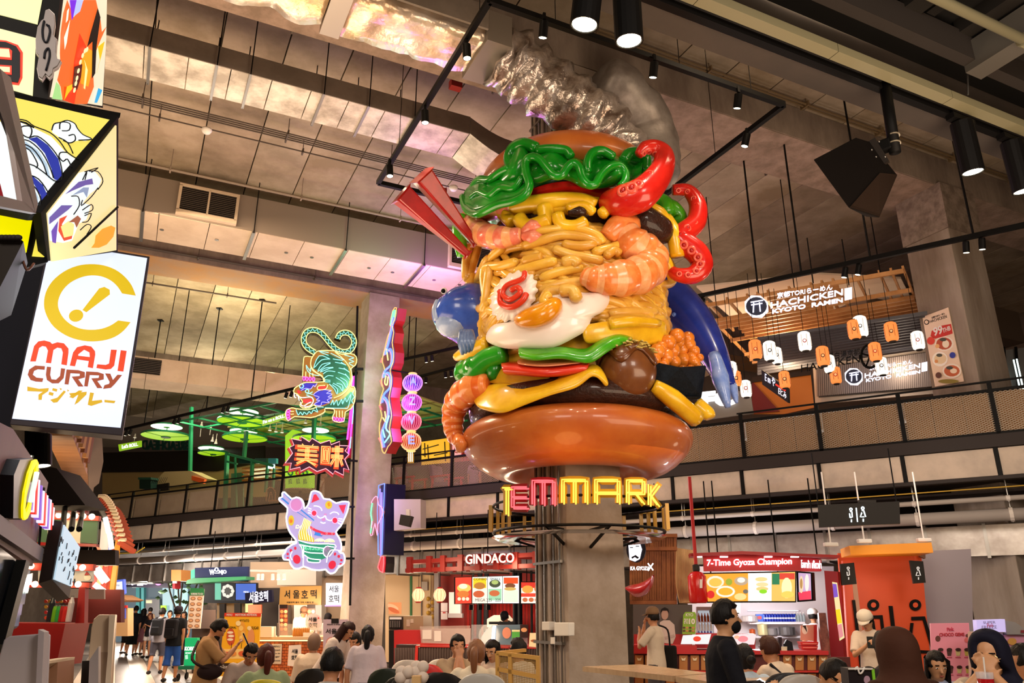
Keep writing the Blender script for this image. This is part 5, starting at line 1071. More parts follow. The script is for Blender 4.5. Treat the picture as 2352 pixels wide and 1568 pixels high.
# orange flame artwork on the side
w5=Bp(G3(150,0,3.9),G3(110,232,3.8),G3(243,250,4.8))
fl=thing('flame_lightbox','tall light box side with orange and yellow flame artwork','light box',w5.m(180,240))
poly(w5,[(142,-60),(249,-60),(246,80),(238,248),(106,222)],BLK,fl,-.05,.045,'frame');poly(w5,[(146,-60),(246,-60),(243,90),(234,243),(108,222)],mat('#f4e4c4',rough=.4,em=.9),fl,-.003,.006,'lit_face')
K=cv(0,0,6.534)
for i,(m_,p)in enumerate(((glow('#ff6a2a',.95),[(1000,0),(940,200),(900,500),(890,800),(900,1000),(850,1200),(900,1300),(930,1500),(1100,1560),(1300,1560),(1400,1300),(1380,900),(1500,600),(1590,400),(1520,480),(1500,300),(1430,0),(1250,0),(1100,260)]),(glow('#a9e08c',.9),[(830,1230),(880,1280),(920,1500),(770,1480)]),
 (glow('#f03a10',.9),[(1180,500),(1100,900),(1060,1300),(950,1300),(940,1500),(1100,1560),(1180,1100),(1280,700)]),(glow('#7a2ae0',.95),[(1030,0),(1060,300),(1120,180),(1230,0)]),(glow('#b8c4ff',.95),[(1130,0),(1080,250),(1180,170),(1230,0)]),(glow('#f9a21a',.95),[(1200,900),(1290,720),(1360,760),(1380,1000),(1300,1300),(1190,1250)]),(glow('#fff0a0',1),[(1240,900),(1260,1000),(1230,1320),(1250,1340),(1290,1050)]),
 (Lk,[(1440,120),(1330,500),(1280,700),(1360,620),(1350,1180),(1400,1100),(1420,700),(1480,260)]),(glow('#f7c21a',.95),[(1440,700),(1540,620),(1500,800),(1420,1100),(1470,900)]),(glow('#58120c',.9),[(1080,1000),(1200,960),(1180,1150),(1120,1350),(1050,1300)]),(glow('#2fa8e0',.95),[(1440,1320),(1500,1350),(1420,1540),(1380,1540)]),(glow('#f7c21a',.95),[(1040,1260),(960,1300),(920,1500),(980,1400),(1040,1330)]),
 (glow('#fff4e0',1),[(960,160),(940,340),(970,300),(990,120)]),(glow('#fff4e0',1),[(960,420),(910,560),(920,740),(950,640),(1000,300)]))):
 poly(w5,K(p),m_,fl,.003+.0012*i,.001,'flame_shape')
for k,(x,y)in enumerate(((1250,740),(1220,760),(1185,830),(1150,930),(1120,1060),(1098,1170),(1080,1250),(1060,1350))):poly(w5,K(ell(x,y,18,42,10,rot=15)),glow('#ffe8b0',1),fl,.022,.001,'bead')
# grey frame fixture at the far left edge
gf=thing('grey_frame','thick pale grey picture frame around a red panel, left edge','frame',G3(40,480,3.0));gb_=Bp(G3(75,490,3.0),G3(10,150,3.0),G3(0,480,2.6))
GF=mat('#9a9090',rough=.5)
for q in([(-60,120),(14,180),(76,470),(70,492),(40,470),(-10,160)],[(-60,440),(45,466),(72,492),(-60,468)]):poly(gb_,q,GF,gf,0,.02,'frame_bar')
poly(gb_,[(-60,350),(8,350),(38,466),(-60,440)],glow('#a80c20',.5),gf,-.06,.02,'red_panel');poly(gb_,[(-60,200),(-5,200),(6,350),(-60,350)],mat('#8a6444'),gf,-.06,.02,'upper_panel')
# curry shop fascia running away along the passage
lf=Bd(50,1100,3.9,64.3)
fx=thing('shop_fascia','purple-brown fascia board carrying the round yellow logo sign','fascia',lf.m(50,1250))
poly(lf,[(-60,940),(30,985),(111,1108),(75,1300),(-60,1210)],mat('#7d5a5c',rough=.6,noise_to='#6d5058',ns=2),fx,-.12,.12,'fascia_board')
poly(lf,[(-60,1150),(90,1260),(84,1290),(-60,1200)],mat('#8a8490',rough=.6),fx,0,.03,'lower_band');neon(lf,[[(96,1120),(85,1255),(40,1230)]],DARK,fx,d=.01,r=.008,sm=1,name='seam')
cz=[K_ for K_ in()]
Kc=cv(0,1000,3.92)
poly(lf,Kc([(60,210),(190,200),(218,250),(200,420),(150,600),(90,755),(60,740),(0,740),(0,350)]),mat('#17121a',rough=.4),fx,0,.05,'logo_disc')
oc=Kc([(190,415),(215,300),(215,240),(195,205),(160,220),(115,330),(75,500),(62,640),(65,730),(82,755),(110,740),(140,680),(152,600),(135,590),(115,650),(95,690),(85,660),(95,540),(130,400),(165,290),(190,250),(190,300),(175,390)])
poly(lf,oc,glow('#f2d800',1.1),fx,.055,.01,'ring_logo');neon(lf,[Kc([(185,320),(125,590)])],glow('#d8ffd8',1.2),fx,d=.07,r=.012,sm=1,name='exclamation_mark')
for k,(x,y0,y1)in enumerate(((170,560,660),(190,430,680),(215,380,700),(235,390,730),(262,440,750),(285,490,780),(305,510,800),(322,530,810),(340,560,830),(358,570,840),(375,600,840),(390,640,800))):
 poly(lf,Kc([(x-14,y1),(x-2,y0),(x+10,y0+6),(x,y1+6)]),glow('#f4e8ff' if k%2 else '#8a5ac8',1.0)if k%4!=2 else glow('#e83024',1.0),fx,.03,.03,'fascia_letter')
 # glossy black shop window below
gw=thing('glossy_display','dark glossy display window with painted blue reflections at the left edge','display case',G3(20,1400,3.4));lw=Bd(40,1350,3.95,64.3)
poly(lw,[(-60,1210),(70,1310),(40,1440),(-60,1500)],mat('#14161e',rough=.08,spec=.8),gw,-.1,.1,'glass_pane');poly(lw,[(34,1285),(44,1292),(-10,1500),(-20,1480)],BLK,gw,.005,.04,'mullion')
for k,(x,y)in enumerate(((60,1330),(52,1350),(44,1375),(36,1400),(30,1425))):poly(lw,[(x-14,y-10),(x+6,y-14),(x+2,y+12),(x-16,y+14)],mat(('#3c46a0','#9fd8d8','#40507a','#4a4ea8','#6a7a98')[k],rough=.1,em=.35),gw,.01,.01,'painted_reflection')  # glowing patches stand for reflections in the glass
# hanging wooden canopy and sign rods
wc=thing('wood_canopy','hanging plywood canopy over the curry stall with slatted edge','canopy',G3(190,1100,6.2))
cpz=atY(180,1100,9.5).z
cq=[atZ(x,y,cpz)for x,y in((104,1000),(166,1000),(203,1098),(206,1165),(196,1178),(160,1118))]
ob('plywood_board',MB().prism(cq,Z*.06),mat('#a8764a',rough=.6,noise_to='#8f6038',ns=2,stretch=(1,6,1)),wc)
for k in range(9):a_=atZ(166+k*4.2,1003+k*11.5,cpz);ob('edge_slat',MB().box(a_+V((.06,0,.22)),.04,.05,.46),mat('#7a4426' if k%2 else '#c08a58',rough=.6),wc)
db2=Bd(225,1080,8.6,140);poly(db2,[(196,985),(232,990),(236,1060),(226,1110),(214,1120),(206,1175),(205,1160)],mat('#8d7b74',rough=.7),wc,0,.03,'weathered_sign_board')
for(x,y)in((150,1095),(170,1130),(188,1150)):ob('rod',MB().tube([atZ(x+6,y,cpz-.02),atY(x-6,1215,6.0)],.022,8),BLK,wc)
mesh_=Bd(90,1050,5.6,150)
for(x,y)in((70,1000),(86,1020)):downlight(atY(x+10,y-22,5.2),atY(x+10,y+60,5.2),.06,.22,'black cylinder lamp under the curry stall canopy, %s one'%('left' if x<80 else 'right'),name='canopy_lamp')
ob('bulkhead',MB().prism([atY(x,y,6.9)for x,y in((60,1060),(130,1075),(196,1160),(60,1160))],V((0,.4,0))),mat('#1d1512',rough=.8),label='dark bulkhead between the hanging canopy and the red kiosk',cat='bulkhead')
# menu light box hung on rods
mbx=Bp(atY(144,1200,5.3),atY(180,1258,5.8),atY(120,1330,5.25))
tv=thing('menu_lightbox','hanging dark menu box with a pale blue lit side','menu board',atY(140,1340,5.4))
ob('case',MB().prism([atY(115,1193,5.3),atY(143,1197,5.3),atY(119,1330,5.3),atY(88,1340,5.3)],(atY(180,1258,6.1)-atY(144,1200,5.3))),mat('#2b211d',rough=.6),tv)
poly(mbx,[(144,1205),(180,1257),(160,1346),(121,1330)],mat('#b9d4e4',rough=.4,em=.85),tv,.002,.01,'lit_face')
mr_=random.Random(4)
for k in range(26):
 x=mr_.uniform(130,170);y=1215+(x-130)*1.0+mr_.uniform(5,95);neon(mbx,[[(x,y),(x-2.2,y+mr_.uniform(6,14))]],mat('#40404a'),tv,d=.014,r=.004,sm=1,name='menu_line')if y<1335 else None
 # red and green snack kiosk with bulbs
kb=Bd(180,1290,8.6,178);kk=thing('snack_kiosk','red and green striped snack kiosk with rows of round bulbs','kiosk',kb.m(180,1520))
RK=mat('#b32a10',rough=.5);RK2=mat('#8f0d0c',rough=.45);GK=mat('#45684c',rough=.6);WK=mat('#d2c8b8',rough=.6);bulbm=glow('#fff2c8',6)
rect(kb,70,1162,205,1182,mat('#6e1418',rough=.6),kk,0,.3,'roof_band');poly(kb,[(90,1179),(233,1186),(232,1197),(90,1192)],RK,kk,0,.06,'bulb_band')
for k,(x0,x1,m_)in enumerate(((80,114,GK),(114,128,WK),(128,156,GK),(156,170,WK),(170,181,WK),(181,190,WK),(191,228,GK))):poly(kb,[(x0,1191),(x1,1194),(x1-3,1249),(x0-3,1246)],m_,kk,0,.03,'awning_stripe')
poly(kb,[(78,1245),(228,1250),(227,1256),(78,1252)],RK2,kk,0,.06,'lower_trim')
for y0,y1,x1 in((1293,1310,221),(1335,1349,212)):poly(kb,[(65,y0),(x1,y0+3),(x1-2,y1+1),(65,y1)],RK,kk,0,.06,'bulb_band')
rect(kb,90,1310,214,1335,mat('#e8d8bc',rough=.6,em=.3),kk,-.02,.04,'sign_strip')
poly(kb,ell(204,1326,8,7),mat('#c8bba8'),kk,.02,.01,'round_face');poly(kb,[(198,1321),(203,1312),(210,1320)],RK2,kk,.03,.01,'red_hat')
for(x,y)in((107,1183),(126,1184),(146,1185),(164,1186),(183,1187),(201,1187.5),(221,1188.5),(83,1301),(181,1303),(200,1304),(92,1342),(170,1342),(190,1342)):
 ob('round_bulb',MB().ball(kb.m(x,y,.1),.032,n=10,m=8),bulbm,kk,smooth=True)
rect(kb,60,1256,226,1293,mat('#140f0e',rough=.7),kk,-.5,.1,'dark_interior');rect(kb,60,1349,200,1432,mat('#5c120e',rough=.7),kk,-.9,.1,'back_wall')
poly(kb,[(50,1428),(206,1430),(187,1522),(30,1522)],RK2,kk,0,.5,'counter_front');poly(kb,[(192,1349),(206,1349),(204,1432),(184,1432)],RK2,kk,.02,.08,'corner_post')
for i in range(7):
 for j in range(4):poly(kb,ell(72+i*9,1380+j*13,3.8,4.2,8),mat(('#c04020','#b8921c','#a8181a')[(i+j)%3],rough=.5),kk,-.3,.02,'food_picture')
rect(kb,85,1349,132,1371,mat('#cdb89a',em=.2),kk,-.5,.03,'lit_shelf');rect(kb,142,1350,192,1374,mat('#a59a90',rough=.4),kk,-.5,.03,'shelf')
for k,(x,c)in enumerate(((136,'#20242a'),(146,'#5a9a1c'),(154,'#2a8a3c'),(162,'#8f1818'),(169,'#b02420'),(179,'#b9b4b8'))):
 p=kb.m(x,1427,.2);h=.15 if k not in(0,5)else .24;tn=thing('drink_can' if k not in(0,5)else 'drink_bottle','%s on the red kiosk counter'%('dark sauce bottle','yellow-green drink can','green drink can','dark red drink can','bright red drink can','tall silver drink bottle')[k],'drink',p)
 ob('body',MB().lathe([(.0,0),(.028,0),(.03,.02),(.03,h*.75),(.024 if h<.2 else .012,h),(0,h)],p,12),mat(c,rough=.3),tn,smooth=False);ob('lid',MB().lathe([(0,h),(.02 if h<.2 else .013,h),(.02 if h<.2 else .013,h+.012),(0,h+.012)],p,10),STEEL,tn)
 # side of the kiosk: red wall panels, tube lamps and tiled roof edge
ks=Bd(235,1350,10.0,150)
side=thing('kiosk_side','orange and red side wall of the snack kiosk with glowing tube lamps','wall panel',ks.m(235,1450))
for k,(x0,x1,m_)in enumerate(((203,212,RK2),(212,222,mat('#d8b080')),(222,236,RK),(236,250,mat('#c8420c',rough=.5)))):poly(ks,[(x0+22,1260),(x1+18,1260),(x1,1430),(x0-8,1432)],m_,side,-.05*k,.05,'wall_panel')
poly(ks,[(268,1215),(279,1216),(252,1410),(243,1410)],mat('#e08414',rough=.45),side,.02,.12,'orange_pillar');poly(ks,[(276,1240),(280,1230),(262,1400),(257,1410)],mat('#c9a414',rough=.45),side,-.1,.05,'yellow_edge')
for p,q in(((240,1190),(248,1225)),((222,1304),(246,1336)),((215,1308),(238,1338)),((215,1342),(240,1360)),((250,1225),(255,1262))):ob('tube_lamp',MB().tube([ks.m(*p,.12),ks.m(*q,.12)],.03,8),glow('#fff6e0',4),side)
poly(ks,[(233,1195),(252,1222),(246,1300),(228,1256)],mat('#f2dcc8',rough=.5,em=.5),side,.02,.03,'lit_sign');poly(ks,[(252,1228),(258,1240),(254,1270),(248,1262)],glow('#5a70c8',.9),side,.05,.03,'blue_sign');poly(ks,[(220,1256),(228,1258),(248,1300),(240,1302)],mat('#d88468',rough=.6),side,.03,.05,'slanted_brace')
for k in range(16):
 x=224+k*3.0;y=1148+k*k*.36+k*1.2;p=ks.m(x,y,.15);ob('roof_tile',MB().beam(p,p+V((.12,.2,-.1)),.07,.05),mat('#a8462c',rough=.6),side);ob('tile_cap',MB().tube([p+V((.0,0,.03)),p+V((.09,0,.03))],.022,8),mat('#d8c8a8',rough=.6),side)
poly(ks,[(215,1150),(232,1160),(262,1225),(250,1225),(236,1190),(222,1165)],mat('#6c6a64',rough=.7),side,.0,.1,'roof_underside')
# partitions in the foreground
pf=Bd(60,1500,3.3,175);pt=thing('white_divider','rounded white plastic divider screen in the bottom left corner','divider',V((pf.p.x,pf.p.y,0)))
poly(pf,[(-40,1700),(-10,1560),(8,1490),(14,1468),(26,1460),(107,1454),(118,1456),(107,1700)],mat('#c9c1c8',rough=.35),pt,0,.02,'screen',bev=.006);poly(pf,[(105,1444),(118,1450),(107,1700),(94,1700)],mat('#b9b0b8',rough=.4),pt,.02,.04,'edge_post')
pd=Bd(240,1480,6.6,160);p2=thing('cream_divider','curved cream divider screen standing beside the striped walkway','divider',V((pd.p.x,pd.p.y,0)))
poly(pd,[(200,1600),(205,1500),(211,1440),(216,1422),(228,1411),(269,1411),(264,1500),(256,1640),(200,1640)],mat('#d8bea2',rough=.3),p2,0,.03,'screen',bev=.006);poly(pd,[(255,1411),(269,1411),(262,1500),(254,1640),(240,1640),(252,1500)],mat('#e6d2ba',rough=.35),p2,.03,.1,'edge_post')
poly(pd,[(218,1497),(250,1497),(246,1600),(208,1600)],mat('#b59a82',rough=.25),p2,.031,.003,'lower_panel')
ctb=thing('side_counter','small pale counter with food tray behind the white divider','counter',V((-4.2,5.6,0)));ck=Bd(125,1530,5.4,170)
poly(ck,[(104,1515),(147,1512),(146,1518),(104,1545)],mat('#d8c0a0',rough=.4),ctb,-.2,.5,'top');poly(ck,[(104,1545),(146,1518),(140,1640),(90,1640)],mat('#a8795a',rough=.6),ctb,-.2,.3,'front')
poly(ck,[(146,1525),(180,1524),(170,1640),(138,1640)],DARK,ctb,-.4,.05,'dark_panel');poly(ck,[(176,1520),(198,1488),(196,1640),(170,1640)],mat('#a8a0a0',rough=.4),ctb,-.3,.05,'grey_frame')
point('kiosk_glow',kb.m(160,1240,.9),35,(1,.7,.4),.2);point('kiosk_glow',ks.m(235,1320,.7),30,(1,.75,.5),.2);point('sign_glow',m1.m(180,780,.8),10,(.9,.95,1),.3)
# ================================================================ UPPER FLOOR
def M_(c):
 if not isinstance(c,str):return c
 if c[0]=='*':return glow(c[1:],.9)
 if c[0]=='!':return glow(c[1:],1.6)
 return mat(c,rough=.5)
def shp(bd,par,n_,p,c,d=0,t=.02,**k):
 if len(p)==4 and not isinstance(p[0],tuple):p=[(p[0],p[1]),(p[2],p[1]),(p[2],p[3]),(p[0],p[3])]
 return poly(bd,p,M_(c),par,d,t,n_,**k)
def IT(nm,lb,ct,bd,parts,grp=None,kind=None,z=None):
 p=parts[0][1]
 if len(p)==4 and not isinstance(p[0],tuple):x,y=(p[0]+p[2])/2,max(p[1],p[3])
 else:x,y=sum(q[0]for q in p)/len(p),max(q[1]for q in p)
 L_=bd.m(x,y)
 if z is not None:L_.z=z
 t=thing(nm,lb,ct,L_,grp,kind)
 for q in parts:shp(bd,t,*q)
 return t
class MBd(Bd):
 def __init__(s,off,dz=0):s.p=MP(12,-off,4);s.n=MN.copy()
def foods(bd,par,L_,d=.02):
 for i,(x,y,rx,ry,c)in enumerate(L_):shp(bd,par,'food_print',ell(x,y,rx,ry,14),c,d+.0015*i,.0012)
 # back wall of the upper floor and partitions
for s0,s1,c in((-6,10,'#453a31'),(10,17.4,'#4d3a30'),(17.4,33,'#5a4a3e')):
 struct('wall_upper',mbox(MB(),s0,s1,-13.6,-13.4,MZF,10.8),mat(c,rough=.9,noise_to='#5b4e43',ns=1))
 # --- ramen shop on the right: slatted timber ceiling
sl_=thing('slatted_ceiling','suspended timber slat ceiling over the ramen shop','ceiling',atZ(1850,760,7.3));WD=mat('#c08a54',rough=.5,noise_to='#a8743f',ns=3)
La,Lb_,Ra,Rb=atZ(1602,705,8.1),atZ(1728,832,8.1),atZ(2075,622,8.1),atZ(2130,760,8.1)
lp=lambda a,b,t:a+(b-a)*t
for k in range(19):
 t=k/18;a,b=lp(La,Lb_,t),lp(Ra,Rb,t)
 t0,t1=((0,.62)if k in(4,5,6,10)else(.1,1)if 2<k<17 else(0,.9))if k%5 else(0,1)
 if k in(1,2,3):t0,t1=.35,.7
 ob('slat',MB().beam(lp(a,b,t0),lp(a,b,t1),.05,.09),WD,sl_)
for k in range(20):
 t=k/19;a,b=lp(La,Ra,t),lp(Lb_,Rb,t);t0,t1=(0,1)if k%6==0 else(0,.3+.15*(k%3))if k%2 else(.55,1)
 ob('batten',MB().beam(lp(a,b,t0)+Z*.08,lp(a,b,t1)+Z*.08,.045,.07),WD,sl_)
for t in(.1,.5,.9):c=lp(La,Ra,t);ob('hanger_rod',MB().tube([c,V((c.x,c.y,10.8))],.012,5),BLK,sl_)
struct('ceiling_panel',MB().prism([atZ(x,y,8.9)for x,y in((1600,660),(1880,630),(2070,640),(2130,760),(1760,800))],Z*.05),mat('#d8c4b0',rough=.8))
lou=thing('louvre_ceiling','dark louvred ceiling strip above the second ramen sign','ceiling',atZ(1880,800,6.9))
for k in range(14):
 y=752+k*6.2;ob('louvre',MB().beam(atZ(1740,y+26,7.4),atZ(2130,y-34,7.4),.03,.07),mat('#4a4a50',rough=.5),lou)
 # signs
def ramen(bd,dx,dy,s,lb):
 X=lambda x:1708+dx+(x-1708)*s;Y_=lambda x,y:690+dy+(y-690)*s
 q=lambda x0,y0,x1,y1,k=-.135:[(X(x0),Y_(x0,y1)),(X(x1),Y_(x1,y1+(x1-x0)*k)),(X(x1),Y_(x1,y0+(x1-x0)*k)),(X(x0),Y_(x0,y0))]
 g_=glow('#f2efff',1.4);t=thing('ramen_shop_sign',lb,'sign',bd.m(X(1820),Y_(0,735)))
 shp(bd,t,'logo_disc',[(X(x),Y_(x,y))for x,y in ell(1738,705,29,26,8,rot=22)],'!f4f0ff',0,.05);shp(bd,t,'logo_disc',[(X(x),Y_(x,y))for x,y in ell(1738,705,24,21,20)],'#2a3350',.05,.004)
 neon(bd,[[(X(a),Y_(a,b))for a,b in p]for p in([(1724,697),(1754,692)],[(1726,703),(1752,699)],[(1732,698),(1731,720)],[(1745,697),(1747,718)])],g_,t,d=.07,r=.014,sm=1,name='gate_symbol')
 text(bd,'京都TORIらーめん',q(1785,673,1912,686,-.16),g_,t,0,.03,bold=.01);text(bd,'HACHICKEN',q(1770,695,1936,709,-.187),g_,t,0,.03,bold=.02);text(bd,'KYOTO  RAMEN',q(1774,711,1936,721,-.165),g_,t,0,.03,bold=.03)
 shp(bd,t,'side_plate',q(1940,664,1957,690,-.2),'!f4f0ff',0,.04);return t
rb1=Bd(1830,690,14.4,203);rs=ramen(rb1,0,0,1,'upper white lit ramen shop sign hanging in front of the slats')
for x,y in((1742,672),(1868,650),(1950,655)):post(rb1.m(x,y),rb1.m(x,y)+Z*1.0,.012,BLK,rs,'rod')
rb2=Bd(2000,850,17.5,203)
wall2=IT('slatted_wall','cream framed wall of fine vertical slats behind the lower ramen sign','wall panel',rb2,[('frame',[(1866,835),(2150,795),(2150,900),(1872,925)],'#c9b8a4',-.2,.06),('backing',[(1874,842),(2150,802),(2150,888),(1880,910)],'#4b4038',-.13,.02)])
for k in range(58):x=1876+k*4.7;ob('slat',MB().beam(rb2.m(x,844-(x-1876)*.145,-.08),rb2.m(x+2,908-(x-1876)*.085,-.08),.035),mat('#8a7c74',rough=.6),wall2)
ramen(Bd(2000,850,17.2,203),230,164,.77,'lower white lit ramen shop sign on the slatted wall')
# orange room, dark sign, red wall, big letters, counter fins
ob_=Bd(1800,900,17.8,200)
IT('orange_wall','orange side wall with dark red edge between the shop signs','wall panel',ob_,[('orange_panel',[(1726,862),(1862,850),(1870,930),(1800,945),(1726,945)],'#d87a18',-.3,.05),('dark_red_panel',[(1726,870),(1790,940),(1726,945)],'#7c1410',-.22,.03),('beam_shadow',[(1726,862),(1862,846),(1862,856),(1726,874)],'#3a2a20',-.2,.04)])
hs_=Bd(1785,890,16.6,235);hsg=IT('hanging_sign','dark hanging shop sign seen at an angle with white and red lettering','sign',hs_,[('board',[(1754,850),(1814,893),(1815,926),(1756,884)],'#1a1714',0,.08)])
text(hs_,'E m や',[(1763,876),(1786,890),(1786,870),(1763,856)],glow('#e8e6ff',1.3),hsg,.085,.01);text(hs_,'Eヒみ',[(1794,906),(1812,918),(1812,903),(1794,890)],glow('#f0e8f0',1.2),hsg,.085,.01);neon(hs_,[[(1788,884),(1810,898)]],glow('#e03020',1.2),hsg,d=.09,r=.02,sm=1,name='red_line')
kb_=Bd(1650,915,15.9,205);fc_=IT('shop_letters','big white lit letters on a speckled grey panel beside the blue fish tail','sign',kb_,[('panel',[(1600,905),(1722,895),(1730,948),(1600,965)],'#6d6660',-.1,.06)])
text(kb_,'FC',[(1612,940),(1690,930),(1690,893),(1612,901)],glow('#ffffff',1.5),fc_,0,.06,bold=.06)
fin=thing('counter_fins','low counter front of closely spaced pale and red fins behind the railing','counter',MP(22.5,-1.2,MZF))
for k in range(96):
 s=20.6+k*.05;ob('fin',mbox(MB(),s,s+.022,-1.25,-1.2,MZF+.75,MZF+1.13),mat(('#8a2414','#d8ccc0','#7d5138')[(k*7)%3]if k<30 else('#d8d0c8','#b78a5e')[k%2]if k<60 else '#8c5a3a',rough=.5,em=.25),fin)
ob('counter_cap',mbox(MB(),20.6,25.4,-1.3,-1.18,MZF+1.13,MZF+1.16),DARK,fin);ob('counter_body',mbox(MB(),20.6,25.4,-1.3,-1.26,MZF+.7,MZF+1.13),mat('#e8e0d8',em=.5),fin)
# paper lanterns
LN=[(1735,803,'o',20,'orange lantern at the left of the row, black arc mark'),(1768,806,'w',20,'white lantern with round black mark beside the leftmost orange one'),(1784,817,'w',17,'plain white lantern tucked behind its white neighbour'),(1848,784,'w',20,'white lantern with a red arc mark hanging alone'),(1890,818,'o',20,'orange lantern with a black arc left of the second sign'),(1905,836,'w',18,'white lantern partly behind an orange lantern'),(1919,862,'o',17,'orange lantern with a red diamond, low in the middle'),(1962,757,'o',20,'orange lantern half hidden behind a tall white one'),(1976,750,'w',22,'tall white lantern with a red octagon mark'),(2010,808,'o',19,'orange lantern in front of the black wheel'),(2025,841,'w',18,'white lantern with a red diamond over the second sign'),(2047,762,'o',20,'deep orange lantern with a black diamond, right side'),(2108,782,'w',19,'white lantern touching the right concrete column'),
 (1680,851,'w',18,'white lantern nearest the blue fish tail'),(1691,870,'o',16,'orange lantern just behind the fish-tail lantern'),(1713,893,'w',17,'low white lantern above the big white letters'),(1802,872,'o',17,'orange lantern in front of the dark angled sign'),(1657,830,'o',16,'orange lantern half covered by the blue fish tail')]
for i,(x,y,c,r,lb)in enumerate(LN):
 Yd=14.6 if r>18 else 15.4;p=atY(x,y,Yd);R_=r*.77*Yd/1781;h=r*2.45*Yd/1781;t=thing('paper_lantern',lb,'lantern',p-Z*h/2)
 prof=[(R_*.55,-h/2),(R_*.9,-h*.42),(R_,-h*.2),(R_,h*.2),(R_*.9,h*.42),(R_*.55,h/2)]
 ob('shade',MB().lathe(prof,p,14),mat('#ff8a42' if c=='o' else '#fff0dc',rough=.6,em=1.0 if c=='o' else 1.25),t,smooth=True)
 for s_ in(-1,1):ob('rim',MB().lathe([(R_*.5,-.015),(R_*.58,0),(R_*.5,.015)],p+Z*s_*h*.5,14),DARK,t)
 for k in range(8):a=k*PI/4;d=V((math.cos(a),math.sin(a),0));ob('rib',MB().tube([p+d*R_*1.01-Z*h*.3,p+d*R_*1.01+Z*h*.3],.006,4),mat('#c86a30' if c=='o' else '#d8cfc4',em=.5),t)
 f=(EYE-p);f.z=0;f.normalize();b_=Bd(x,y-2,Yd,math.degrees(math.atan2(f.x,f.y)));b_.p=b_.p+b_.n*R_*1.02;shp(b_,t,'mark',ell(x,y-2,4.6,4.4,12),'#b01818' if i%3==0 else '#2a1a14',0,.01);shp(b_,t,'mark',ell(x,y-2,3,2.8,10),'*ffb070' if c=='o' else '*ffffff',.012,.004)
 ob('cord',MB().tube([p+Z*h/2,V((p.x,p.y,8.15))],.006,4),BLK,t)
wh=thing('wheel_ornament','black ornament of characters and a round wheel hanging behind the lanterns','ornament',atY(1960,850,16.3));wb=Bd(1960,820,16.3,200)
neon(wb,[('c',ell(1998,818,20,26,16))],BLK,wh,d=0,r=.03,name='wheel');neon(wb,[[(1980,812),(2015,822)],[(1990,840),(2005,795)]],BLK,wh,d=0,r=.02,sm=1,name='spoke')
text(wb,'鶏白湯京都',[(1900,828),(1975,816),(1975,800),(1900,812)],BLK,wh,0,.03);text(wb,'HACHIKEN',[(1840,855),(1975,832),(1975,815),(1840,838)],BLK,wh,0,.03)
# banner on the right-hand column
bn=Bd(2165,800,14.2,244.3);bn.p=G(8.69,0,6);bnr=IT('menu_banner','tall cream ramen price banner with red 99 THB splash on the right column','banner',bn,[('cloth',[(2120,728),(2179,706),(2215,876),(2149,888)],'#e8cdb4',0,.02)])
shp(bn,bnr,'red_splash',[(2142,760),(2165,748),(2186,744),(2190,766),(2172,772),(2150,778),(2139,772)],'#c8301c',.021,.004);text(bn,'99',[(2147,773),(2168,766),(2165,746),(2145,753)],WHITE,bnr,.026,.004,bold=.03);text(bn,'THB',[(2168,765),(2186,758),(2184,748),(2166,755)],WHITE,bnr,.026,.004,bold=.02)
text(bn,'HACHICKEN',[(2138,742),(2177,730),(2175,723),(2137,736)],DARK,bnr,.021,.004);text(bn,'京都TORIらーめん',[(2142,733),(2172,722),(2171,717),(2141,728)],DARK,bnr,.021,.004);shp(bn,bnr,'round_logo',ell(2130,740,6,6),'#1c1714',.021,.003);shp(bn,bnr,'round_logo',ell(2130,740,4,4),'#e8cdb4',.025,.002)
foods(bn,bnr,[(2170,789,22,17,'#f0e4d4'),(2170,789,18,14,'#b4502a'),(2174,790,8,9,'#f2e2c8'),(2168,780,8,4,'#4a4a38'),(2155,795,5,5,'#e8b070'),(2161,825,18,17,'#f4ece0'),(2162,824,14,12,'#e0c8a0'),(2160,816,7,4,'#4a4a38'),(2153,830,4,4,'#d89050'),(2189,852,22,17,'#f0e4d4'),(2189,852,18,13,'#c4602c'),(2193,852,8,6,'#f2dcc0'),(2184,845,8,4,'#3a4030'),(2141,783,9,9,'#d8402a'),(2191,816,7,7,'#2438a0'),(2159,862,7,7,'#5a2c1c'),(2182,876,24,5,'#8a7a1c')])
# light strips and planter pillar at the far right
ps=Bd(2320,870,15.4,200);pl_=IT('light_strip_wall','dark panelled wall with vertical glowing white light strips','wall panel',ps,[('wall',[(2270,800),(2420,780),(2420,980),(2270,990)],'#3a332d',-.4,.1)])
for x0,y0,x1,y1 in((2296,815,2318,920),(2304,815,2324,918),(2328,826,2352,935),(2335,824,2358,930)):neon(ps,[[(x0,y0),(x1,y1)]],glow('#e4fff8',2.2),pl_,d=0,r=.016,sm=1,name='light_strip')
for x in(2310,2338):neon(ps,[[(x,790),(x+14,960)]],BLK,pl_,d=-.2,r=.03,sm=1,name='mullion')
IT('black_pedestal','black pedestal bin behind the railing at the far right','pedestal',Bd(2330,960,13.9,200),[('box',[(2312,920),(2330,918),(2345,1000),(2325,1002)],'#171412',-.3,.3),('lid',[(2308,916),(2332,914),(2334,921),(2310,923)],'#a8957c',-.32,.34)])
pnt=thing('potted_plant','small green plant behind the railing at the right edge','plant',atY(2348,985,13.6))
for k in range(12):a=k*.9;p=atY(2350,985,13.6);ob('leaf',MB().grid([[p,p+V((.02,0,.02))],[p+V((math.cos(a)*.1,math.sin(a)*.1,.12)),p+V((math.cos(a)*.1+.04,math.sin(a)*.1,.1))],[p+V((math.cos(a)*.2,math.sin(a)*.2,.1)),p+V((math.cos(a)*.2+.01,math.sin(a)*.2,.1))]]),mat('#3d7a1a'),pnt)
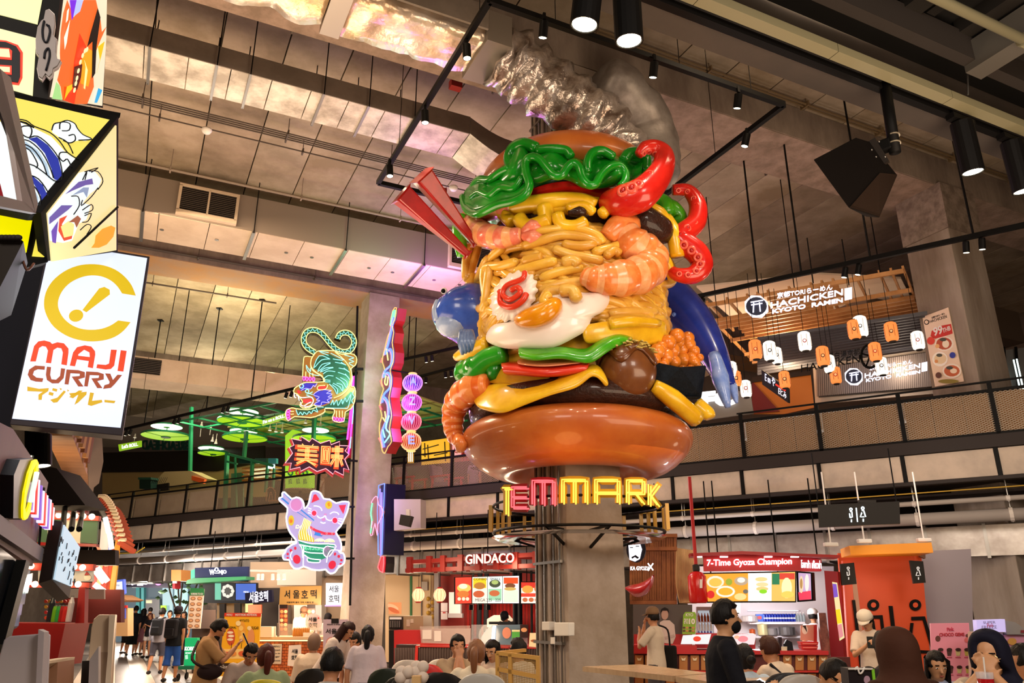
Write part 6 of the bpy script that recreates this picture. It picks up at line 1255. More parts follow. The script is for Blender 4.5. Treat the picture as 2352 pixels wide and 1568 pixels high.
# ---------------- green canteen on the left
GP=mat('#1f7a52',rough=.4);LG=mat('#a8d820',rough=.4,em=.85);gf_=thing('green_steel_frame','green painted steel frame with posts and ceiling grid in the canteen','frame',atY(445,1100,26));B6=MBd(2.6)
gbz=8.4
for p,q in(((440,935),(436,1112)),((566,990),(560,1060)),((722,960),(720,1010))):ob('post',MB().beam(B6.m(*p),B6.m(*q),.11),GP,gf_)
for k in range(9):
 a,b=MP(1.0+k*1.1,-1.8,gbz),MP(1.0+k*1.1,-7.6,gbz);ob('grid_bar',MB().beam(a,b,.06),GP,gf_)
for k in range(6):ob('grid_bar',MB().beam(MP(.8,-1.8-k*1.15,gbz),MP(10.2,-1.8-k*1.15,gbz),.06),GP,gf_)
struct('ceiling_panel',mbox(MB(),.8,10.2,-7.6,-4.2,gbz+.25,gbz+.3),mat('#b8b46a',rough=.8))
def disc(x,y,rpx,off,lb,c='g'):
 b=MBd(off);p=b.m(x,y);R_=rpx*(p-EYE).length/1781*.93;t=thing('disc_lamp',lb,'ceiling lamp',p)
 if c=='g':ob('shade',MB().lathe([(.08,.0),(R_,.03),(R_,.09),(.08,.06)],p,32,cap=False),LG,t,sub=0);ob('rim',MB().lathe([(R_,.02),(R_+.02,.05),(R_,.1)],p,32,cap=False),GP,t)
 else:ob('diffuser',MB().lathe([(.01,-.015),(R_,-.01),(R_,.03)],p,32),glow('#f6ffe0',2.2),t);ob('shade',MB().lathe([(R_,0),(R_+.02,.02),(R_,.06),(.01,.07)],p,32,cap=False),GP,t)
 ob('hub',MB().lathe([(.01,-.03),(R_*.2,-.03),(R_*.2,.02)],p,14),GP,t)
 for k in range(3):a=k*2.1;ob('spoke',MB().beam(p+V((math.cos(a)*.08,math.sin(a)*.08,-.01)),p+V((math.cos(a)*R_,math.sin(a)*R_,.02)),.015),GP,t);
 ob('cable',MB().tube([p,V((p.x,p.y,gbz+(.3 if c=='g' else .3)))],.02,5),GP,t)
for q in((556,970,55,3.2,'large lime disc shade at the front of the canteen'),(381,1003,52,3.0,'large lime disc shade at the left of the canteen'),(562,1008,50,4.4,'lime disc shade below the front one'),(722,1010,50,3.6,'lime disc shade behind the starburst neon sign'),(490,1043,34,6,'thin distant lime disc shade at the back'),(778,935,50,3.4,'lime disc shade behind the tiger neon paw')):disc(*q)
for q in((558,946,35,3.2,'white round lamp above the front lime disc'),(383,980,33,3.0,'white round lamp above the left lime disc'),(560,990,31,4.4,'white round lamp between the two front discs'),(485,1030,28,6,'white round lamp at the back of the canteen'),(725,988,31,3.6,'white round lamp above the starburst sign')):disc(*q,c='w')
for i,(x,y)in enumerate(((463,975),(484,982),(488,1010),(496,1015),(620,985),(634,988),(648,990),(702,968),(736,977),(310,1002))):p=MBd(4).m(x,y);t=thing('white_spotlight',('first','second','third','fourth','fifth','sixth','seventh','eighth','ninth','tenth')[(1,2,3,4,5,6,7,8,9,0)[i]]+' white cone spotlight from the left in the green canteen','spotlight',p,'white cone spotlights in the canteen');ob('cone',MB().lathe([(.03,.12),(.035,.05),(.07,-.06)],p,10,cap=False),WHITE,t);ob('lens',MB().lathe([(0,-.04),(.06,-.04),(0,-.035)],p,10),glow('#fffbe0',3),t);ob('stem',MB().tube([p+Z*.1,V((p.x,p.y,gbz))],.012,4),WHITE,t)
b1=MBd(2.9)
for x,y in((300,1016),(630,956)):post(b1.m(x,y),V((b1.m(x,y).x,b1.m(x,y).y,gbz)),.01,BLK,gf_,'hanger_rod')
s1=IT('green_slogan_sign','small lime green slogan sign at the left of the canteen','sign',b1,[('plate',[(274,1021),(326,1012),(326,1026),(276,1036)],'*8cb820',0,.05)]);text(b1,"Let's ROLL.",[(283,1031),(320,1024),(320,1016),(283,1022)],glow('#ffffff',1.3),s1,.055,.01,bold=.03)
s1=IT('green_slogan_sign','lime green slogan sign beside the neon tiger','sign',b1,[('plate',[(604,966),(660,948),(660,960),(604,978)],'*8cb820',0,.05)]);text(b1,"I'm on a ROLL.",[(607,974),(657,959),(657,951),(607,966)],glow('#ffffff',1.3),s1,.055,.01,bold=.03)
b2=MBd(6.5);IT('dark_partition','long dark partition band at the back of the canteen','partition',b2,[('band',[(235,1040),(470,1035),(610,1024),(610,1060),(500,1082),(235,1085)],'#1b1613',0,.1),('cream_wall',[(235,1085),(500,1082),(610,1060),(610,1140),(235,1150)],'#a88f5c',-.1,.1)])
l_=thing('back_to_front_letters','dark teal shop letters seen from behind above the dark partition','sign',b2.m(390,1034));text(b2,'BREADHEAD',[(445,1036),(335,1034),(335,1012),(445,1014)],mat('#123c38'),l_,.2,.05,bold=.03)
hd=IT('cooker_hood','pale metal cooker hood behind the left railing','hood',MBd(2.2),[('hood',[(343,1112),(372,1082),(432,1080),(470,1098),(420,1112),(352,1118)],'#b8a878',-.6,.5),('black_face',[(358,1112),(384,1108),(384,1125),(358,1128)],'#1c1814',-.1,.05),('orange_tray',[(440,1092),(470,1100),(466,1110),(440,1102)],'#d85a1c',-.1,.1)])
for k in range(9):neon(MBd(1.7),[[(345+k*4.2,1110),(352+k*4.2,1096)]],DARK,hd,d=.02,r=.008,sm=1,name='vent_slot')
IT('dark_crate','dark green crate beside the cooker hood','crate',MBd(2.0),[('crate',(320,1098,346,1122),'#0c2f26',-.3,.3),('rim',(318,1096,348,1101),'#14503e',-.32,.34)])
kg=thing('green_kiosk_frame','green framed kiosk with shelves of wooden trays','kiosk',MBd(2.4).m(580,1150));k2=MBd(2.4)
for p,q,w in(((522,1040),(516,1180),.12),((580,1055),(574,1180),.1),((615,1065),(610,1130),.08),((630,1075),(627,1120),.07),((522,1042),(630,1070),.09),((522,1060),(545,1065),.06),((540,1050),(544,1180),.06)):ob('frame_bar',MB().beam(k2.m(*p),k2.m(*q),w),GP,kg)
for k in range(4):ob('wooden_tray',MB().prism([k2.m(545,1072+k*9,-.2),k2.m(612,1066+k*9,-.2),k2.m(612,1070+k*9,-.2),k2.m(545,1076+k*9,-.2)],MN*-.5),mat('#a8702c'),kg)
for x0,x1,c in((548,575,'#0d3a34'),(585,612,'#0e4c44'),(616,634,'#2a8f9c')):shp(k2,kg,'crate',(x0,1052,x1,1064),c,-.1,.1)
shp(k2,kg,'lit_screen',(617,1066,632,1076),'!d8f0ff',.01,.02);shp(k2,kg,'green_panel',[(518,1085),(545,1082),(545,1175),(516,1180)],'#3f6b4a',-.3,.05)
gs=IT('lime_pillar_sign','lime glowing pillar with green and red round emblems','sign',MBd(3.4),[('pillar',[(655,1000),(672,986),(712,1006),(708,1118),(655,1124)],'*9ad020',-.3,.3)]);
for x,c in((668,'#0b7a38'),(686,'#e8641c'),(702,'#0b7a38')):neon(MBd(3.4),[('c',ell(x,1086,5,5,8))],mat(c,em=.4),gs,d=.02,r=.03,name='emblem');text(MBd(3.4),'ROL',[(x-4,1112),(x+4,1110),(x+4,1098),(x-4,1100)],mat('#0b7a38',em=.3),gs,.02,.01)
IT('brown_mesh_screen','brown mesh screen behind the railing next to the left column','screen',MBd(.9),[('panel',[(748,1098),(806,1090),(806,1160),(748,1168)],'#7a4c2c',0,.05)])
# ---------------- lounge with red armchairs
B3=MBd(6.0);yw=IT('yellow_shoji_panel','glowing yellow panel with dark crossing bars at the back of the lounge','wall panel',B3,[('panel',[(970,1015),(1032,1006),(1034,1062),(970,1068)],'*e8a81c',0,.05)])
for p in([(974,1032),(1010,1022)],[(978,1018),(979,1050)],[(974,1046),(1032,1036)],[(985,1022),(987,1055)],[(1000,1046),(1030,1040)],[(1024,1015),(1026,1060)]):neon(B3,[p],DARK,yw,d=.07,r=.02,sm=1,name='bar')
rw=IT('red_shop_wall','red lit shop wall with fine vertical bars behind the lounge','wall panel',B3,[('wall',[(1036,1006),(1240,985),(1240,1075),(1036,1090)],'#8a1618',0,.05),('pale_sign',[(1042,1022),(1062,1020),(1062,1046),(1042,1048)],'*f0a0a0',.06,.02)])
for k in range(26):x=1064+k*6.5;neon(B3,[[(x,1018),(x+1,1080)]],mat('#d03a2c',em=.5),rw,d=.07,r=.014,sm=1,name='bar')
text(B3,'C',[(1046,1042),(1058,1041),(1058,1025),(1046,1027)],mat('#b02020'),rw,.085,.01);text(B3,'Salaiso',[(1066,1088),(1110,1082),(1110,1072),(1066,1078)],glow('#ff5a5a',1.4),rw,.1,.02)
IT('lounge_floor_box','dark low wall behind the armchairs','wall panel',MBd(4.5),[('wall',[(905,1075),(1240,1045),(1240,1120),(905,1140)],'#2a1418',0,.1)])
RA=mat('#c01828',rough=.4);AG=mat('#5d5557',rough=.7)
for i,(s,o_,lb)in enumerate(((12.9,-1.0,'red framed armchair with dark cushion, leftmost of the lounge'),(13.9,-1.3,'red framed armchair with grey back, second in the lounge'),(16.6,-1.2,'red framed armchair facing left right of the lounge table'),(18.0,-1.3,'red framed armchair half hidden by the central column'))):
 t=thing('armchair',lb,'armchair',MP(s,o_,MZF));f=-1 if i>1 else 1
 for ds in(-.3,.3):
  for do in(-.28,.28):ob('leg',MB().beam(MP(s+ds,o_+do,MZF),MP(s+ds*.9,o_+do,MZF+.58),.05),RA,t)
 for do in(-.28,.28):ob('armrest',MB().beam(MP(s-.34,o_+do,MZF+.6),MP(s+.34,o_+do,MZF+.6),.07,.05),RA,t)
 ob('seat',mbox(MB(),s-.26,s+.26,o_-.26,o_+.26,MZF+.32,MZF+.45),AG,t,bev=.03);b_=-f*.28;ob('backrest',MB().beam(MP(s+b_,o_,MZF+.4),MP(s+b_*1.5,o_,MZF+.95),.5,.12,up=MD),AG,t,bev=.03)
lt=thing('lounge_table','dark square lounge table between the armchairs','table',MP(15.4,-1.3,MZF));ob('top',mbox(MB(),14.95,15.85,-1.7,-.9,MZF+.68,MZF+.72),DARK,lt);ob('leg',MB().beam(MP(15.4,-1.3,MZF),MP(15.4,-1.3,MZF+.68),.08),BLK,lt);ob('foot',mbox(MB(),15.15,15.65,-1.5,-1.1,MZF,MZF+.03),BLK,lt)
# small loudspeaker and white box under the deck edge
IT('wall_loudspeaker','small dark loudspeaker on a white mount below the lounge','loudspeaker',Bd(935,1195,18.9,190),[('cabinet',[(926,1183),(951,1187),(944,1211),(922,1206)],'#2a2624',0,.2),('mount',(934,1170,942,1186),'#d8d0c8',-.05,.1)])
IT('white_service_box','pale concrete box end below the lounge railing','box',Bd(940,1180,19.3,200),[('box',[(905,1146),(966,1146),(966,1212),(905,1218)],'#a89c98',-.3,.3)])
# clothesline of benches: canteen table and bentwood chairs
tb=thing('canteen_table','round pale canteen table behind the railing','table',MP(8.0,-1.6,MZF));ob('top',MB().lathe([(0,.73),(.5,.73),(.5,.76),(0,.76)],MP(8.0,-1.6,MZF),20),mat('#b8a888'),tb);ob('leg',MB().tube([MP(8.0,-1.6,MZF),MP(8.0,-1.6,MZF+.73)],.04),DARK,tb)
for i,(s,lb)in enumerate(((7.0,'bentwood chair left of the canteen table'),(9.0,'bentwood chair right of the canteen table'),(9.8,'bentwood chair nearest the brown mesh screen'))):
 t=thing('bentwood_chair',lb,'chair',MP(s,-1.5,MZF));c=MP(s,-1.5,MZF);wm=mat('#9a5c28',rough=.4)
 ob('seat',MB().lathe([(0,.44),(.21,.44),(.21,.48),(0,.48)],c,18),wm,t)
 for a in(.8,2.4,3.9,5.5):ob('leg',MB().tube([c+V((math.cos(a)*.2,math.sin(a)*.2,0)),c+V((math.cos(a)*.15,math.sin(a)*.15,.45))],.017,6),wm,t)
 f=MD*(.19 if i else-.19);ob('backrest',MB().tube(smooth([c+f+MN*.18+Z*.46,c+f*1.2+MN*.18+Z*.8,c+f*1.3+Z*.93,c+f*1.2-MN*.18+Z*.8,c+f-MN*.18+Z*.46],4),.016,6),wm,t,smooth=True);ob('back_hoop',MB().tube(smooth([c+f+MN*.09+Z*.46,c+f*1.2+Z*.78,c+f-MN*.09+Z*.46],4),.012,6),wm,t,smooth=True)
point('canteen_glow',MP(4,-3.5,6.3),220,(1,1,.55),.4);point('canteen_glow',MP(8.5,-3.5,6.6),180,(1,1,.55),.4);point('lounge_glow',MP(15,-2.5,6.8),160,(1,.5,.45),.4);point('ramen_glow',MP(22.5,-3.2,7.6),170,(1,.72,.45),.3);point('ramen_glow',MP(20.5,-3.2,7.2),90,(1,.75,.5),.4);point('ramen_glow',MP(25,-3.5,6.9),50,(1,.8,.6),.4);point('back_fill',MP(2,-2,8.9),330,(1,.85,.6),.5);point('back_fill',MP(18,-3,9.2),170,(1,.8,.7),.5)  # the back points are added fills that lift the upper ceiling
# ================================================================ GROUND FLOOR SHOPS
RD='#b3141a';RD2='#7d0f12'
# back walls beneath the deck
for s0,s1,c in((-6,4.5,'#554c4a'),(4.5,11.5,'#a08a78'),(11.5,19.5,'#b09880'),(19.5,33,'#8d7f78')):struct('wall_lower',mbox(MB(),s0,s1,-9.2,-9.0,0,MZB),mat(c,rough=.85,noise_to='#93806f',ns=1.5))
# --- takoyaki stall in the centre: red lattice canopy, letters, screens
g1=Bd(1090,1290,18.2,204);lt_=thing('red_lattice_canopy','red timber lattice canopy hanging over the takoyaki stall','canopy',g1.m(1090,1318))
RL=mat('#c02a1c',rough=.45,em=.12)
for(x0,y0,x1,y1,d)in((935,1291,1245,1272,0),(933,1310,1245,1298,0),(945,1287,1245,1268,-.9),(950,1305,1245,1292,-.9)):ob('rail',MB().beam(g1.m(x0,y0,d),g1.m(x1,y1,d),.09),RL,lt_)
for x in(943,988,1020,1060,1100,1142,1186,1232):
 ob('post',MB().beam(g1.m(x,1279-(x-943)*.045,.03),g1.m(x,1316-(x-943)*.04,.03),.12),RL,lt_);ob('cross_bar',MB().beam(g1.m(x,1292-(x-943)*.05),g1.m(x+5,1287-(x-943)*.05,-1),.07),RL,lt_);ob('post',MB().beam(g1.m(x+14,1285-(x-943)*.045,-.9),g1.m(x+14,1312-(x-943)*.04,-.9),.07),RL,lt_)
for x in(1000,1120):ob('hanger_rod',MB().tube([g1.m(x,1285),V((g1.m(x,1285).x,g1.m(x,1285).y,MZB))],.012,5),BLK,lt_)
gt=thing('neon_shop_letters','pale pink glowing brush letters on the red lattice','sign',g1.m(1130,1297));text(g1,'GINDACO',[(1075,1297),(1188,1293),(1188,1269),(1075,1273)],mat('#8a1210',rough=.4),gt,.1,.03,bold=.06);text(g1,'GINDACO',[(1076,1296),(1187,1292),(1187,1270),(1076,1274)],glow('#ffd8c8',1.25),gt,.14,.02,bold=.015)
g2=Bd(1120,1350,19.0,184);ms_=IT('menu_screen','wide bright takoyaki menu screen with four food panels','screen',g2,[('case',[(1043,1325),(1194,1321),(1194,1386),(1043,1387)],BLK,-.1,.1),('lit_panel',[(1046,1326),(1083,1325),(1083,1385),(1046,1386)],'*e0402c',.002,.01),('lit_panel',[(1085,1325),(1119,1324),(1119,1385),(1085,1385)],'*f8f0e0',.002,.01),('lit_panel',[(1120,1324),(1154,1323),(1154,1385),(1120,1385)],'*e8f4f0',.002,.01),('lit_panel',[(1155,1323),(1192,1322),(1192,1385),(1155,1385)],'*f4f4f8',.002,.01),('print',(1087,1328,1117,1350),'*f0d020',.013,.002),('print',(1157,1326,1190,1340),'*e8501c',.013,.002),('print',(1122,1352,1152,1378),'*9ad8b0',.013,.002),('print',(1157,1355,1190,1383),'*dcebd8',.013,.002)])
foods(g2,ms_,[(1066,1350,16,10,'*f4c860'),(1064,1346,10,6,'*fff0d0'),(1064,1364,14,8,'*d87830'),(1055,1375,4,4,'*f8e8c8'),(1065,1375,4,4,'*f8e8c8'),(1074,1375,4,4,'*f8e8c8'),(1102,1345,13,8,'*b8782c'),(1100,1364,13,8,'*c85a30'),(1137,1340,13,9,'*3c4834'),(1137,1337,8,5,'*a8c070'),(1136,1362,12,7,'*c86a3c'),(1172,1345,12,6,'*7a4424'),(1172,1352,14,4,'*d0b060')],.016)
text(g2,'MEGA 225   225',(1092,1374,1150,1381),mat('#402018'),ms_,.02,.002);text(g2,'COMBO   SMALL',(1088,1327,1150,1332),mat('#202018'),ms_,.02,.002)
g3=Bd(1220,1360,19.0,180);ms2=IT('menu_screen','small red and white menu screen cut off by the central column','screen',g3,[('case',(1195,1335,1262,1387),BLK,-.1,.1),('lit_panel',(1197,1337,1260,1385),'*f6ece4',.002,.01),('print',(1197,1337,1260,1350),'*d83020',.013,.002),('print',(1197,1362,1260,1370),'*e04028',.013,.002)])
foods(g3,ms2,[(1212,1353,13,9,'*e8a040'),(1236,1352,9,9,'*d87030'),(1206,1377,6,5,'*c86a3c'),(1220,1377,6,5,'*c86a3c'),(1234,1377,6,5,'*c86a3c')],.016)
g4=Bd(1100,1420,22.5,186)
IT('cream_wall','cream plaster wall left of the takoyaki stall','wall panel',g4,[('wall',(885,1300,1005,1520),'#d8bb94',-.1,.1)])
rc=IT('red_back_wall','red curtained back wall of the takoyaki stall','wall panel',g4,[('wall',(1004,1290,1300,1520),'#8e1413',-.1,.1)])
for k in range(44):x=1072+k*4.2;ob('curtain_fold',MB().tube([g4.m(x,1386,.05),g4.m(x,1460,.05)],.045,6),mat('#b01c18' if k%2 else '#8c1512',rough=.7),rc,smooth=True)
IT('grey_pillar','narrow grey pillar beside the red stall wall','pillar',Bd(1008,1400,22,186),[('shaft',(1002,1300,1012,1520),'#6a6266',0,.3)])
bx=IT('white_wall_unit','white wall unit with paper notices behind the stall counter','cabinet',Bd(1040,1400,21.8,184),[('cabinet',(1035,1360,1061,1408),'#c9c3cc',0,.3),('shelf',(1033,1408,1065,1418),'#8d8790',0,.3),('notice',(1013,1384,1028,1403),'#d8d0d8',0,.02),('notice',(1013,1404,1028,1422),'#d0c8d0',0,.02),('red_line',(1017,1405,1024,1408),RD,.021,.003)])
IT('sausage_poster','orange food poster on the cream wall above the drinks machine','poster',Bd(905,1396,22.2,186),[('sheet',(893,1383,922,1410),'#e89a6c',0,.02),('food_print',ell(903,1394,14,6,14,rot=25),'#f0c0a0',.022,.003),('food_print',ell(905,1401,14,5,14,rot=25),'#c86840',.026,.003)])
pg=thing('green_pipe','green and grey pipes rising up the cream wall','pipe',g4.m(950,1420,.2))
for x,c,r in((948,'#2c6a3c',.035),(972,'#5a504c',.02),(991,'#c8b48c',.025),(1000,'#7a5a30',.03)):ob('pipe',MB().tube([g4.m(x,1305,.2),g4.m(x,1440,.2)],r,8),mat(c),pg)
ob('valve_box',MB().prism([g4.m(*q,.1)for q in((973,1336),(986,1336),(986,1356),(973,1356))],g4.n*.15),mat('#a09890'),pg)
for k in range(7):ob('valve',MB().ball(g4.m(988+k%2*10,1375+k*8,.25),.06,n=8,m=6),mat('#b8923c',metal=.5),pg)
for x,lb in((961,'left round paper lantern glowing by the cream wall'),(1010,'right round paper lantern glowing near the grey pillar')):
 p=atY(x,1366,19.6);t=thing('round_lantern',lb,'lantern',p-Z*.16);ob('shade',MB().ball(p,.15,1,1,1.08,n=14,m=10),mat('#ffd9a0',rough=.6,em=1.15),t,smooth=True)
 for k in range(10):a=k*PI/5;ob('rib',MB().tube([p+V((math.cos(a)*math.cos(b)*.153,math.sin(a)*math.cos(b)*.153,math.sin(b)*.165))for b in(-1.2,-.6,0,.6,1.2)],.004,4),mat('#c87040'),t)
 for s_ in(-1,1):ob('rim',MB().lathe([(.05,-.02),(.07,0),(.05,.02)],p+Z*.16*s_,12),mat(RD),t)
 ob('cord',MB().tube([p+Z*.17,V((p.x,p.y,MZB-.05))],.006,4),BLK,t)
dm=IT('drinks_machine','stainless soft drinks machine with dark taps left of the stall','machine',Bd(930,1430,17.9,196),[('body',(893,1414,972,1447),'#9a8468',-.5,.5),('tap_panel',(895,1416,926,1445),'#2c2422',0,.04),('lit_top',(897,1417,924,1422),'#e8e8f0',.04,.01),('notice',(934,1422,942,1438),'#b8a898',0,.01),('notice',(943,1421,950,1430),'#c0b0a0',0,.01)])
for k in range(5):ob('tap',MB().tube([dm and Bd(930,1430,17.9,196).m(900+k*5,1425,.07),Bd(930,1430,17.9,196).m(900+k*5,1440,.07)],.02,6),mat('#8d8a88',metal=.8,rough=.2),dm)
rco=IT('red_counter','long red stall counter with glass screens','counter',Bd(1100,1480,17.2,188),[('front',[(905,1447),(968,1447),(968,1476),(1262,1482),(1262,1600),(905,1600)],RD,-.6,.6),('ledge',[(958,1476),(1262,1482),(1262,1488),(958,1483)],'#c02822',-.1,.16),('dark_end',(893,1447,905,1600),'#141010',-.5,.5)],z=0)
c2=Bd(1080,1450,17.1,188);gs_=thing('glass_screen','clear glass sneeze screens with pinned papers on the red counter','screen',c2.m(1080,1480));shp(c2,gs_,'pane',[(965,1438),(1080,1436),(1080,1480),(968,1476)],glass('#d8c8c4',.22),0,.02);shp(c2,gs_,'frosted_panel',[(969,1443),(1080,1443),(1080,1479),(969,1475)],glass('#c0a49c',.75,.4),-.1,.03);shp(c2,gs_,'pane',[(1083,1434),(1212,1434),(1212,1482),(1083,1480)],glass('#d8d8e0',.2),0,.02)
for q in((971,1446,992,1467),(998,1448,1014,1472)):shp(c2,gs_,'paper',q,'#d8ccc8',.03,.005)
gb2=Bd(1140,1450,16.9,188);cvw=IT('curved_showcase','curved glass showcase with a bright light strip and round sticker','display case',gb2,[('glass_body',[(1104,1478),(1106,1462),(1116,1446),(1130,1436),(1195,1434),(1195,1481)],mat('#6a8296',rough=.1,alpha=.75),-.4,.4),('light_strip',[(1132,1437),(1140,1436),(1136,1480),(1128,1480)],'!c8e4ff',.01,.02),('sticker',ell(1164,1453,10,13),'#c8785c',.01,.01)])
IT('small_signs','cluster of small counter signs with a green pay card and number 20','sign',Bd(1200,1455,16.7,188),[('green_card',(1176,1450,1194,1469),'#3c9a30',0,.02),('card_top',(1176,1446,1194,1451),'#e8d8a0',0,.02),('dark_poster',(1195,1434,1213,1464),'#2c1414',0,.02),('food_print',ell(1204,1446,7,5),'#d09060',.022,.003),('pale_card',[(1217,1453),(1237,1453),(1236,1486),(1215,1484)],'#e8d8b0',0,.02),('food_print',ell(1227,1471,8,3),'#a05a30',.022,.003)])
IT('register_monitor','black cash register monitor on the stall counter','monitor',Bd(1155,1430,17.3,188),[('screen',(1125,1427,1184,1433),'#141418',0,.12)])
IT('round_pass','pale rounded opening panel behind the takoyaki cook','panel',Bd(1150,1425,21.5,186),[('panel',[(1114,1440),(1118,1422),(1135,1412),(1170,1412),(1186,1430),(1186,1440)],'#cfc0bc',0,.05)])
for k,x in enumerate((1082,1103,1122)):p=atY(x,1388,19.5);downlight(p,p-Z,.05,.12,'small dark spotlight under the menu screen, %s of three'%('left','middle','right')[k],name='stall_spotlight')
def rods(t,bd,xs,y):
 for x in xs:p=bd.m(x,y,-.1-.4*(bd is y3 if 'y3' in globals()else 0));ob('hanger_rod',MB().tube([p,V((p.x,p.y,MZB))],.012,6),BLK,t)
rods(ms_,g2,(1060,1180),1323);rods(ms2,g3,(1210,),1336)
# banquette
bq=thing('banquette','dark ribbed banquette with bright red edging along the red counter','bench',Bd(1080,1540,13.8,186).m(1080,1540));WLz=wloc(bq);b5=Bd(1080,1520,14.2,186)
for x0,x1,y0 in((906,956,1480),(960,1040,1484),(1041,1130,1485),(1131,1262,1487)):
 shp(b5,bq,'back_panel',[(x0+4,y0),(x1,y0+1),(x1,1600),(x0,1600)],'#3a2c28',-.3,.3)
for k in range(56):x=910+k*6;ob('rib',MB().tube([b5.m(x,1487,.01),b5.m(x,1560,.01)],.03,5),mat('#45332e',rough=.8),bq,smooth=True)
shp(b5,bq,'red_edge',[(956,1482),(962,1482),(958,1600),(950,1600)],'#d02820',0,.06);shp(b5,bq,'red_edge',[(958,1482),(1262,1487),(1262,1490),(958,1485)],'#c82c20',0,.04)
# --- furniture in front
def table(nm,lb,x,y,Y,w,d,c,h=None,az=180,parts=1):
 p=atY(x,y,Y);z=h or p.z;a=math.radians(az);r=V((-math.cos(a),math.sin(a),0));f=V((math.sin(a),math.cos(a),0));t=thing(nm,lb,'table',V((p.x,p.y,0)))
 ob('tabletop',MB().box((p.x,p.y,z-.015),w,d,.03,(r,f,Z)),mat(c,rough=.35),t,bev=.006)
 for i in(-1,1):
  for j in(-1,1):q=V((p.x,p.y,0))+r*(i*(w/2-.06))+f*(j*(d/2-.06));ob('leg',MB().tube([q,q+Z*(z-.03)],.018,8),DARK,t)
 return t
def chair(lb,x,y,Y,c,az=0,w=.42,grp=None):
 p=atY(x,y,Y);z1=p.z;a=math.radians(az);r=V((-math.cos(a),math.sin(a),0));f=V((math.sin(a),math.cos(a),0));b=V((p.x,p.y,0));m_=mat(c,rough=.4);t=thing('shell_chair',lb,'chair',b,grp)
 rows=[]
 for z,ww in((z1-.36,.9),(z1-.25,1),(z1-.12,1),(z1-.04,.86),(z1,.55)):rows.append([b+r*(w/2*ww*s)+f*(.06*(1-s*s)*-1)+Z*(z-(.02*abs(s)**3 if z>z1-.1 else 0))for s in(-1,-.7,-.35,0,.35,.7,1)])
 ob('backrest',MB().grid(rows),m_,t,smooth=True,sol=.015,sub=1);zs=.45
 ob('seat',MB().box(b+f*.22+Z*zs,w,.42,.03,(r,f,Z)),m_,t,bev=.012)
 ob('back_support',MB().beam(b+f*.02+Z*zs,b+Z*(z1-.3),.04,w*.5,up=r),m_,t)
 for i in(-1,1):
  for j in(0,1):q=b+r*(i*.17)+f*(.05+.34*j);ob('leg',MB().tube([q+r*i*.04,V((q.x,q.y,zs))],.013,6),DARK,t)
 return t
for a_ in(('white shell chair behind the red chair',938,1514,10.0,'#c8c0b4'),('red shell chair between two tables',977,1523,8.6,'#c01414'),('white shell chair beside the man resting his chin',1015,1512,10.6,'#c8beb0'),('pale grey shell chair with the rounded back at the bottom',1107,1544,6.5,'#a8a39c'),('yellow shell chair behind the green hoodie',612,1558,7.6,'#c8b820'),('black shell chair behind the bald man',725,1533,8.4,'#1d1a1a'),('dark shell chair below the white table',930,1550,7.6,'#1a1c1a'),('dark green shell chair beside the standing woman',890,1533,8.8,'#20281f'),
 ('dark round chair back left of the striped-bag man',1808,1542,6.6,'#2c2a2c'),('pale round chair back at the counter',1838,1546,6.5,'#a8a29c')):chair(*a_)
IT('metal_chair_frame','curved metal chair frame above the masked diner','chair',Bd(1930,1530,8.4,185),[('slat_back',[(1900,1508),(1950,1508),(1958,1600),(1898,1600)],'#5a1c14',0,.03)]);
table('cafe_table','long pale cafe table behind the red chair',965,1520,9.4,1.1,.6,'#9c7c6c',h=.76);table('cafe_table','pink-grey cafe table in front of the banquette',925,1548,7.9,1.0,.55,'#a08a86',h=.76);table('cafe_table','dark cafe table of the four seated friends',1090,1546,8.9,1.5,.7,'#3a2a22',h=.75);table('cafe_table','pale cafe table of the couple with the green hoodie',640,1560,8.6,1.3,.6,'#a89888',h=.76);table('cafe_table','white cafe table left of the standing woman in white',742,1547,8.0,.8,.5,'#b8aca8',h=.76)
# long shared counter in the foreground
wt=thing('shared_counter','long pale wooden shared counter in two lengths at the bottom right','counter',V((2.5,4.6,0)));wm=mat('#b89c7c',rough=.22,noise_to='#a98c6c',ns=3,stretch=(1,5,1))
zt_=1.04
for q in([(1338,1530),(1470,1525),(1632,1545),(1548,1552)],[(1552,1553),(1640,1546),(2460,1590),(2460,1660),(2100,1640)]):
 ob('counter_top',MB().prism([atZ(x,y,zt_)for x,y in q],Z*-.05),wm,wt)
for x,Y in((1400,7.3),(1700,6.2),(2100,5.2)):p=atY(x,1600,Y);ob('leg',MB().beam((p.x,p.y+.1,0),(p.x,p.y+.1,zt_-.05),.07),DARK,wt)
# rattan partition
rp=thing('rattan_partition','low timber partition with woven rattan panels beside the central column','screen',Bd(1190,1560,7.6,196).m(1190,1568));r1=Bd(1190,1540,7.6,200);TW=mat('#d09c4c',rough=.5)
for p,q in(((1143,1500),(1146,1700)),((1172,1502),(1176,1700)),((1236,1512),(1238,1700)),((1142,1499),(1240,1511)),((1144,1536),(1240,1555))):ob('frame_bar',MB().beam(r1.m(*p),r1.m(*q),.035),TW,rp)
ob('back_bar',MB().beam(r1.m(1142,1499),r1.m(1208,1499)+V((0,.5,0)),.03),TW,rp)
wv_=MB()
for k in range(48):wv_.beam(r1.m(1145+k*2,1501+k*.24),r1.m(1146+k*2,1640),.0035);
for k in range(34):wv_.beam(r1.m(1144,1504+k*3.4),r1.m(1238,1514+k*4),.0035)
ob('rattan_weave',wv_,mat('#a9823c',rough=.7),rp,kind='stuff')
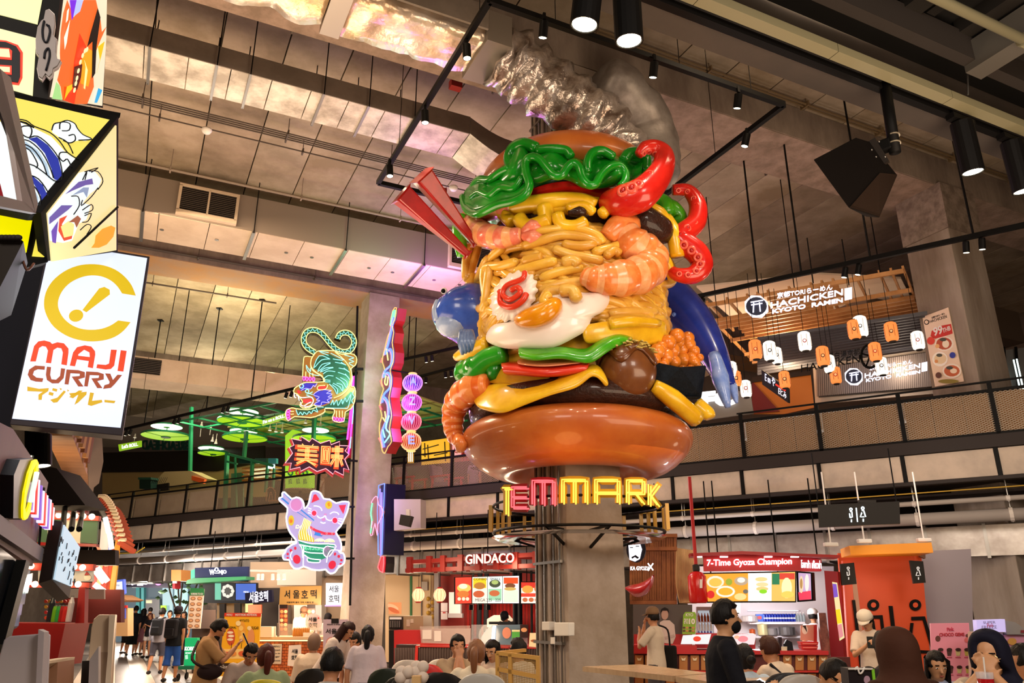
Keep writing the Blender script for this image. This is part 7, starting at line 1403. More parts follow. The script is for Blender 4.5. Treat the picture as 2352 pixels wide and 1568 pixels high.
# items on tables
bt=thing('water_bottle','clear plastic water bottle on the friends\' table','bottle',V((atY(1043,1538,8.6).x,8.6,.75)));bp=wloc(bt);ob('body',MB().lathe([(0,0),(.033,0),(.035,.03),(.035,.16),(.014,.21),(.014,.23),(0,.23)],bp,14),glass('#dfe6ee',.45,.08),bt,smooth=True);ob('cap',MB().lathe([(0,.23),(.015,.23),(.015,.25),(0,.25)],bp,10),mat('#6aa0d8'),bt)
tp=thing('food_tray','open white takeaway tray on the friends\' table','tray',V((atY(1022,1548,8.65).x,8.65,.75)));q=wloc(tp);ob('tray',MB().box(q+Z*.02,.3,.2,.04),mat('#e8ddd0'),tp,bev=.008);ob('lid',MB().beam(q+V((-.1,.12,.06)),q+V((.15,.05,.03)),.02,.18,up=Z),mat('#e0d6cc'),tp)
rbag=thing('red_shopping_bag','red bag with white print on the friends\' table','bag',V((atY(1135,1530,8.4).x,8.4,.75)));q=wloc(rbag);ob('bag',MB().lathe([(0,0),(.1,0),(.11,.06),(.08,.14),(.03,.17)],q,12),mat('#d01c1c',rough=.4),rbag,smooth=True);ob('print',MB().ball(q+V((0,-.1,.07)),.035,1,.3,1),WHITE,rbag);ob('handle',MB().tube(smooth([q+V((-.04,0,.16)),q+V((0,0,.21)),q+V((.04,0,.16))],4),.008,6),mat('#d01c1c'),rbag)
bk=thing('black_jacket','black jacket heaped over a chair in front of the tables','jacket',V((atY(985,1560,7.2).x,7.2,0)));q=V((wloc(bk).x,7.2,.9));mb=MB().ball(q,.33,1.2,.7,.6,n=20,m=14);mb.v=[p+V((0,0,noise.noise(p*7)*.1))for p in mb.v];ob('cloth',mb,mat('#0f0d0e',rough=.9),bk,smooth=True);ob('chair_under',MB().box((q.x,q.y+.1,.45),.4,.4,.9),DARK,bk)
wb=thing('white_plush_bag','white quilted bag with wooden handle on a chair','bag',V((atY(955,1560,7.0).x,7.0,.5)));q=atY(945,1556,7.0)
for k in range(12):p=q+V(((k%4-1.5)*.06,(k//4)*.03,.05*math.sin(k*2.1)+(.04 if k>5 else 0)));ob('quilt_puff',MB().ball(p,.05),mat('#cfc0b4',rough=.9),wb,smooth=True)
shp(Bd(960,1556,6.95,180),wb,'wooden_side',(949,1550,968,1600),'#d0a870',0,.1)
# --- Korean pancake stall
h1=Bd(690,1380,21.4,186)
IT('stall_back_wall','plain wall with white fridge behind the pancake stall','wall panel',Bd(700,1380,23.5,186),[('wall',(575,1290,812,1520),'#a08870',-.1,.1),('fridge',(690,1388,752,1480),'#d8d4cc',.1,.4),('dark_niche',(570,1350,650,1470),'#2c2422',0,.1),('grey_post',(652,1388,672,1480),'#8a7a6c',.1,.3),('vent_box',(658,1310,745,1345),'#b8aca0',.2,.5)])
def ks(nm,lb,bd,q,c,txt,tc,d=.05,extra=()):
 t=IT(nm,lb,'sign',bd,[('board',q,c,0,d)]);
 for s_,r_ in txt:text(bd,s_,r_,tc,t,d+.004,.008,bold=.015)
 for e in extra:shp(bd,t,*e)
 return t
DK=mat('#1a1818',rough=.5)
ks('wooden_signboard','long plywood signboard with black Korean letters over the pancake stall',h1,[(645,1347),(740,1345),(739,1389),(643,1389)],mat('#d89c4c',rough=.5,em=.35),[('서',(655,1355,668,1374)),('울',(675,1355,690,1374)),('호',(694,1355,709,1374)),('떡',(715,1354,729,1374)),('서울호떡 꿀이 가득 서울의 맛',(660,1381,722,1385))],DK)
ks('neon_name_sign','dark blue box sign with white glowing Korean letters',h1,[(567,1362),(628,1354),(630,1382),(568,1386)],'#15152c',[('서울호떡',[(577,1384),(620,1381),(620,1356),(577,1359)])],glow('#f0ecff',1.7),.12)
ks('white_lightbox_sign','upright white light box with black Korean letters beside the left column',h1,(753,1339,793,1391),'!fbf6ff',[('서울',[(760,1360),(783,1360),(783,1345),(760,1345)]),('호떡',[(759,1384),(783,1384),(783,1366),(759,1366)])],DK,.15,[('edge_glow',(751,1389,795,1392),'!c07aff',0,.16)])
ks('round_sign','round white hanging sign with black Korean letters',Bd(721,1427,20.6,184),ell(721,1428,19,19.5,24),'#ddd0d0',[('서울',(709,1417,729,1427)),('호떡',(709,1430,729,1441))],DK,.03,[('red_seal',(731,1417,734,1421),'#c03028',.035,.004)])
ks('standing_poster','lilac standing poster with black Korean headline behind the white-shirted women',Bd(770,1470,19.4,184),(743,1422,800,1556),'#b8a4b0',[('서울호떡',(749,1443,800,1455)),('모든것이 다 맛있는 꿀호떡',(752,1432,795,1435))],DK,.03,[('black_tag',(762,1420,779,1431),'#1a1618',.03,.01),('bowl_print',ell(764,1474,14,12),'#c88a80',.033,.003)])
ks('small_poster','white poster on the brick counter front with Korean letters',Bd(690,1500,19.8,184),[(664,1482),(692,1480),(692,1532),(661,1528)],'#ddd4c8',[('서울',(671,1490,685,1500)),('호떡',(670,1504,685,1515))],DK,.02)
for x0,x1,lb in((643,661,'tall brown food photo banner, left of the pair'),(706,724,'brown food photo banner behind the round sign')):
 b=Bd((x0+x1)/2,1420,21.2,186);t=IT('food_banner',lb,'banner',b,[('cloth',(x0,1388,x1,1458),'#6a2c1e',0,.02),('header',(x0,1388,x1,1397),'#201414',.021,.003)]);foods(b,t,[(x0+5+9*(k%2),1404+10*(k//2),4,4,('#d8804c','#e8b080','#c85a30')[k%3])for k in range(10)],.022)
 # brick-clad counter: the bricks are separate pieces
hb=Bd(690,1500,20.1,184);bc=IT('brick_counter','brick fronted counter of the pancake stall with glowing ledge','counter',hb,[('body',(594,1466,800,1552),'#7a4a30',-.9,.88),('ledge',(592,1462,800,1468),'#d8b888',-1,1.08),('light_strip',(594,1469,800,1472),'!ffe0a0',0,.03)],z=0)
bmx=[mat(c,rough=.75)for c in('#b8602c','#a85426','#c46c34')];bme={}
for j in range(12):
 for i in range(23):
  x=596+i*9+(4.5 if j%2 else 0);y=1474+j*6.6
  if x>795:continue
  shp(hb,bc,'brick',(x,y,x+8.2,y+5.6),bmx[(i*5+j*3)%3],-.015,.03)
for x0,x1,c in((626,649,'#c8c0b0'),(594,622,'#e0a440')):shp(hb,bc,'paper_notice',[(x0,1478),(x1,1478),(x1-2,1524),(x0+2,1524)],c,.03,.01)
for k in range(5):text(hb,('MENU','hotteok','price list','sugar','cheese')[k],(628,1482+k*8,645,1486+k*8),DK,bc,.045,.003)
gcs=IT('glass_cabinet','glass cabinet of golden pancakes on the brick counter','display case',Bd(690,1450,20.3,184),[('glass',(640,1432,735,1463),glass('#e8dcc8',.2),0,.02),('white_box',(597,1438,634,1462),'#e0d4bc',0,.3),('steel_frame',(638,1430,642,1463),'#6a605c',0,.05),('price_card',(700,1452,722,1464),'#e0d8c0',.1,.03)])
for k in range(9):p=Bd(690,1450,20.2,184).m(672+k*4.2,1452,-.1);ob('golden_pancake',MB().ball(p,.09,.35,.6,1.3,n=10,m=8),mat('#c8822c',rough=.5),gcs,smooth=True)
for k,x in enumerate((594,603,627,640,653)):p=atY(x,1318,20.8);downlight(p,p+V((.1,-.2,-1)),.045,.14,'small white spotlight above the pancake stall, number %s from the left'%('one','two','three','four','five')[k],body=WHITE,name='stall_spotlight')
ob('lamp_rail',MB().beam(atY(575,1310,20.8),atY(668,1312,20.8),.05),WHITE,label='white lamp rail above the pancake stall',cat='rail')
# hot dog poster stand
pd_=Bd(555,1480,19.2,186);hp=IT('poster_stand','tall yellow hot dog poster stand with a red header behind the man in tan','poster',pd_,[('board',[(518,1408),(601,1409),(597,1470),(585,1548),(503,1548),(512,1470)],'#f2b41c',0,.04),('header',[(518,1407),(602,1408),(601,1416),(517,1415)],'#d83a20',.04,.01),('footer',[(502,1522),(588,1522),(585,1542),(501,1542)],'#3c2c20',.04,.01),('base',(500,1545,590,1552),'#e0a81c',-.3,.36),('cream_band',[(507,1490),(592,1490),(589,1512),(504,1512)],'#f4d080',.04,.005)])
text(pd_,'HOTTEOK HOTDOG',(543,1409,592,1414),WHITE,hp,.055,.005,bold=.02);text(pd_,'MENU',(523,1409,536,1414),WHITE,hp,.055,.005);text(pd_,'โช-โดก แบบเกาหลี',(505,1526,560,1534),WHITE,hp,.055,.005);text(pd_,'POTATO',(553,1422,574,1428),DK,hp,.045,.004);text(pd_,'ORIGINAL',(521,1438,545,1443),DK,hp,.045,.004);text(pd_,'SUGAR',(580,1438,596,1445),DK,hp,.045,.004)
foods(pd_,hp,[(532,1462,10,20,'#c8502c'),(531,1452,7,3,'#f4e4c8'),(533,1460,7,3,'#f4e4c8'),(531,1468,7,3,'#f4e4c8'),(558,1450,9,24,'#e8a43c'),(556,1442,5,6,'#f4cc70'),(560,1455,5,6,'#f0c060'),(556,1464,4,5,'#f4cc70'),(579,1462,8,20,'#e0965c'),(550,1431,6,6,'#f4dca0'),(575,1442,5,5,'#f4dca0'),(537,1500,9,6,'#e09040'),(559,1500,9,6,'#d86030')],.046)
shp(pd_,hp,'red_badge',(507,1496,525,1508),'#d82c24',.046,.004)
for x in(534,557,578):neon(pd_,[[(x,1476),(x-1,1488)]],DK,hp,d=.045,r=.006,sm=1,name='stick')
# --- green Korean stall with screens
w1_=Bd(500,1320,23.0,190);wj=IT('dark_blue_canopy','dark blue canopy with white stall name and green underside','canopy',w1_,[('fascia',[(452,1304),(573,1301),(573,1325),(452,1329)],'#1c2448',0,.1),('green_edge',[(438,1333),(452,1328),(573,1324),(573,1331),(436,1341)],'#2a7a50',-.3,.5),('lit_end',[(438,1310),(451,1305),(451,1325),(438,1329)],'*4ac8a0',-.3,.3)])
text(w1_,'W',(486,1308,498,1320),glow('#f4f4ff',1.5),wj,.11,.02,bold=.03);text(w1_,'O',(498,1303,507,1313),glow('#f4f4ff',1.5),wj,.11,.02,bold=.03);text(w1_,'NJO',(508,1309,525,1320),glow('#f4f4ff',1.5),wj,.11,.02,bold=.03);shp(w1_,wj,'underline',(498,1315,507,1317),'!f4f4ff',.11,.02)
w2b=Bd(520,1360,23.4,188);sc_=IT('wall_screens','pair of wall screens, one with a plate of food and one blue','screen',w2b,[('case',[(466,1338),(590,1338),(590,1386),(466,1384)],'#101218',-.1,.1),('teal_part',(494,1339,508,1377),'*5ab098',.001,.01),('dark_part',(508,1339,540,1380),'#20242a',.001,.01),('blue_screen',(542,1340,588,1377),'*2c58b8',.001,.01)])
foods(w2b,sc_,[(524,1357,14,15,'*b8bcb8'),(524,1358,9,10,'#30343a')]+[(524+11*math.cos(k*.785),1357+12*math.sin(k*.785),4,4,'*d8d4cc')for k in range(8)],.013);text(w2b,'MENU',(560,1357,572,1361),glow('#e8f0ff',1.1),sc_,.013,.004)
mbn=Bd(455,1400,21.5,186);mt=IT('tall_menu_banner','tall cream menu banner with twelve dishes and green header','banner',mbn,[('cloth',[(438,1351),(470,1353),(461,1443),(431,1443)],'#e8d0b8',0,.03),('header',[(439,1350),(471,1351),(470,1367),(437,1367)],'#2c7a44',.03,.01)]);text(mbn,'KOREAN TO-GO',[(441,1366),(468,1366),(468,1361),(441,1361)],WHITE,mt,.045,.004)
for k in range(12):x=445+(k%2)*15-(k//2)*1.3;y=1374+(k//2)*12.6;shp(mbn,mt,'dish_print',ell(x,y,5.6,4,10),'#8a5034',.032,.004);shp(mbn,mt,'dish_print',ell(x,y,4.2,2.8,10),'#d8a070',.037,.003)
kp=Bd(440,1500,19.8,186);kr=IT('green_floor_sign','green light box floor sign with white KOREAN lettering','sign',kp,[('board',[(431,1464),(459,1464),(456,1528),(428,1527)],'*10a860',0,.12),('base',(424,1527,458,1535),'#0c6c50',-.2,.5)]);text(kp,'KOREA',[(430,1493),(457,1493),(458,1484),(431,1484)],glow('#ffffff',1.1),kr,.125,.01,bold=.03);text(kp,'street food',(432,1496,455,1500),glow('#ffffff',1.1),kr,.125,.01);shp(kp,kr,'ticket_print',[(431,1504),(437,1502),(438,1512),(432,1513)],'*b8e8d0',.125,.004)
IT('stall_counter','dark stall counter with yellow-lit shelves under the blue canopy','counter',Bd(530,1440,23,188),[('back',(470,1384,640,1480),'#7a5a28',-.8,.1),('shelf_light',(556,1376,570,1406),'*e8f08c',-.3,.1),('counter',(462,1440,640,1545),'#3c2c24',0,.5),('dark_post',(500,1386,512,1440),'#15110f',-.2,.1),('dark_post',(534,1386,548,1440),'#15110f',-.2,.1),('red_food_banner',(575,1388,606,1408),'#b0502c',.1,.05),('family_photo',(472,1400,520,1442),'#4a3a34',.6,.02)],z=0)
for k,x in enumerate((480,494,474)):pass
IT('wooden_kiosk','small wooden topped kiosk with red edge left of the blue canopy','kiosk',Bd(425,1335,24,190),[('wood_box',(416,1310,438,1335),'#b8783c',0,.5),('red_edge',(410,1316,415,1352),'#d03040',0,.3),('white_side',(412,1318,420,1340),'*e8f0f0',.3,.05)])
# --- far end of the passage
fe=Bd(340,1400,44,180)
IT('far_shopfronts','distant glazed teal shopfronts at the end of the passage','shopfront',fe,[('glass_front',(240,1335,470,1490),'*56646c',-.5,.1),('teal_frame',(318,1345,326,1470),'#3c8088',0,.3),('teal_frame',(330,1345,336,1470),'#4a929a',0,.3),('grey_door',(340,1375,372,1480),'#55565c',0,.3),('cream_panel',(342,1378,355,1385),'*d8c8a0',.3,.05),('lit_window',(375,1350,398,1460),'*9fc0c8',0,.1),('green_glow',(376,1390,388,1402),'*a8e820',.3,.1),('white_glass',(402,1350,432,1455),'*b0d8d8',0,.1)])  # shopfront glass given a glow to brighten the passage end
f2=Bd(330,1342,34,186);fs_=IT('dark_header_sign','dark header sign with white and pink lit lettering across the passage','sign',f2,[('board',[(290,1334),(396,1337),(396,1350),(290,1348)],'#14121c',0,.3)]);text(f2,'KIN  GLASS',(324,1334,348,1339),glow('#f0e8ff',1.3),fs_,.31,.02);shp(f2,fs_,'pink_disc',ell(373,1340,6,4),'!ff5ad0',.31,.03);shp(f2,fs_,'lit_block',(325,1341,338,1345),'*e8e8f4',.31,.02);text(f2,'lounge',(296,1336,320,1344),glow('#f0e8ff',1.3),fs_,.31,.02)
f3=Bd(275,1350,20,186);bs=IT('blue_framed_sign','white sign with ornate glowing blue frame beside the orange pillar','sign',f3,[('frame',[(264,1333),(289,1330),(291,1362),(281,1368),(262,1365)],'*5a70d8',0,.1),('face',[(267,1338),(286,1335),(287,1359),(279,1363),(266,1361)],'*eef0ff',.1,.02)]);text(f3,'ไทย',(272,1341,281,1346),mat('#8a90b8'),bs,.125,.003)
um=IT('market_umbrella','brown market umbrella over a lit stall at the far left of the passage','umbrella',Bd(280,1400,26,180),[('canopy',[(256,1376),(284,1366),(312,1378),(300,1382),(262,1382)],'#a87850',-.6,1.2),('stall',(258,1396,300,1460),'#c89c6c',-.2,.4),('lit_screen',(268,1400,288,1420),'*d8e4f4',.3,.05),('red_cloth',(292,1390,304,1396),'#c82020',.3,.1),('blue_cloth',(288,1394,298,1420),'#3848a0',.25,.08)])
tr_=thing('potted_tree','thin indoor tree behind the walking visitors','plant',V((atY(398,1500,33).x,33,0)));q=wloc(tr_)
for k in range(4):ob('stem',MB().tube(smooth([q+V((k*.1,0,0)),q+V((.1*math.sin(k),.1,1.2)),q+V((.5*math.sin(k*1.7),0,2.3)),q+V((.8*math.sin(k*1.7),0,3.2))],3),.035,5),mat('#5c4c3c'),tr_)
for k in range(60):a=RN.uniform(0,6.28);p=q+V((math.cos(a)*RN.uniform(.2,1.2),RN.uniform(-.3,.3),RN.uniform(1.8,3.6)));ob('leaf',MB().add([p,p+V((.12,0,.08)),p+V((.24,0,-.02)),p+V((.1,.03,-.08))],[(0,1,2,3)]),mat('#2c5a24'),tr_)
tb_=mat('#6a5c70',rough=.8);tr2=thing('ceiling_truss','pale truss and cables under the ceiling at the end of the passage','truss',Bd(330,1320,36,186).m(330,1325));bt2=Bd(330,1320,36,186)
for k in range(18):x=265+k*9;ob('strut',MB().beam(bt2.m(x,1318),bt2.m(x+(6 if k%2 else-6),1330),.05),STEEL,tr2)
for y in(1316,1331):ob('chord',MB().beam(bt2.m(258,y),bt2.m(430,y+1),.08),STEEL,tr2)
# --- gyoza shop on the right
y1=Bd(1500,1310,14.2,196);ws=thing('timber_slat_hood','hood of vertical timber slats that flares at the base, left of the gyoza shop','hood',y1.m(1520,1385));WS=mat('#9c5e30',rough=.55,noise_to='#7e4522',ns=3);WS2=mat('#d0ac78',rough=.55)
shp(y1,ws,'backing',(1448,1232,1552,1384),'#3a2014',-.3,.05)
for k in range(19):x=1450+k*5.5;ob('slat',MB().beam(y1.m(x,1232),y1.m(x+1,1378),.028,.07),WS,ws)
for y in(1230,1260,1383):ob('cross_rail',MB().beam(y1.m(1448,y,.04),y1.m(1556,y,.04),.06),WS,ws)
for k in range(12):
 x=1554+k*3.2;ob('curved_slat',MB().tube(smooth([y1.m(x,1258,-.05*k),y1.m(x-1,1330,-.05*k),y1.m(x+3,1362,-.03*k),y1.m(x+9,1384,.0)],4),.018,6),WS2,ws)
fcx=IT('face_logo_sign','glowing white bearded face logo with black hair and shop name','sign',Bd(1465,1260,13.7,196),[('black_hair',ell(1462,1262,22,30,20),'#14121c',0,.08),('lit_face',[(1445,1246),(1455,1241),(1470,1244),(1476,1262),(1471,1284),(1460,1290),(1448,1286)],'!f4f2ff',.081,.03),('moustache',[(1452,1280),(1462,1275),(1470,1281),(1466,1284),(1460,1280),(1454,1284)],'#14121c',.112,.006),('eyebrow',(1449,1257,1456,1259),'#14121c',.112,.006),('eyebrow',(1462,1254,1470,1256),'#14121c',.112,.006)])
text(Bd(1465,1260,13.7,196),'KA GYOZA',(1450,1301,1494,1310),glow('#ffffff',1.5),fcx,.1,.03,bold=.03);neon(Bd(1465,1260,13.7,196),[[(1490,1294),(1502,1310)],[(1502,1294),(1490,1311)]],glow('#ffffff',1.5),fcx,d=.12,r=.012,sm=1,name='crossed_sticks')
gz_=thing('gyoza_sculpture','large glossy red gyoza-shaped sculpture on the slatted hood','sculpture',atY(1475,1370,13.7));gq=Bd(1475,1350,13.75,196)
mb=MB();rows=[]
for(x0,y0,x1,y1_)in((1436,1348,1440,1352),(1450,1342,1452,1370),(1468,1340,1470,1374),(1485,1332,1488,1366),(1500,1320,1501,1345),(1502,1320,1503,1325)):rows.append([gq.m(x0,y0,.05),gq.m((x0+x1)/2,y0*.7+y1_*.3,.3),gq.m((x0+x1)/2,y0*.3+y1_*.7,.33),gq.m(x1,y1_,.08),gq.m(x1,y1_,0),gq.m(x0,y0,0)])
ob('body',mb.grid(rows,closed=True),mat('#b8242a',rough=.25,coat=.5),gz_,smooth=True,sub=2)
y2=Bd(1760,1330,13.6,190);gy=IT('red_shop_fascia','bright red shop fascia reading 7-Time Gyoza Champion','sign',y2,[('fascia',[(1614,1274),(1835,1277),(1835,1311),(1616,1312)],'#c8141e',0,.15),('roof_edge',[(1582,1273),(1700,1268),(1920,1277),(1920,1283),(1700,1275),(1584,1280)],'#a01418',-.2,.5),('side_fascia',[(1835,1278),(1888,1284),(1888,1311),(1835,1311)],'#b81424',-.25,.2)])
text(y2,'7-Time Gyoza Champion',[(1622,1305),(1815,1301),(1815,1282),(1622,1286)],glow('#fff4f8',1.5),gy,.155,.03,bold=.02);text(y2,'โอซาก้า เกี๊ยวซ่า',[(1839,1304),(1886,1306),(1886,1287),(1839,1285)],glow('#fff4f8',1.5),gy,.01,.03,bold=.02)
for x in(1602,1660,1760,1820):shp(y2,gy,'strip_lamp',(x-9,1279,x+9,1282),'!fff0f0',.2,.08)
y3=Bd(1720,1345,13.3,188);gmn=IT('menu_screen','long bright gyoza menu screen in orange, white and green','screen',y3,[('case',[(1614,1315),(1829,1311),(1829,1383),(1619,1384)],BLK,-.12,.12),('lit_panel',[(1617,1318),(1718,1316),(1718,1380),(1620,1381)],'*f8a42c',.001,.01),('lit_panel',[(1718,1316),(1772,1315),(1772,1380),(1718,1380)],'*fbf6f0',.001,.01),('lit_panel',[(1772,1315),(1826,1313),(1826,1380),(1772,1380)],'*f0c060',.001,.01),('print',(1773,1317,1790,1342),'*1c7a50',.012,.002),('print',(1790,1316,1825,1330),'*d84030',.012,.002)])
foods(y3,gmn,[(1643,1336,20,14,'*fbe8d0'),(1643,1337,15,10,'*f4c050'),(1674,1336,8,8,'*98a830'),(1702,1334,16,10,'*b8a48c'),(1702,1332,9,6,'*f4f0e8'),(1666,1358,22,13,'*fff4e4'),(1666,1358,17,9,'*f0b030'),(1632,1365,9,9,'*d82020'),(1700,1370,14,8,'*f8d890'),(1712,1358,6,5,'*6a6860'),(1748,1330,14,5,'*e8d490'),(1750,1342,14,5,'*e8d8a0'),(1750,1352,14,5,'*e0cc80'),(1752,1358,9,5,'*8ad820'),(1806,1350,12,24,'*fff0b8'),(1808,1365,15,8,'*f8d060')],.014)
y4=Bd(1850,1345,13.2,215);g5=IT('menu_screen','narrow angled menu screen at the right end of the gyoza shop','screen',y4,[('case',[(1829,1311),(1865,1314),(1868,1379),(1831,1382)],BLK,-.15,.15),('lit_panel',[(1834,1315),(1862,1317),(1864,1376),(1836,1378)],'*c8a8d0',.001,.01),('print',[(1834,1360),(1863,1356),(1864,1376),(1836,1378)],'*e8405c',.012,.002)]);foods(y4,g5,[(1841,1342,5,20,'*e8d0b0'),(1854,1338,5,20,'*f0e8e0'),(1841,1340,3,12,'*b88a50')],.014)
IT('shop_interior','white tiled interior of the gyoza shop with shelves','wall panel',Bd(1760,1400,17.0,190),[('wall',(1580,1300,1915,1560),'#d4ccd4',-.1,.1),('shelf',(1716,1427,1840,1432),'#e8e4ec',.1,.35),('shelf',(1700,1458,1850,1463),'#c8c4cc',.1,.35),('strip_lamp',(1716,1401,1832,1403),'*f0f0ff',.05,.05),('upper_box',(1668,1383,1696,1408),'#e8e4e4',.1,.3)])
y5=Bd(1780,1420,16.6,190)
for k in range(12):
 p=y5.m(1756+k*6.4,1427,.0);t=thing('blue_drink_can','blue and silver energy drink can in the row on the upper shelf','drink',p,'blue cans on the gyoza shop shelf');ob('body',MB().lathe([(0,0),(.027,0),(.03,.01),(.03,.13),(.022,.145),(0,.145)],p,12),mat('#1c34a8',rough=.25,metal=.3),t);ob('lid',MB().lathe([(0,.145),(.022,.145),(.022,.15),(0,.15)],p,10),STEEL,t);ob('band',MB().lathe([(.0305,.05),(.0305,.08)],p,12,cap=False),mat('#c8ccd8'),t)
IT('can_pack','blue shrink-wrapped multipack of cans at the left of the can row','pack',y5,[('pack',(1736,1410,1753,1427),'#1858c8',-.1,.15),('label',ell(1744,1418,5,4),'#e04040',.051,.004)])
for k in range(4):p=y5.m(1832+k*6.5-4,1427,0);t=thing('clear_bottle','clear bottle with pale round label right of the blue cans','bottle',p,'clear bottles on the gyoza shop shelf');ob('body',MB().lathe([(0,0),(.028,0),(.028,.11),(.012,.14),(.012,.16)],p,10),mat('#a8b8c0',rough=.1,alpha=.7),t);ob('cap',MB().lathe([(0,.16),(.014,.16),(.014,.175),(0,.175)],p,8),WHITE,t)
for k,(x,w_,h,c,lb)in enumerate(((1722,.16,.1,'#d0ccd0','pale steel pot left of the can pack'),(1752,.1,.2,'#d8d0a0','tall cream container on the lower shelf'),(1774,.1,.12,'#8d8a8c','small steel pot on the lower shelf'),(1808,.16,.15,'#6c6a6c','large steel stock pot on the lower shelf'),(1728,.06,.1,'#b8562c','jar of orange sauce on the lower shelf'))):p=y5.m(x,1458 if k else 1427,.05);t=thing('cooking_pot',lb,'pot',p);ob('pot',MB().lathe([(0,0),(w_*.95,0),(w_,.01),(w_,h),(w_*1.06,h),(w_*.95,h+.01)],p,16),mat(c,rough=.3,metal=.4),t);ob('lid',MB().lathe([(w_*.98,h),(w_*.3,h+.02),(0,h+.03)],p,16),mat(c,rough=.3),t)
gc=Bd(1700,1500,12.6,190);gct=IT('gyoza_counter','red gyoza shop counter with wooden cup-shaped niches below','counter',gc,[('red_top',[(1456,1480),(1600,1483),(1600,1492),(1900,1494),(1900,1503),(1456,1500)],'#c01c20',-.4,.5),('front',[(1456,1500),(1900,1502),(1900,1620),(1456,1620)],'#5c1a12',-.4,.4),('red_rail',(1456,1539,1900,1543),'#c8281c',0,.08),('raised_case',[(1600,1454),(1735,1456),(1735,1490),(1598,1488)],'#b01420',-.3,.3),('lit_menu',[(1568,1458),(1632,1455),(1626,1478),(1563,1478)],'*e4e8ec',.12,.02),('lit_menu',[(1680,1455),(1734,1456),(1730,1479),(1676,1479)],'*e8d8dc',.12,.02)],z=0)
for x in(1459,1482,1530,1560,1586,1610,1640,1770,1798,1826,1854,1880):shp(gc,gct,'niche',(x,1504,x+19,1538),'#b8783c',0,.04);shp(gc,gct,'cup_mark',[(x+4,1509),(x+9,1512),(x+15,1509),(x+13,1516),(x+6,1516)],'#f0d8b0',.045,.01);shp(gc,gct,'niche',(x,1546,x+19,1590),'#a8682f',0,.04)
foods(gc,gct,[(1600,1466,9,6,'*e04028'),(1704,1466,12,7,'*e88890'),(1690,1462,6,4,'*f0b090')],.145)
cs=Bd(1500,1430,13.5,192);cph=IT('chef_photo_panel','glass panel printed with a life-size photo of a chef in white with folded arms','poster',cs,[('glass',(1454,1388,1590,1482),mat('#5c5452',rough=.2),-.05,.05),('red_base',(1456,1456,1590,1482),'#b01a1c',.001,.01),('print_torso',[(1516,1428),(1524,1424),(1538,1424),(1549,1434),(1552,1462),(1545,1478),(1522,1476),(1512,1450)],'#cdbcb4',.012,.003),('print_face',ell(1527,1411,8,12),'#b89484',.012,.003),('print_hair',[(1517,1408),(1519,1398),(1527,1394),(1535,1398),(1537,1408),(1532,1402),(1522,1402)],'#231b1a',.016,.003),('print_arm',[(1526,1462),(1548,1456),(1550,1462),(1528,1468)],'#b8a49c',.016,.003)])
gsg=IT('green_discount_sign','lime green discount sign with large 10 on the gyoza shop glass','sign',Bd(1585,1430,13.2,190),[('board',[(1569,1412),(1574,1405),(1596,1405),(1599,1412),(1597,1456),(1567,1456)],'#88b82c',0,.03)]);text(Bd(1585,1430,13.2,190),'10',(1582,1420,1596,1433),WHITE,gsg,.031,.005,bold=.04);text(Bd(1585,1430,13.2,190),'ลด',(1571,1420,1580,1432),WHITE,gsg,.031,.005,bold=.02);text(Bd(1585,1430,13.2,190),'KYO',(1575,1408,1592,1415),WHITE,gsg,.031,.005,bold=.02);foods(Bd(1585,1430,13.2,190),gsg,[(1571+7*(k%4),1441+7*(k//4),3,2.6,('#5a3020','#c88a50')[k%2])for k in range(8)],.031)
frg=IT('drinks_fridge','white lit fridge with rows of bottles behind the masked man','fridge',Bd(1620,1430,14.4,190),[('cabinet',(1600,1393,1640,1612),'#d8d8e0',-.3,.3),('inner',(1603,1402,1637,1466),'*aab0b8',.001,.01),('shelf',(1603,1427,1637,1429),'#e8e8f0',.01,.1),('shelf',(1603,1446,1637,1448),'#e8e8f0',.01,.1)])
for r_ in range(3):
 for k in range(5):p=Bd(1620,1430,14.3,190).m(1606+k*7,(1427,1446,1465)[r_]);ob('bottle',MB().lathe([(0,0),(.022,0),(.022,.08),(.008,.12),(.008,.14)],p,8),mat(('#9c4a1c','#d8d8dc','#5a5ab0')[r_],rough=.2),frg)
ext=thing('fire_extinguisher','big red fire extinguisher tank hanging beside the gyoza menu','extinguisher',atY(1605,1385,13.4));p=wloc(ext);ob('tank',MB().lathe([(0,0),(.12,0),(.15,.03),(.15,.42),(.1,.48),(.05,.5)],p,20),mat('#c41a18',rough=.25),ext,smooth=True);ob('valve',MB().lathe([(.05,.5),(.06,.52),(.06,.6),(.02,.62)],p,12),DARK,ext);ob('top_pipe',MB().tube([p+Z*.6,V((p.x,p.y,MZB))],.03,8),mat('#b01818'),ext);ob('label',MB().prism([Bd(1608,1340,13.22,190).m(*q)for q in((1607,1330),(1613,1330),(1613,1350),(1607,1350))],V((0,-.01,0))),WHITE,ext)
rbk=thing('red_basket','red plastic baskets stacked on the gyoza counter','basket',Bd(1862,1500,12.7,190).m(1862,1500))
for k in range(3):shp(Bd(1862,1500,12.7,190),rbk,'basket',[(1838+k*2,1474+k*9),(1880-k,1474+k*9),(1878-k,1482+k*9),(1841+k*2,1482+k*9)],'#c81c1c',-.3,.3);shp(Bd(1862,1500,12.68,190),rbk,'hole_row',(1843+k,1477+k*9,1876,1478.5+k*9),'#f0a090',.01,.01)
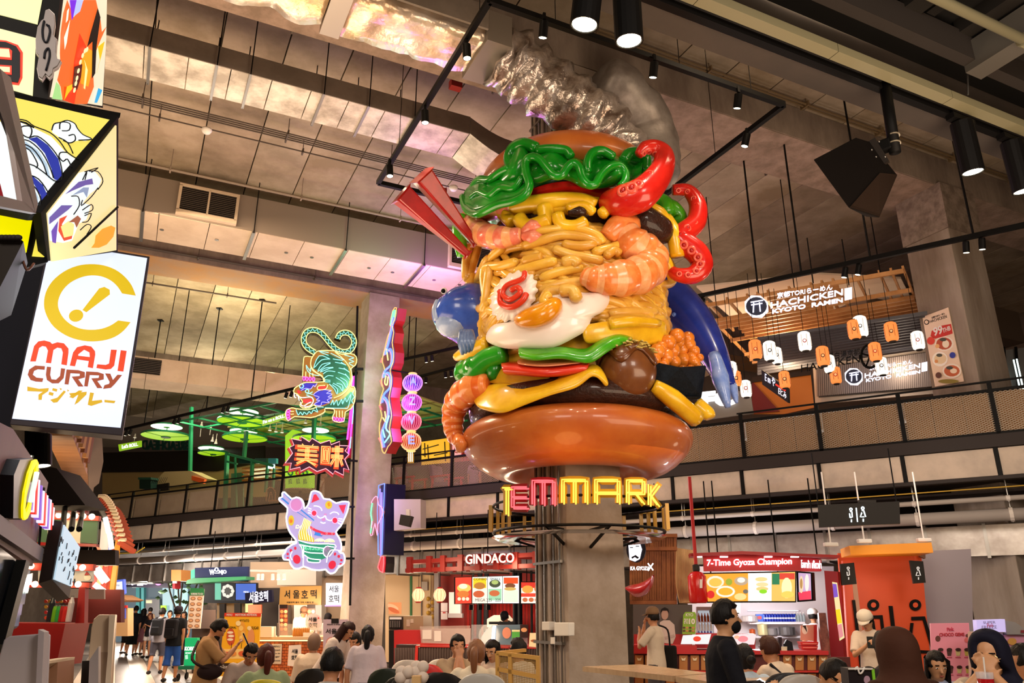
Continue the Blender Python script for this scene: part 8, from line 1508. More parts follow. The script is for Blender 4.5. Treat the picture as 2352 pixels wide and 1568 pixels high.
IT('faced_menu_stand','small red and pink menu stand with a woman picture on the counter','stand',Bd(1855,1450,12.9,190),[('card',[(1838,1436),(1868,1434),(1872,1472),(1838,1470)],'#d8907c',0,.03),('print',ell(1848,1446,7,10),'#f0d8c8',.031,.003),('print',[(1842,1436),(1850,1436),(1853,1452),(1848,1444)],'#2a1a18',.035,.003),('side',(1868,1434,1874,1474),'#b81818',0,.1)])
IT('timber_totem','tall carved dark red timber post standing on the gyoza counter','post',Bd(1895,1450,12.4,190),[('post',[(1880,1407),(1896,1407),(1900,1440),(1906,1500),(1908,1512),(1892,1514),(1884,1460)],mat('#5c2014',rough=.5,noise_to='#8a4a3c',ns=9),-.1,.12)])
IT('payment_terminal','small black payment terminal and card on the gyoza counter','terminal',Bd(1805,1490,12.5,190),[('terminal',[(1800,1478),(1806,1468),(1818,1474),(1822,1495),(1800,1495)],'#14121a',-.05,.1),('card',(1793,1484,1806,1496),'#d8ccb0',.06,.02),('screen',(1788,1463,1796,1494),'#2c1c24',-.1,.1)])
rods(gmn,y3,(1640,1800),1318);rods(wj,w1_,(480,550),1303);rods(gy,y2,(1650,1880),1280)
# restroom wall, signs
os_=Bd(2030,1400,13.8,192);ow=IT('orange_restroom_wall','bright orange restroom wall with big black man and woman symbols','wall panel',os_,[('wall',[(1925,1270),(2115,1262),(2145,1600),(1955,1620)],'#d84a06',-.1,.1),('ceiling_edge',[(1925,1263),(2100,1256),(2104,1278),(1928,1282)],'#e8941c',.2,.8),('dark_void',[(2104,1256),(2118,1262),(2118,1284),(2106,1280)],'#5c3010',.1,.1)])
for cx_,w_ in((2005,1),(2101,1)):shp(os_,ow,'head_ring',ell(cx_,1389,13.5,13),BLK,.02,.02);shp(os_,ow,'head_centre',ell(cx_,1389,6,6),'#d84a06',.041,.006)
for q in([(2000,1413),(2026,1412),(2033,1470),(2026,1470),(2020,1420),(2000,1420)],[(2040,1391),(2049,1391),(2058,1470),(2049,1470)],[(2092,1416),(2123,1415),(2150,1500),(2140,1500),(2118,1423),(2092,1424)],[(2090,1430),(2097,1430),(2092,1470),(2086,1470)],[(2104,1492),(2145,1494),(2145,1500),(2104,1499)],[(2001,1425),(2007,1425),(2018,1500),(2010,1500)]):shp(os_,ow,'symbol_stroke',q,BLK,.02,.02)
shp(os_,ow,'pale_jamb',[(1946,1330),(1956,1330),(1988,1600),(1972,1600)],'#b08068',.3,.1);shp(os_,ow,'red_edge',[(1926,1290),(1944,1290),(1965,1600),(1944,1600)],'#d8440c',.25,.15);shp(os_,ow,'black_edge',[(1946,1378),(1952,1378),(1972,1540),(1964,1540)],BLK,.42,.03)
def wc(bd,x,y,s,woman,par,m_):
 neon(bd,[('c',ell(x,y-12*s,2.6*s,2.6*s,10))],m_,par,d=.06,r=.008*s,sm=1,name='symbol')
 if woman:neon(bd,[[(x-2*s,y-7*s),(x+2*s,y-7*s),(x+6*s,y+6*s)],[(x-2*s,y-3*s),(x-5*s,y+6*s),(x+3*s,y+6*s)],[(x+1*s,y+10*s),(x+1*s,y+16*s)]],m_,par,d=.06,r=.009*s,sm=1,name='symbol')
 else:neon(bd,[[(x-2*s,y-7*s),(x+2*s,y-7*s),(x+3*s,y+5*s),(x-1*s,y+5*s)],[(x-3*s,y-3*s),(x-2*s,y+6*s),(x+1*s,y+6*s)],[(x+1*s,y+10*s),(x+1*s,y+16*s)]],m_,par,d=.06,r=.009*s,sm=1,name='symbol')
NW=glow('#e8fbff',2)
rs_=Bd(1970,1185,11.6,200);wsn=IT('restroom_sign','long black hanging restroom sign with white neon man and woman symbols','sign',rs_,[('box',[(1878,1160),(2065,1152),(2067,1203),(1881,1211)],'#15110f',-.05,.1),('top_unit',(1970,1149,2012,1155),'#1c1816',-.05,.1)]);wc(rs_,1954,1183,1.05,0,wsn,NW);wc(rs_,1981,1181,1.1,1,wsn,NW);neon(rs_,[[(1966,1167),(1969,1199)]],NW,wsn,d=.06,r=.009,sm=1,name='symbol')
for x in(1879,2060):ob('hanger_rod',MB().tube([rs_.m(x,1158),V((rs_.m(x,1158).x,rs_.m(x,1158).y,MZB+.1))],.01,5),BLK,wsn)
for q,w_,lb in(([(1928,1295),(1960,1292),(1966,1341),(1932,1344)],0,'small black sign with a man symbol left of the orange wall'),([(2087,1287),(2118,1289),(2124,1338),(2096,1340)],1,'small black sign with a woman symbol at the right of the orange wall')):
 b=Bd(q[0][0]+15,1315,12.9,192);t=IT('restroom_plate',lb,'sign',b,[('plate',q,'#17130f',0,.06)]);wc(b,sum(p[0]for p in q)/4,1316,.95,w_,t,mat('#e0d8d0',em=.7))
IT('grey_wall','grey plaster wall between the orange wall and the right column','wall panel',Bd(2170,1400,14.0,195),[('wall',[(2113,1266),(2230,1260),(2240,1600),(2145,1600)],'#978c94',-.2,.2)])
IT('vertical_light_panel','dark red pillar with a tall colourful lit poster beside the orange wall','light box',Bd(1915,1400,12.9,215),[('pillar',[(1893,1310),(1922,1312),(1946,1600),(1915,1600)],'#8c0f20',-.2,.2),('lit_poster',[(1912,1336),(1923,1338),(1940,1464),(1929,1471)],'*e8d8a0',.001,.02),('print',[(1913,1340),(1922,1341),(1926,1370),(1916,1372)],'*7a50c0',.022,.003),('print',[(1920,1400),(1930,1398),(1935,1430),(1924,1432)],'*f0d020',.022,.003),('print',[(1924,1435),(1934,1432),(1938,1460),(1929,1466)],'*d88a90',.022,.003)])
pk=Bd(2190,1490,9.2,194);pkp=IT('pink_menu_board','pink CHOCO GEMS menu board with rows of chocolate cups','sign',pk,[('board',[(2135,1431),(2223,1430),(2236,1600),(2142,1600)],'#e08ca0',0,.04)])
text(pk,'CHOCO GEMS',[(2155,1461),(2213,1460),(2212,1452),(2155,1453)],mat('#b01c2c'),pkp,.041,.006,bold=.03);text(pk,'Pink',[(2173,1449),(2189,1448),(2187,1439),(2172,1441)],mat('#c02848'),pkp,.041,.006,bold=.02)
foods(pk,pkp,[(2152,1466,6,7,'#5c2a20'),(2219,1459,4,4,'#5c2a20'),(2218,1469,6,6,'#c86060')],.041)
for k in range(8):
 x=2158+(k%4)*20+(k//4)*3;y=1497+(k//4)*40;shp(pk,pkp,'cup_print',[(x-6,y-5),(x+6,y-5),(x+4,y+8),(x-4,y+8)],('#c05070','#4a2420','#c8b880','#b8a850')[k%4],.041,.004);shp(pk,pkp,'topping_print',ell(x,y-6,6.5,4,10),'#3c2422',.046,.003);shp(pk,pkp,'price_print',(x-6,y+11,x+6,y+13),'#b04058',.041,.003)
fz=Bd(2300,1450,8.6,196);fzt=IT('ice_machine','pink and silver slush freezer machine with SUPER FREEZE header','machine',fz,[('header',[(2234,1423),(2298,1421),(2300,1450),(2236,1450)],'*c0b0e0',0,.15),('silver_dome',[(2302,1424),(2325,1428),(2342,1440),(2354,1456),(2306,1456)],mat('#a09c9c',rough=.3,metal=.5),-.2,.3),('pink_body',[(2304,1457),(2380,1458),(2380,1600),(2308,1600)],'#c888a4',-.2,.25),('frame',[(2234,1451),(2304,1451),(2308,1600),(2238,1600)],'#b8a090',-.2,.2),('screen',[(2238,1456),(2300,1456),(2302,1500),(2240,1500)],'#5870c0',.001,.03),('red_tag',(2337,1446,2345,1452),'#7a1420',.1,.02),('print',ell(2320,1472,10,8),'#c8903c',.06,.01)])
text(fz,'SUPER',[(2249,1432),(2277,1431),(2276,1425),(2249,1426)],mat('#7a6a98'),fzt,.151,.005);text(fz,'FREEZE',[(2246,1443),(2280,1442),(2279,1435),(2246,1436)],mat('#7a6a98'),fzt,.151,.005);text(fz,'Pink',[(2258,1440),(2272,1439),(2271,1430),(2257,1431)],mat('#c83868'),fzt,.158,.005)
sbg=IT('black_gift_bag','black shopping bag with lime edge and white ribbon on the shared counter','bag',Bd(1965,1550,5.6,184),[('bag',[(1930,1531),(1984,1532),(1992,1568),(1992,1600),(1936,1600)],'#1a1216',0,.15),('lime_edge',[(1982,1532),(1988,1532),(1995,1600),(1989,1600)],'#78c020',.15,.01),('print',ell(1972,1556,7,9),'#a8889c',.151,.004)]);neon(Bd(1965,1550,5.6,184),[[(1944,1534),(1950,1527),(1954,1541),(1960,1540),(1966,1528)],[(1930,1532),(1984,1532)]],WHITE,sbg,d=.16,r=.006,name='ribbon')
dk_=thing('iced_drink','red iced drink with a straw in front of the woman in the navy headscarf','drink',atY(2265,1568,4.2));q=wloc(dk_);ob('cup',MB().lathe([(0,-.1),(.03,-.1),(.038,.02)],q,14),mat('#b0161c',rough=.1,alpha=.85),dk_,smooth=True);ob('rim_cup',MB().lathe([(.038,.02),(.04,.05)],q,14,cap=False),glass('#e8e8f0',.4),dk_);ob('straw',MB().tube([q,q+V((.01,0,.12))],.004,6),WHITE,dk_)
for k,(x,y)in enumerate(((1985,1242),(2122,1240),(1908,1250))):p=atY(x,y,12.9);t=thing('emergency_lamp','small white emergency lamp hanging under the ducts, %s'%('left of the orange wall head','right above the orange wall','above the vertical lit poster')[k],'lamp',p);ob('housing',MB().box(p,.22,.1,.06),WHITE,t,bev=.015);ob('rod',MB().tube([p,V((p.x,p.y,MZB))],.012,6),WHITE,t)
for a_ in(((1100,1395),20.5,90,WARM),((950,1380),20.5,60,WARM),((1740,1390),15.2,110,(1,.95,.95)),((700,1400),20.7,80,WARM),((510,1400),22,60,WARM),((330,1380),33,600,NEUT),((300,1390),41,500,NEUT),((2030,1350),12.6,16,WARM),((1060,1470),15.5,60,WARM),((1000,1300),17.9,30,WARM),((1180,1300),17.6,30,WARM),((300,1350),22,240,NEUT),((420,1340),26,240,NEUT)):point('stall_lamp',atY(a_[0][0],a_[0][1],a_[1]),a_[2],a_[3],.25)  # unseen points added to brighten the stalls and the passage
area('stall_fill_area',(-3,12,3.6),(-3,12,0),3,120,WARM);area('stall_fill_area',(3,9,3.55),(3,9.2,0),3,90,WARM);area('stall_fill_area',(-7,22,3.6),(-7,22,0),4,220,NEUT)  # unseen downward area fills over the open floor
# ================================================================ PEOPLE
SK=[mat(c,rough=.5,bump=.05,bs=90)for c in('#b9805c','#c9946c','#a06a48','#d4a482')]
def remesh(o,v,it=3):
 m=o.modifiers.new('r','REMESH');m.mode='VOXEL';m.voxel_size=v;m.use_smooth_shade=True
 m=o.modifiers.new('s','SMOOTH');m.factor=.5;m.iterations=it
def rot(v,ax,a):return Matrix.Rotation(a,3,ax)@v
def ik(a,b,l1,l2,hint):
 d=b-a;L=min(d.length,(l1+l2)*.985);d.normalize();b=a+d*L;x=(l1*l1-l2*l2+L*L)/(2*L);h=math.sqrt(max(l1*l1-x*x,0));p=(hint-d*hint.dot(d)).normalized();return a+d*x+p*h,b
def person(label,px_,Y,az,top=None,ztop=None,sit=0,lean=0,nod=0,turn=0,hands=None,shirt='#333333',sl=.3,hem=.0,pants='#1c1c22',pl=1,skirt=None,hair='short',hc='#15100e',skin=0,w=1,fine=.013,cap=None,hijab=None,extra=(),shoes='#2a2422',face=1,group=None,wide=1,roll=0,back=0):
 """px_ = photo column of the head, top = photo row of the top of the head, Y = depth, az = facing azimuth (0 = away from the camera)"""
 hp=atY(px_,top,Y);a=math.radians(az);f=V((math.sin(a),math.cos(a),0));r=V((math.cos(a),-math.sin(a),0));t=(rot(Z,r,-math.radians(lean))if lean else Z.copy());sk=SK[skin]
 t.normalize();s=1.0
 Ltot=.54+.228
 if not sit:s=min(1.12,max(.8,hp.z/(.92+Ltot*t.z)))
 hz=hp.z-Ltot*s*t.z if sit else .92*s
 hip=V((hp.x,hp.y,hz))-V((t.x,t.y,0))*Ltot*s;B=V((hip.x,hip.y,0));P=thing('person',label,'person',B,group)
 def L(v):return V((hip.x,hip.y,0))+r*v[0]+f*v[1]+Z*v[2]
 sw=.175*s*w;ch=hip+t*.47*s;nk=hip+t*.53*s;tf=r.cross(t)*-1
 if tf.dot(f)<0:tf.negate()
 hd=rot(t,r,-math.radians(nod));hf0=rot(f,Z,-math.radians(turn));hr=hf0.cross(Z).normalized();hu=(Z*.8+t*.5).normalized();hu=rot(hu,hr,-math.radians(nod));hf=Z.cross(hr)*1;hf=hu.cross(hr).normalized()
 if hf.dot(hf0)<0:hf.negate()
 hc_=nk+hu*.112*s+hf*.02*s;ax=(hr,hf,hu)
 def loft(mb,rings,n=16):
  mb.grid([[c+r*(math.cos(k/n*2*PI)*a_)+tf*(math.sin(k/n*2*PI)*b_)for k in range(n)]for c,a_,b_ in rings],closed=True);o=len(mb.v);m=len(rings)
  mb.f+=[[o-n*m+k for k in range(n)],[o-n+k for k in range(n)][::-1]];mb.mi+=[0,0]
 g=lambda k,a_,b_:(hip+t*k*s,a_*s*w*wide,b_*s*wide)
 body=MB();loft(body,[g(-.08,.13,.1),g(.02,.16,.115),g(.2,.13,.095),g(.38,.16,.11),g(.47,.155,.09),g(.52,.07,.06)])
 body.tube([nk-t*.05*s,hc_-hu*.04*s],[.055*s,.05*s],10);body.ball(hc_+hu*.015*s,.1*s,.76,.93,1.1,16,12,ax);body.ball(hc_-hu*.055*s+hf*.02*s,.065*s,.86,.98,.9,12,8,ax)
 if face:body.tube([hc_+hf*.085*s+hu*.02*s,hc_+hf*.112*s-hu*.02*s],[.008*s,.016*s],8)
 for q in(-1,1):body.ball(hc_+hr*(q*.077*s)-hf*.005*s,.026*s,.4,.7,1.1,8,6,ax)
 sh,arm=MB(),[]
 hands=hands or((.2,.04,hz-.12*s),(-.2,.04,hz-.12*s))
 for q,hnd in zip((1,-1),hands):
  sh.ball(ch+r*(q*(sw-.012))-t*.02*s,.07*s,1,1,1,12,8)
  S_=ch+r*(q*sw)-t*.02*s;E,Hn=ik(S_,L(hnd),.29*s,.26*s,r*q*.7-f*.6-Z*.6);body.tube([S_,(S_+E)/2,E,(E+Hn)/2,Hn],[.05*s,.044*s,.037*s,.035*s,.025*s],10);body.ball(S_,.052*s)
  d=(Hn-E).normalized();pa=Hn+d*.045*s;sd=d.cross(r if abs(d.dot(r))<.8 else f).normalized();up=sd.cross(d);body.ball(pa,.042*s,.9,.45,1.15,10,8,(up,sd,d))
  for k in range(4):b0=pa+d*.03*s+up*((k-1.5)*.019*s);b1=b0+d*(.035,.042,.04,.03)[k]*s;body.tube([b0-d*.02*s,b1,b1+(d*.4-sd*q)*.026*s],[.0105*s,.0095*s,.008*s],6)
  b0=pa-up*.03*s*q-d*.01;body.tube([b0,b0+(d-up*q)*.03*s,b0+(d*1.2-up*q*.8)*.048*s],[.012*s,.011*s,.009*s],6)
  e=S_+(E-S_)*min(1,sl/.5)if sl<=.5 else E+(Hn-E)*((sl-.5)/.5);k=1.0
  if sl<=.5:sh.tube([S_-r*q*.03,S_+(E-S_)*.1,e],[.066*s,.066*s,.064*s],12)
  else:sh.tube([S_-r*q*.03,S_+(E-S_)*.1,E,e],[.07*s,.068*s,.064*s,.056*s],12)
 hm=-.12-hem
 loft(sh,[g(hm,.185,.145),g(.02,.18,.14),g(.2,.16,.12),g(.38,.182,.132),g(.46,.178,.105),g(.5,.11,.085),g(.53,.07,.068)])
 pt=MB();sitk=[]
 for q in(-1,1):
  if sit:H_=hip+r*q*.09*s+Z*-.02;K_=H_+f*.43*s+r*q*.03;A_=V((K_.x,K_.y,.08))-f*.05
  else:H_=hip+r*q*.09*s-Z*.03*s;K_=L((q*.1*s,.03+q*back,.5*s));A_=L((q*.105*s,-.02+q*back*2,.09*s))
  body.tube([H_,K_,K_+(A_-K_)*.4,A_],[.085*s,.056*s,.055*s,.036*s],10)
  fm=MB();fm.ball(A_+f*.05-Z*(A_.z-.05),.055,.8,2.1,.85,12,8,(r,f,Z));ob('shoe',fm,mat(shoes,rough=.6),P,smooth=True)
  e=K_+(A_-K_)*pl if pl>0 else H_+(K_-H_)*(1+pl)
  pts=[H_+Z*.03,H_+(K_-H_)*.3]+([K_,e]if pl>0.02 else[e]);pt.tube(pts,[.1*s,.1*s]+([.078*s,(.062 if pl>.6 else .1)*s]if pl>.02 else[.098*s]),12)
 pt.ball(hip,.15*s,1.05*w,.85,.75,14,10,(r,f,Z))
 ob_=ob('body',body,sk,P,smooth=True);remesh(ob_,fine)
 o=ob('shirt',sh,mat(shirt,rough=.85,bump=.3,bs=18),P,smooth=True);remesh(o,fine*1.1,2)
 if skirt:m=MB();m.lathe([(.15*s,.0),(.2*s,-.25*s),(.26*s,-.45*s*skirt[1])],hip+Z*.05,20,cap=False);ob('skirt',m,mat(skirt[0],rough=.8),P,smooth=True,sol=.01)
 else:o=ob('trousers',pt,mat(pants,rough=.85),P,smooth=True);remesh(o,fine*1.2,2)
 HC=mat(hc,rough=.55,bump=.5,bs=45,stretch=(1,1,.2));c=hc_+hu*.02*s
 if face:
  for q in(-1,1):
   e=hc_+hr*(q*.032*s)+hf*.083*s+hu*.018*s;ob('eye',MB().ball(e,.011*s,1.2,.5,.5,8,6,ax),mat('#e8e0d8',rough=.3),P,smooth=True);ob('iris',MB().ball(e+hf*.004*s,.0058*s,1,.6,.9,8,6,ax),mat('#1a100c',rough=.2),P);ob('eyebrow',MB().beam(e+hu*.024*s-hr*.016*s+hf*.004,e+hu*.024*s+hr*.016*s+hf*.004,.01*s,.006*s,up=hu),HC,P)
  m=hc_+hf*.09*s-hu*.048*s;ob('mouth',MB().ball(m,.02*s,1,.35,.35,10,6,ax),mat('#a04a3e',rough=.5),P,smooth=True)
 if hijab:
  HJ=mat(hijab,rough=.8,bump=.3,bs=12);mb=MB();n=26;rows=[]
  for j,(hh,rx,ry,op)in enumerate(((.129,.006,.008,0),(.125,.03,.04,0),(.11,.07,.085,0),(.06,.1,.125,.6),(.0,.105,.13,.72),(-.06,.105,.125,.66),(-.1,.108,.118,.3),(-.14,.12,.125,0),(-.18,.16,.14,0),(-.225,.2,.15,0))):
   row=[]
   for k in range(n):
    th=-PI/2+k/n*2*PI;x,y=math.cos(th),math.sin(th);yy=y;
    if y>op>0:yy=op-(y-op)*.6
    row.append(c+hr*(x*rx*s)+hf*((yy*ry-.01)*s)+hu*(hh*s)if j<7 else(c+hu*(-.1*s)+Z*((hh+.1)*s)+hr*(x*rx*s)+hf*(yy*ry*s-.01)))
   rows.append(row)
  mb.grid(rows,closed=True);mb.f.append(list(range(n)));mb.mi.append(0);ob('headscarf',mb,HJ,P,smooth=True,sol=.012,sub=1)
 elif hair!='none':
  mb=MB();n,m=22,14
  rad=.1*s
  mb.ball(c,rad*1.08,.84,1.02,1.14,n,m,ax)
  for i,p in enumerate(mb.v):
   d=p-c;fx,fy,fz=d.dot(hr)/rad,d.dot(hf)/rad,d.dot(hu)/rad
   if fy>.25 and fz<.55 and abs(fx)<.75 or fz<-.62 and hair=='short' or(fy>.1 and fz<-.1):p=c+d*.72
   mb.v[i]=p+V((noise.noise(p*40),noise.noise(p*40+V((5,0,0))),noise.noise(p*40+V((0,5,0)))))*.012*(1 if hair!='bald' else 0)
  if hair=='long':mb.grid([[c+hr*(x*.092*s)+hf*(y*s)+hu*(z*s*(1 if z>-.1 else 1))for x,y in((-1.02,.05),(-1,-.04),(-.6,-.1),(0,-.115),(.6,-.1),(1,-.04),(1.02,.05),(.85,.0),(0,-.07),(-.85,.0))]for z in(.05,-.08,-.2,-.32)],closed=True)
  if hair=='pony':mb.tube(smooth([c-hf*.1*s+hu*.03*s,c-hf*.15*s-Z*.02,c-hf*.15*s-Z*.15,c-hf*.12*s-Z*.3],4),[.02,.025,.032,.036,.038,.038,.036,.034,.03,.025,.02,.014,.01][:13],10)
  if hair=='bun':mb.ball(c-hf*.12*s-hu*.03*s,.045*s)
  ob('hair',mb,mat('#6a5040' if hair=='bald' else hc,rough=.7)if hair=='bald' else HC,P,smooth=True)
 if cap:
  mb=MB();mb.lathe([(.1*s,-.0),(.102*s,.03),(.09*s,.075),(.05*s,.105),(.0,.112)],c+hu*.03*s,18,ax,cap=False);k_=ob('cap',mb,mat(cap,rough=.8),P,smooth=True,sol=.006)
  ob('peak',MB().grid([[c+hu*.035*s+hr*(x*.085*s)+hf*(.06+.03*(1-x*x))*s for x in(-1,-.5,0,.5,1)],[c+hu*.015*s+hr*(x*.07*s)+hf*(.105+.065*(1-x*x))*s for x in(-1,-.5,0,.5,1)]]),mat(cap,rough=.8),k_,smooth=True,sol=.006)
 for e in extra:
  if e[0]=='pack':q=hip+t*.28*s-tf*.2*s;o=ob('backpack',MB().box(q,.3*s,.17*s,.44*s,(r,tf,t)),mat(e[1],rough=.7),P,bev=.05);ob('pocket',MB().box(q-tf*.1-t*.08,.22*s,.05,.18,(r,tf,t)),mat(e[1],rough=.5),o,bev=.02);[ob('strap',MB().tube(smooth([q+r*x*.1+t*.2,ch+r*x*.1+tf*.02+t*.05,ch+r*x*.11+tf*.13-t*.06,q+r*x*.14+tf*.25-t*.1],3),.018,6),mat(e[1]),o)for x in(-1,1)]
  if e[0]=='mask':ob('face_mask',MB().ball(hc_+hf*.055*s-hu*.045*s,.062*s,1.02,.85,.85,14,10,ax),mat(e[1],rough=.8),P,smooth=True)
  if e[0]=='glasses':
   for q in(-1,1):g_=hc_+hr*(q*.034*s)+hf*.103*s+hu*.015*s;ob('glasses_rim',MB().tube([g_+hr*.027*math.cos(k*.524)+hu*.022*math.sin(k*.524)for k in range(12)],.0022,5,closed=True),mat(e[1],rough=.3,metal=.6),P);ob('temple',MB().tube([g_+hr*q*.027,hc_+hr*(q*.08*s)],.0022,4),mat(e[1]),P)
  if e[0]=='beard':ob('beard',MB().ball(hc_+hf*.045*s-hu*.075*s,.058*s,1,.95,.75,12,8,ax),mat('#1c1410',rough=.9),P,smooth=True)
  if e[0]=='phone':q=L(e[1]);ph=thing('mobile_phone','dark mobile phone held by the '+e[2],'phone',q);ob('case',MB().box(q,.075,.012,.15,(r,rot(f,r,.5),rot(Z,r,.5))),BLK,ph,bev=.003);ob('glass',MB().box(q-rot(f,r,.5)*.008,.066,.003,.136,(r,rot(f,r,.5),rot(Z,r,.5))),mat('#8898a8',rough=.1,em=.4),ph)
  if e[0]=='strap':ob('cross_strap',MB().tube(smooth([ch+r*.14*e[2]-tf*.06+t*.04,hip+t*.25*s-tf*.15*s,hip-r*.15*e[2]-tf*.1+t*.05],5),.016,6),mat(e[1]),P)
  if e[0]=='pouch':ob('bag',MB().ball(hip+t*.12+f*.06+r*.15,.12,.6,1.15,.7,16,10,(r,f,Z)),mat(e[1],rough=.7),P,smooth=True);ob('bag_strap',MB().tube(smooth([ch-r*.1+tf*.1,hip+t*.22+r*.1+tf*.17,hip+t*.16+r*.2+tf*.05,hip+t*.25+r*.15-tf*.14,ch-r*.06-tf*.12],5),.016,6),mat(e[1]),P)
  if e[0]=='tote':q=hip+r*e[2]*.27+Z*.05;tt=thing('tote_bag','big black tote bag on the shoulder of the capped man by the gyoza shop','bag',q-Z*.2);ob('bag',MB().box(q,.12,.42,.38,(r,f,Z)),mat(e[1],rough=.85),tt,bev=.03);[ob('handle',MB().tube(smooth([q+f*y*.12+Z*.18,q+f*y*.1+Z*.4,ch+r*e[2]*.2+Z*.06],4),.014,6),mat(e[1]),tt)for y in(-1,1)]
 if sit:st=thing('stool','plain dark stool under the '+' '.join(label.split()[:8]),'stool',B);ob('seat',MB().lathe([(0,0),(.19,0),(.19,.03),(0,.03)],V((B.x,B.y,hz-.17)),16),DARK,st);ob('stem',MB().tube([B+Z*.02,V((B.x,B.y,hz-.17))],.03,8),DARK,st);ob('foot',MB().lathe([(0,0),(.18,0),(.17,.02),(0,.02)],B,16),DARK,st)
 return P
F_,T_=.02,1.05
def up2(x,y,z):return((x,y,z),(-x,y,z))
pp_=person
pp_('man in blue shorts and dark cap with a large black backpack, walking away',410,20.0,5,top=1394,shirt='#16171a',pants='#1c4a9c',pl=.35,cap='#2a2430',hair='short',fine=F_,extra=(('pack','#17161a'),),back=.04,wide=1.1)
pp_('man in grey shorts and grey sweatshirt with a black backpack',374,22.4,0,top=1396,shirt='#7d7880',sl=.95,pants='#3c3a48',pl=.1,fine=F_,extra=(('pack','#1e1e22'),),back=.06)
pp_('tall man all in black with hands in front, far down the passage',314,31,-10,top=1391,shirt='#101218',pants='#0e1014',pl=.3,fine=.025,sl=.45,wide=1.1)
pp_('woman in a black top and maroon striped skirt, far down the passage',331,31.5,20,top=1397,shirt='#15131a',skirt=('#84505c',1.1),hair='long',fine=.025,sl=.4,w=.9)
pp_('long-haired woman in white shorts looking down, facing the camera in the passage',349,29.5,190,top=1406,shirt='#17151a',pants='#cfc6c2',pl=-.35,hair='long',hc='#5a2c20',nod=25,hands=up2(.06,.25,1.1),fine=.022,w=.9)
pp_('child in a white shirt partly behind the man in black',297,32.5,20,top=1402,shirt='#c8bcb0',pants='#1c1a20',pl=.2,fine=.025)
pp_('person with dark hair seen between heads at the back of the passage group',346,36,0,top=1395,shirt='#a88c70',fine=.03)
pp_('dark-haired woman half hidden right of the backpack men',425,24.5,190,top=1404,shirt='#2a2226',hair='long',fine=.025)
pp_('man in dark shirt behind the grey backpack man',392,27,180,top=1402,shirt='#3c2f2c',fine=.025)
pp_('bearded man in a tan t-shirt with a crossbody bag looking at his phone',487,9.5,75,top=1414,shirt='#a47c50',sl=.45,hem=.1,pants='#121214',nod=38,hands=((.03,.3,1.22),(-.03,.3,1.22)),extra=(('beard',),('pouch','#241518'),('phone',(0,.4,1.3),'bearded man in tan')),skin=0,wide=1.08,hc='#0e0b0a')
SH=dict(sit=1)
pp_('young man in a pale grey shirt leaning on the table opposite the green hoodie',579,9.7,150,top=1473,shirt='#b8a8a0',sl=.8,lean=22,nod=28,hands=((.1,.42,.8),(-.12,.42,.8)),**SH)
pp_('woman in a mint green hoodie with a long auburn ponytail, seen from behind',612,8.7,-25,top=1483,shirt='#8c9c78',sl=.98,lean=20,hair='pony',hc='#4a1c14',hands=((.12,.4,.8),(-.2,.4,.8)),**SH)
pp_('bald man in a cream t-shirt seated with his back to the camera',722,11.4,5,top=1456,shirt='#c4b09c',sl=.5,hair='bald',skin=2,wide=1.12,**SH)
pp_('man with thick black hair in a pale grey shirt, nearest back at the bottom',766,6.6,5,top=1490,shirt='#a8a29c',sl=.5,hc='#0c0a0a',lean=8,wide=1.1,**SH)
pp_('woman in a white blouse with dark brown hair leaning over to the right',803,10.6,110,top=1427,shirt='#c8b8b0',sl=.5,lean=30,nod=25,hair='long',hc='#2c1412',hands=((.1,.4,.95),(-.1,.42,.95)),skirt=('#1c1a22',1.3))
pp_('short-haired child in white between the two women in white blouses',822,11.6,200,top=1450,shirt='#c8bab0',nod=20,sit=1,fine=.014)
pp_('woman in a long white shirt with clipped dark hair, standing with her back turned',846,9.8,-8,top=1438,shirt='#c0b2bc',sl=.42,hem=.16,lean=14,hair='pony',hc='#141012',skirt=('#1c1a22',1.3),wide=1.12)
pp_('man in a beige t-shirt resting his chin on his folded hands',1051,9.4,165,top=1457,shirt='#9c8468',sl=.45,hands=((.02,.2,1.12),(-.02,.2,1.12)),lean=6,nod=6,**SH)
pp_('woman in a cream shirt with a light brown ponytail, seated with her back turned',1095,8.2,5,top=1471,shirt='#d4c6ae',sl=.95,hair='pony',hc='#7a4a28',lean=16,hands=((.2,.35,.82),(-.2,.35,.82)),**SH)
pp_('woman with long straight black hair smiling down at the table',1137,9.8,205,top=1466,shirt='#c0a898',hair='long',nod=22,skin=1,w=.92,**SH)
pp_('dark-haired man in a pale shirt seen behind the rattan screen',1187,9.3,-55,top=1467,shirt='#c8c0b0',lean=10,**SH)
pp_('stall cook in a black cap bending over the takoyaki counter',1161,19.4,200,top=1402,shirt='#1a181c',cap='#16161c',nod=35,fine=.02,lean=15)
pp_('stall worker in a brown cap and white coat behind the pancake counter',697,21.3,150,top=1393,shirt='#e0d8cc',sl=.95,cap='#5a3a24',nod=25,hands=((.1,.4,1.15),(-.15,.4,1.1)),fine=.02)
pp_('second pancake stall worker in a black cap beside the round sign',749,21.6,130,top=1409,shirt='#dcd4cc',cap='#181416',nod=25,fine=.02)
pp_('man in a khaki cap and white t-shirt, hand on chin near the gyoza shop',1501,12.0,-60,top=1398,shirt='#cbb8a2',sl=.42,pants='#3a3438',cap='#7a5a3c',hands=((.02,.16,1.42),(-.1,.2,1.3)),extra=(('tote','#15110f',1),('glasses','#4a4038')),fine=.015)
pp_('young man in a black jacket and black face mask standing at the counter',1660,5.9,95,top=1379,shirt='#13131a',sl=.92,hc='#100c0c',hair='short',hands=((.06,.28,1.12),(-.03,.3,1.1)),extra=(('mask','#0c0c10'),),lean=4,skin=1,fine=.01)
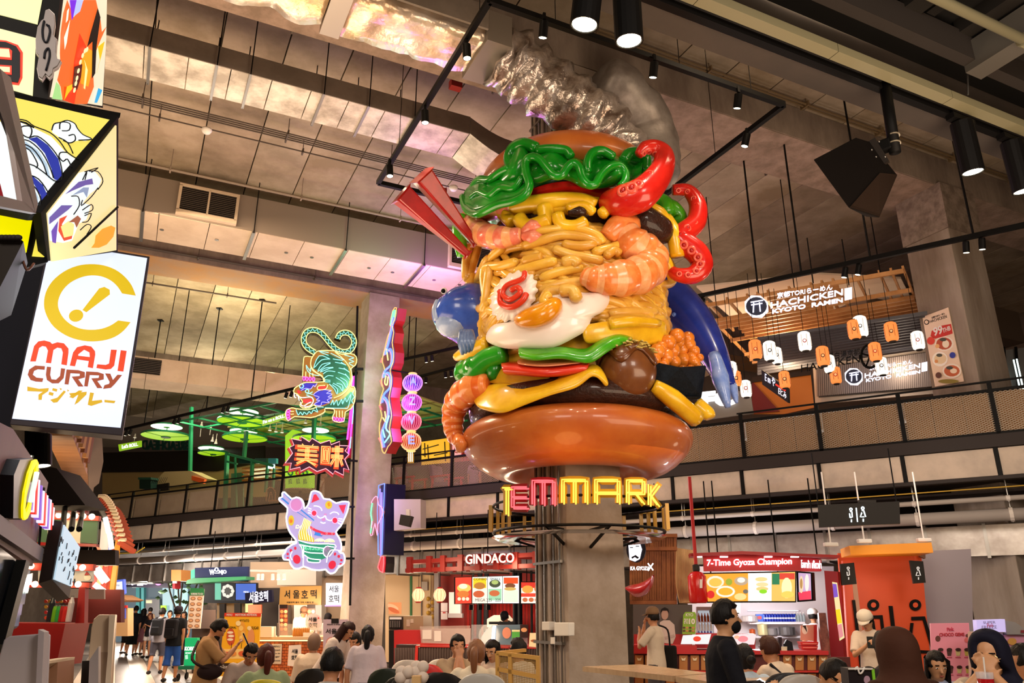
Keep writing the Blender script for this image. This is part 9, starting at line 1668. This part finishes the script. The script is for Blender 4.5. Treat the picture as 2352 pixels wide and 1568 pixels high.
pp_('man in a cream shirt with a black strap across his back',1757,8.2,-35,top=1464,shirt='#c8b4a0',sl=.7,hc='#3a1c14',lean=18,extra=(('strap','#17131a',-1),),hands=((.1,.4,.95),(-.1,.4,.95)),wide=1.08,**SH)
pp_('girl with a black hair bun in a pale blue shirt, seen from behind',1705,7.8,-10,top=1482,shirt='#a9b8c8',hair='bun',hc='#0e0a0c',lean=15,w=.9,**SH)
pp_('person in dark clothes bending low beside the black-jacketed man',1632,8.6,-120,top=1505,shirt='#1a1418',lean=35,sl=.9,**SH)
pp_('gyoza shop worker in a white cap and white t-shirt seen from behind',1866,15.6,20,top=1401,shirt='#dcd8dc',cap='#e8e4e4',fine=.016)
pp_('man in a white cap and white polo shirt looking down at his phone',1991,10.6,205,top=1402,shirt='#d4c0ac',sl=.42,pants='#a88058',pl=.1,cap='#d8ccb8',nod=25,turn=20,hem=.05,hands=((.05,.3,1.2),(-.08,.3,1.18)),extra=(('phone',(.0,.36,1.24),'man in the white cap'),),skin=1)
pp_('woman in a brown headscarf and brown top, large back view at the bottom right',2057,4.7,-8,top=1449,shirt='#3a2014',sl=.95,hijab='#44261a',wide=1.15,face=0,**SH)
pp_('person with a dark hair bun half hidden behind the brown headscarf',2031,6.6,0,top=1451,shirt='#2c2424',hair='bun',**SH)
pp_('young woman with long black hair and a blue-grey collar looking down',2140,7.4,185,top=1493,shirt='#9ca4c0',hair='long',nod=15,skin=1,w=.92,sit=1,fine=.011)
pp_('woman in a navy headscarf and gold glasses holding her hands to her mouth',2268,4.9,222,top=1452,shirt='#d8c4ac',sl=.8,hijab='#141426',hands=((.03,.2,1.28),(-.03,.2,1.28)),extra=(('glasses','#c8a878'),),nod=12,skin=1,fine=.009,**SH)
pp_('person with dark hair and a cream top cut by the right edge',2338,5.6,-60,top=1484,shirt='#cbb898',sl=.8,lean=15,**SH)
pp_('masked man with glasses bending over the shared counter',1911,6.4,135,top=1506,shirt='#1c1618',lean=25,nod=30,extra=(('mask','#b89c88'),('glasses','#2a2422')),skin=1,sit=1,fine=.01)
def up(lb,s,o_,az,sh,**k):
 p=MP(s,o_,MZF+1.18);x,y,z=p;d=y*cT+(z-CZ)*sT;h=-y*sT+(z-CZ)*cT;q=pp_(lb,CX+F*x/d,y,az,top=CY-F*h/d,sit=1,shirt=sh,fine=.022,**k)
up('woman in a pale top sitting at the canteen table upstairs',9.1,-1.5,-70,'#cbb89c',hair='short',hc='#a0602c',pants='#b07850');up('person in a plaid shirt in the lounge left of the table',14.6,-1.6,40,'#8a7c80',hair='long');up('second person in a light plaid shirt right of the lounge table',16.4,-1.5,-60,'#b0a4a4')
# stroller pushed by the man in blue shorts
stq=atY(436,1555,20.4);st_=thing('pushchair','dark folding pushchair in front of the man in blue shorts','pushchair',V((stq.x,stq.y,0)));q=wloc(st_)
for x in(-.2,.2):
 ob('frame',MB().tube([q+V((x,-.15,1.0)),q+V((x,.3,.1))],.015,6),BLK,st_)
 for y in(-.2,.3):ob('wheel',MB().lathe([(.0,-.02),(.08,-.02),(.09,0),(.08,.02),(0,.02)],q+V((x,y,.09)),14,(V((0,1,0)),Z,V((1,0,0)))),BLK,st_)
ob('seat',MB().box(q+V((0,.1,.5)),.38,.3,.45),mat('#1c1a1c'),st_,bev=.05)
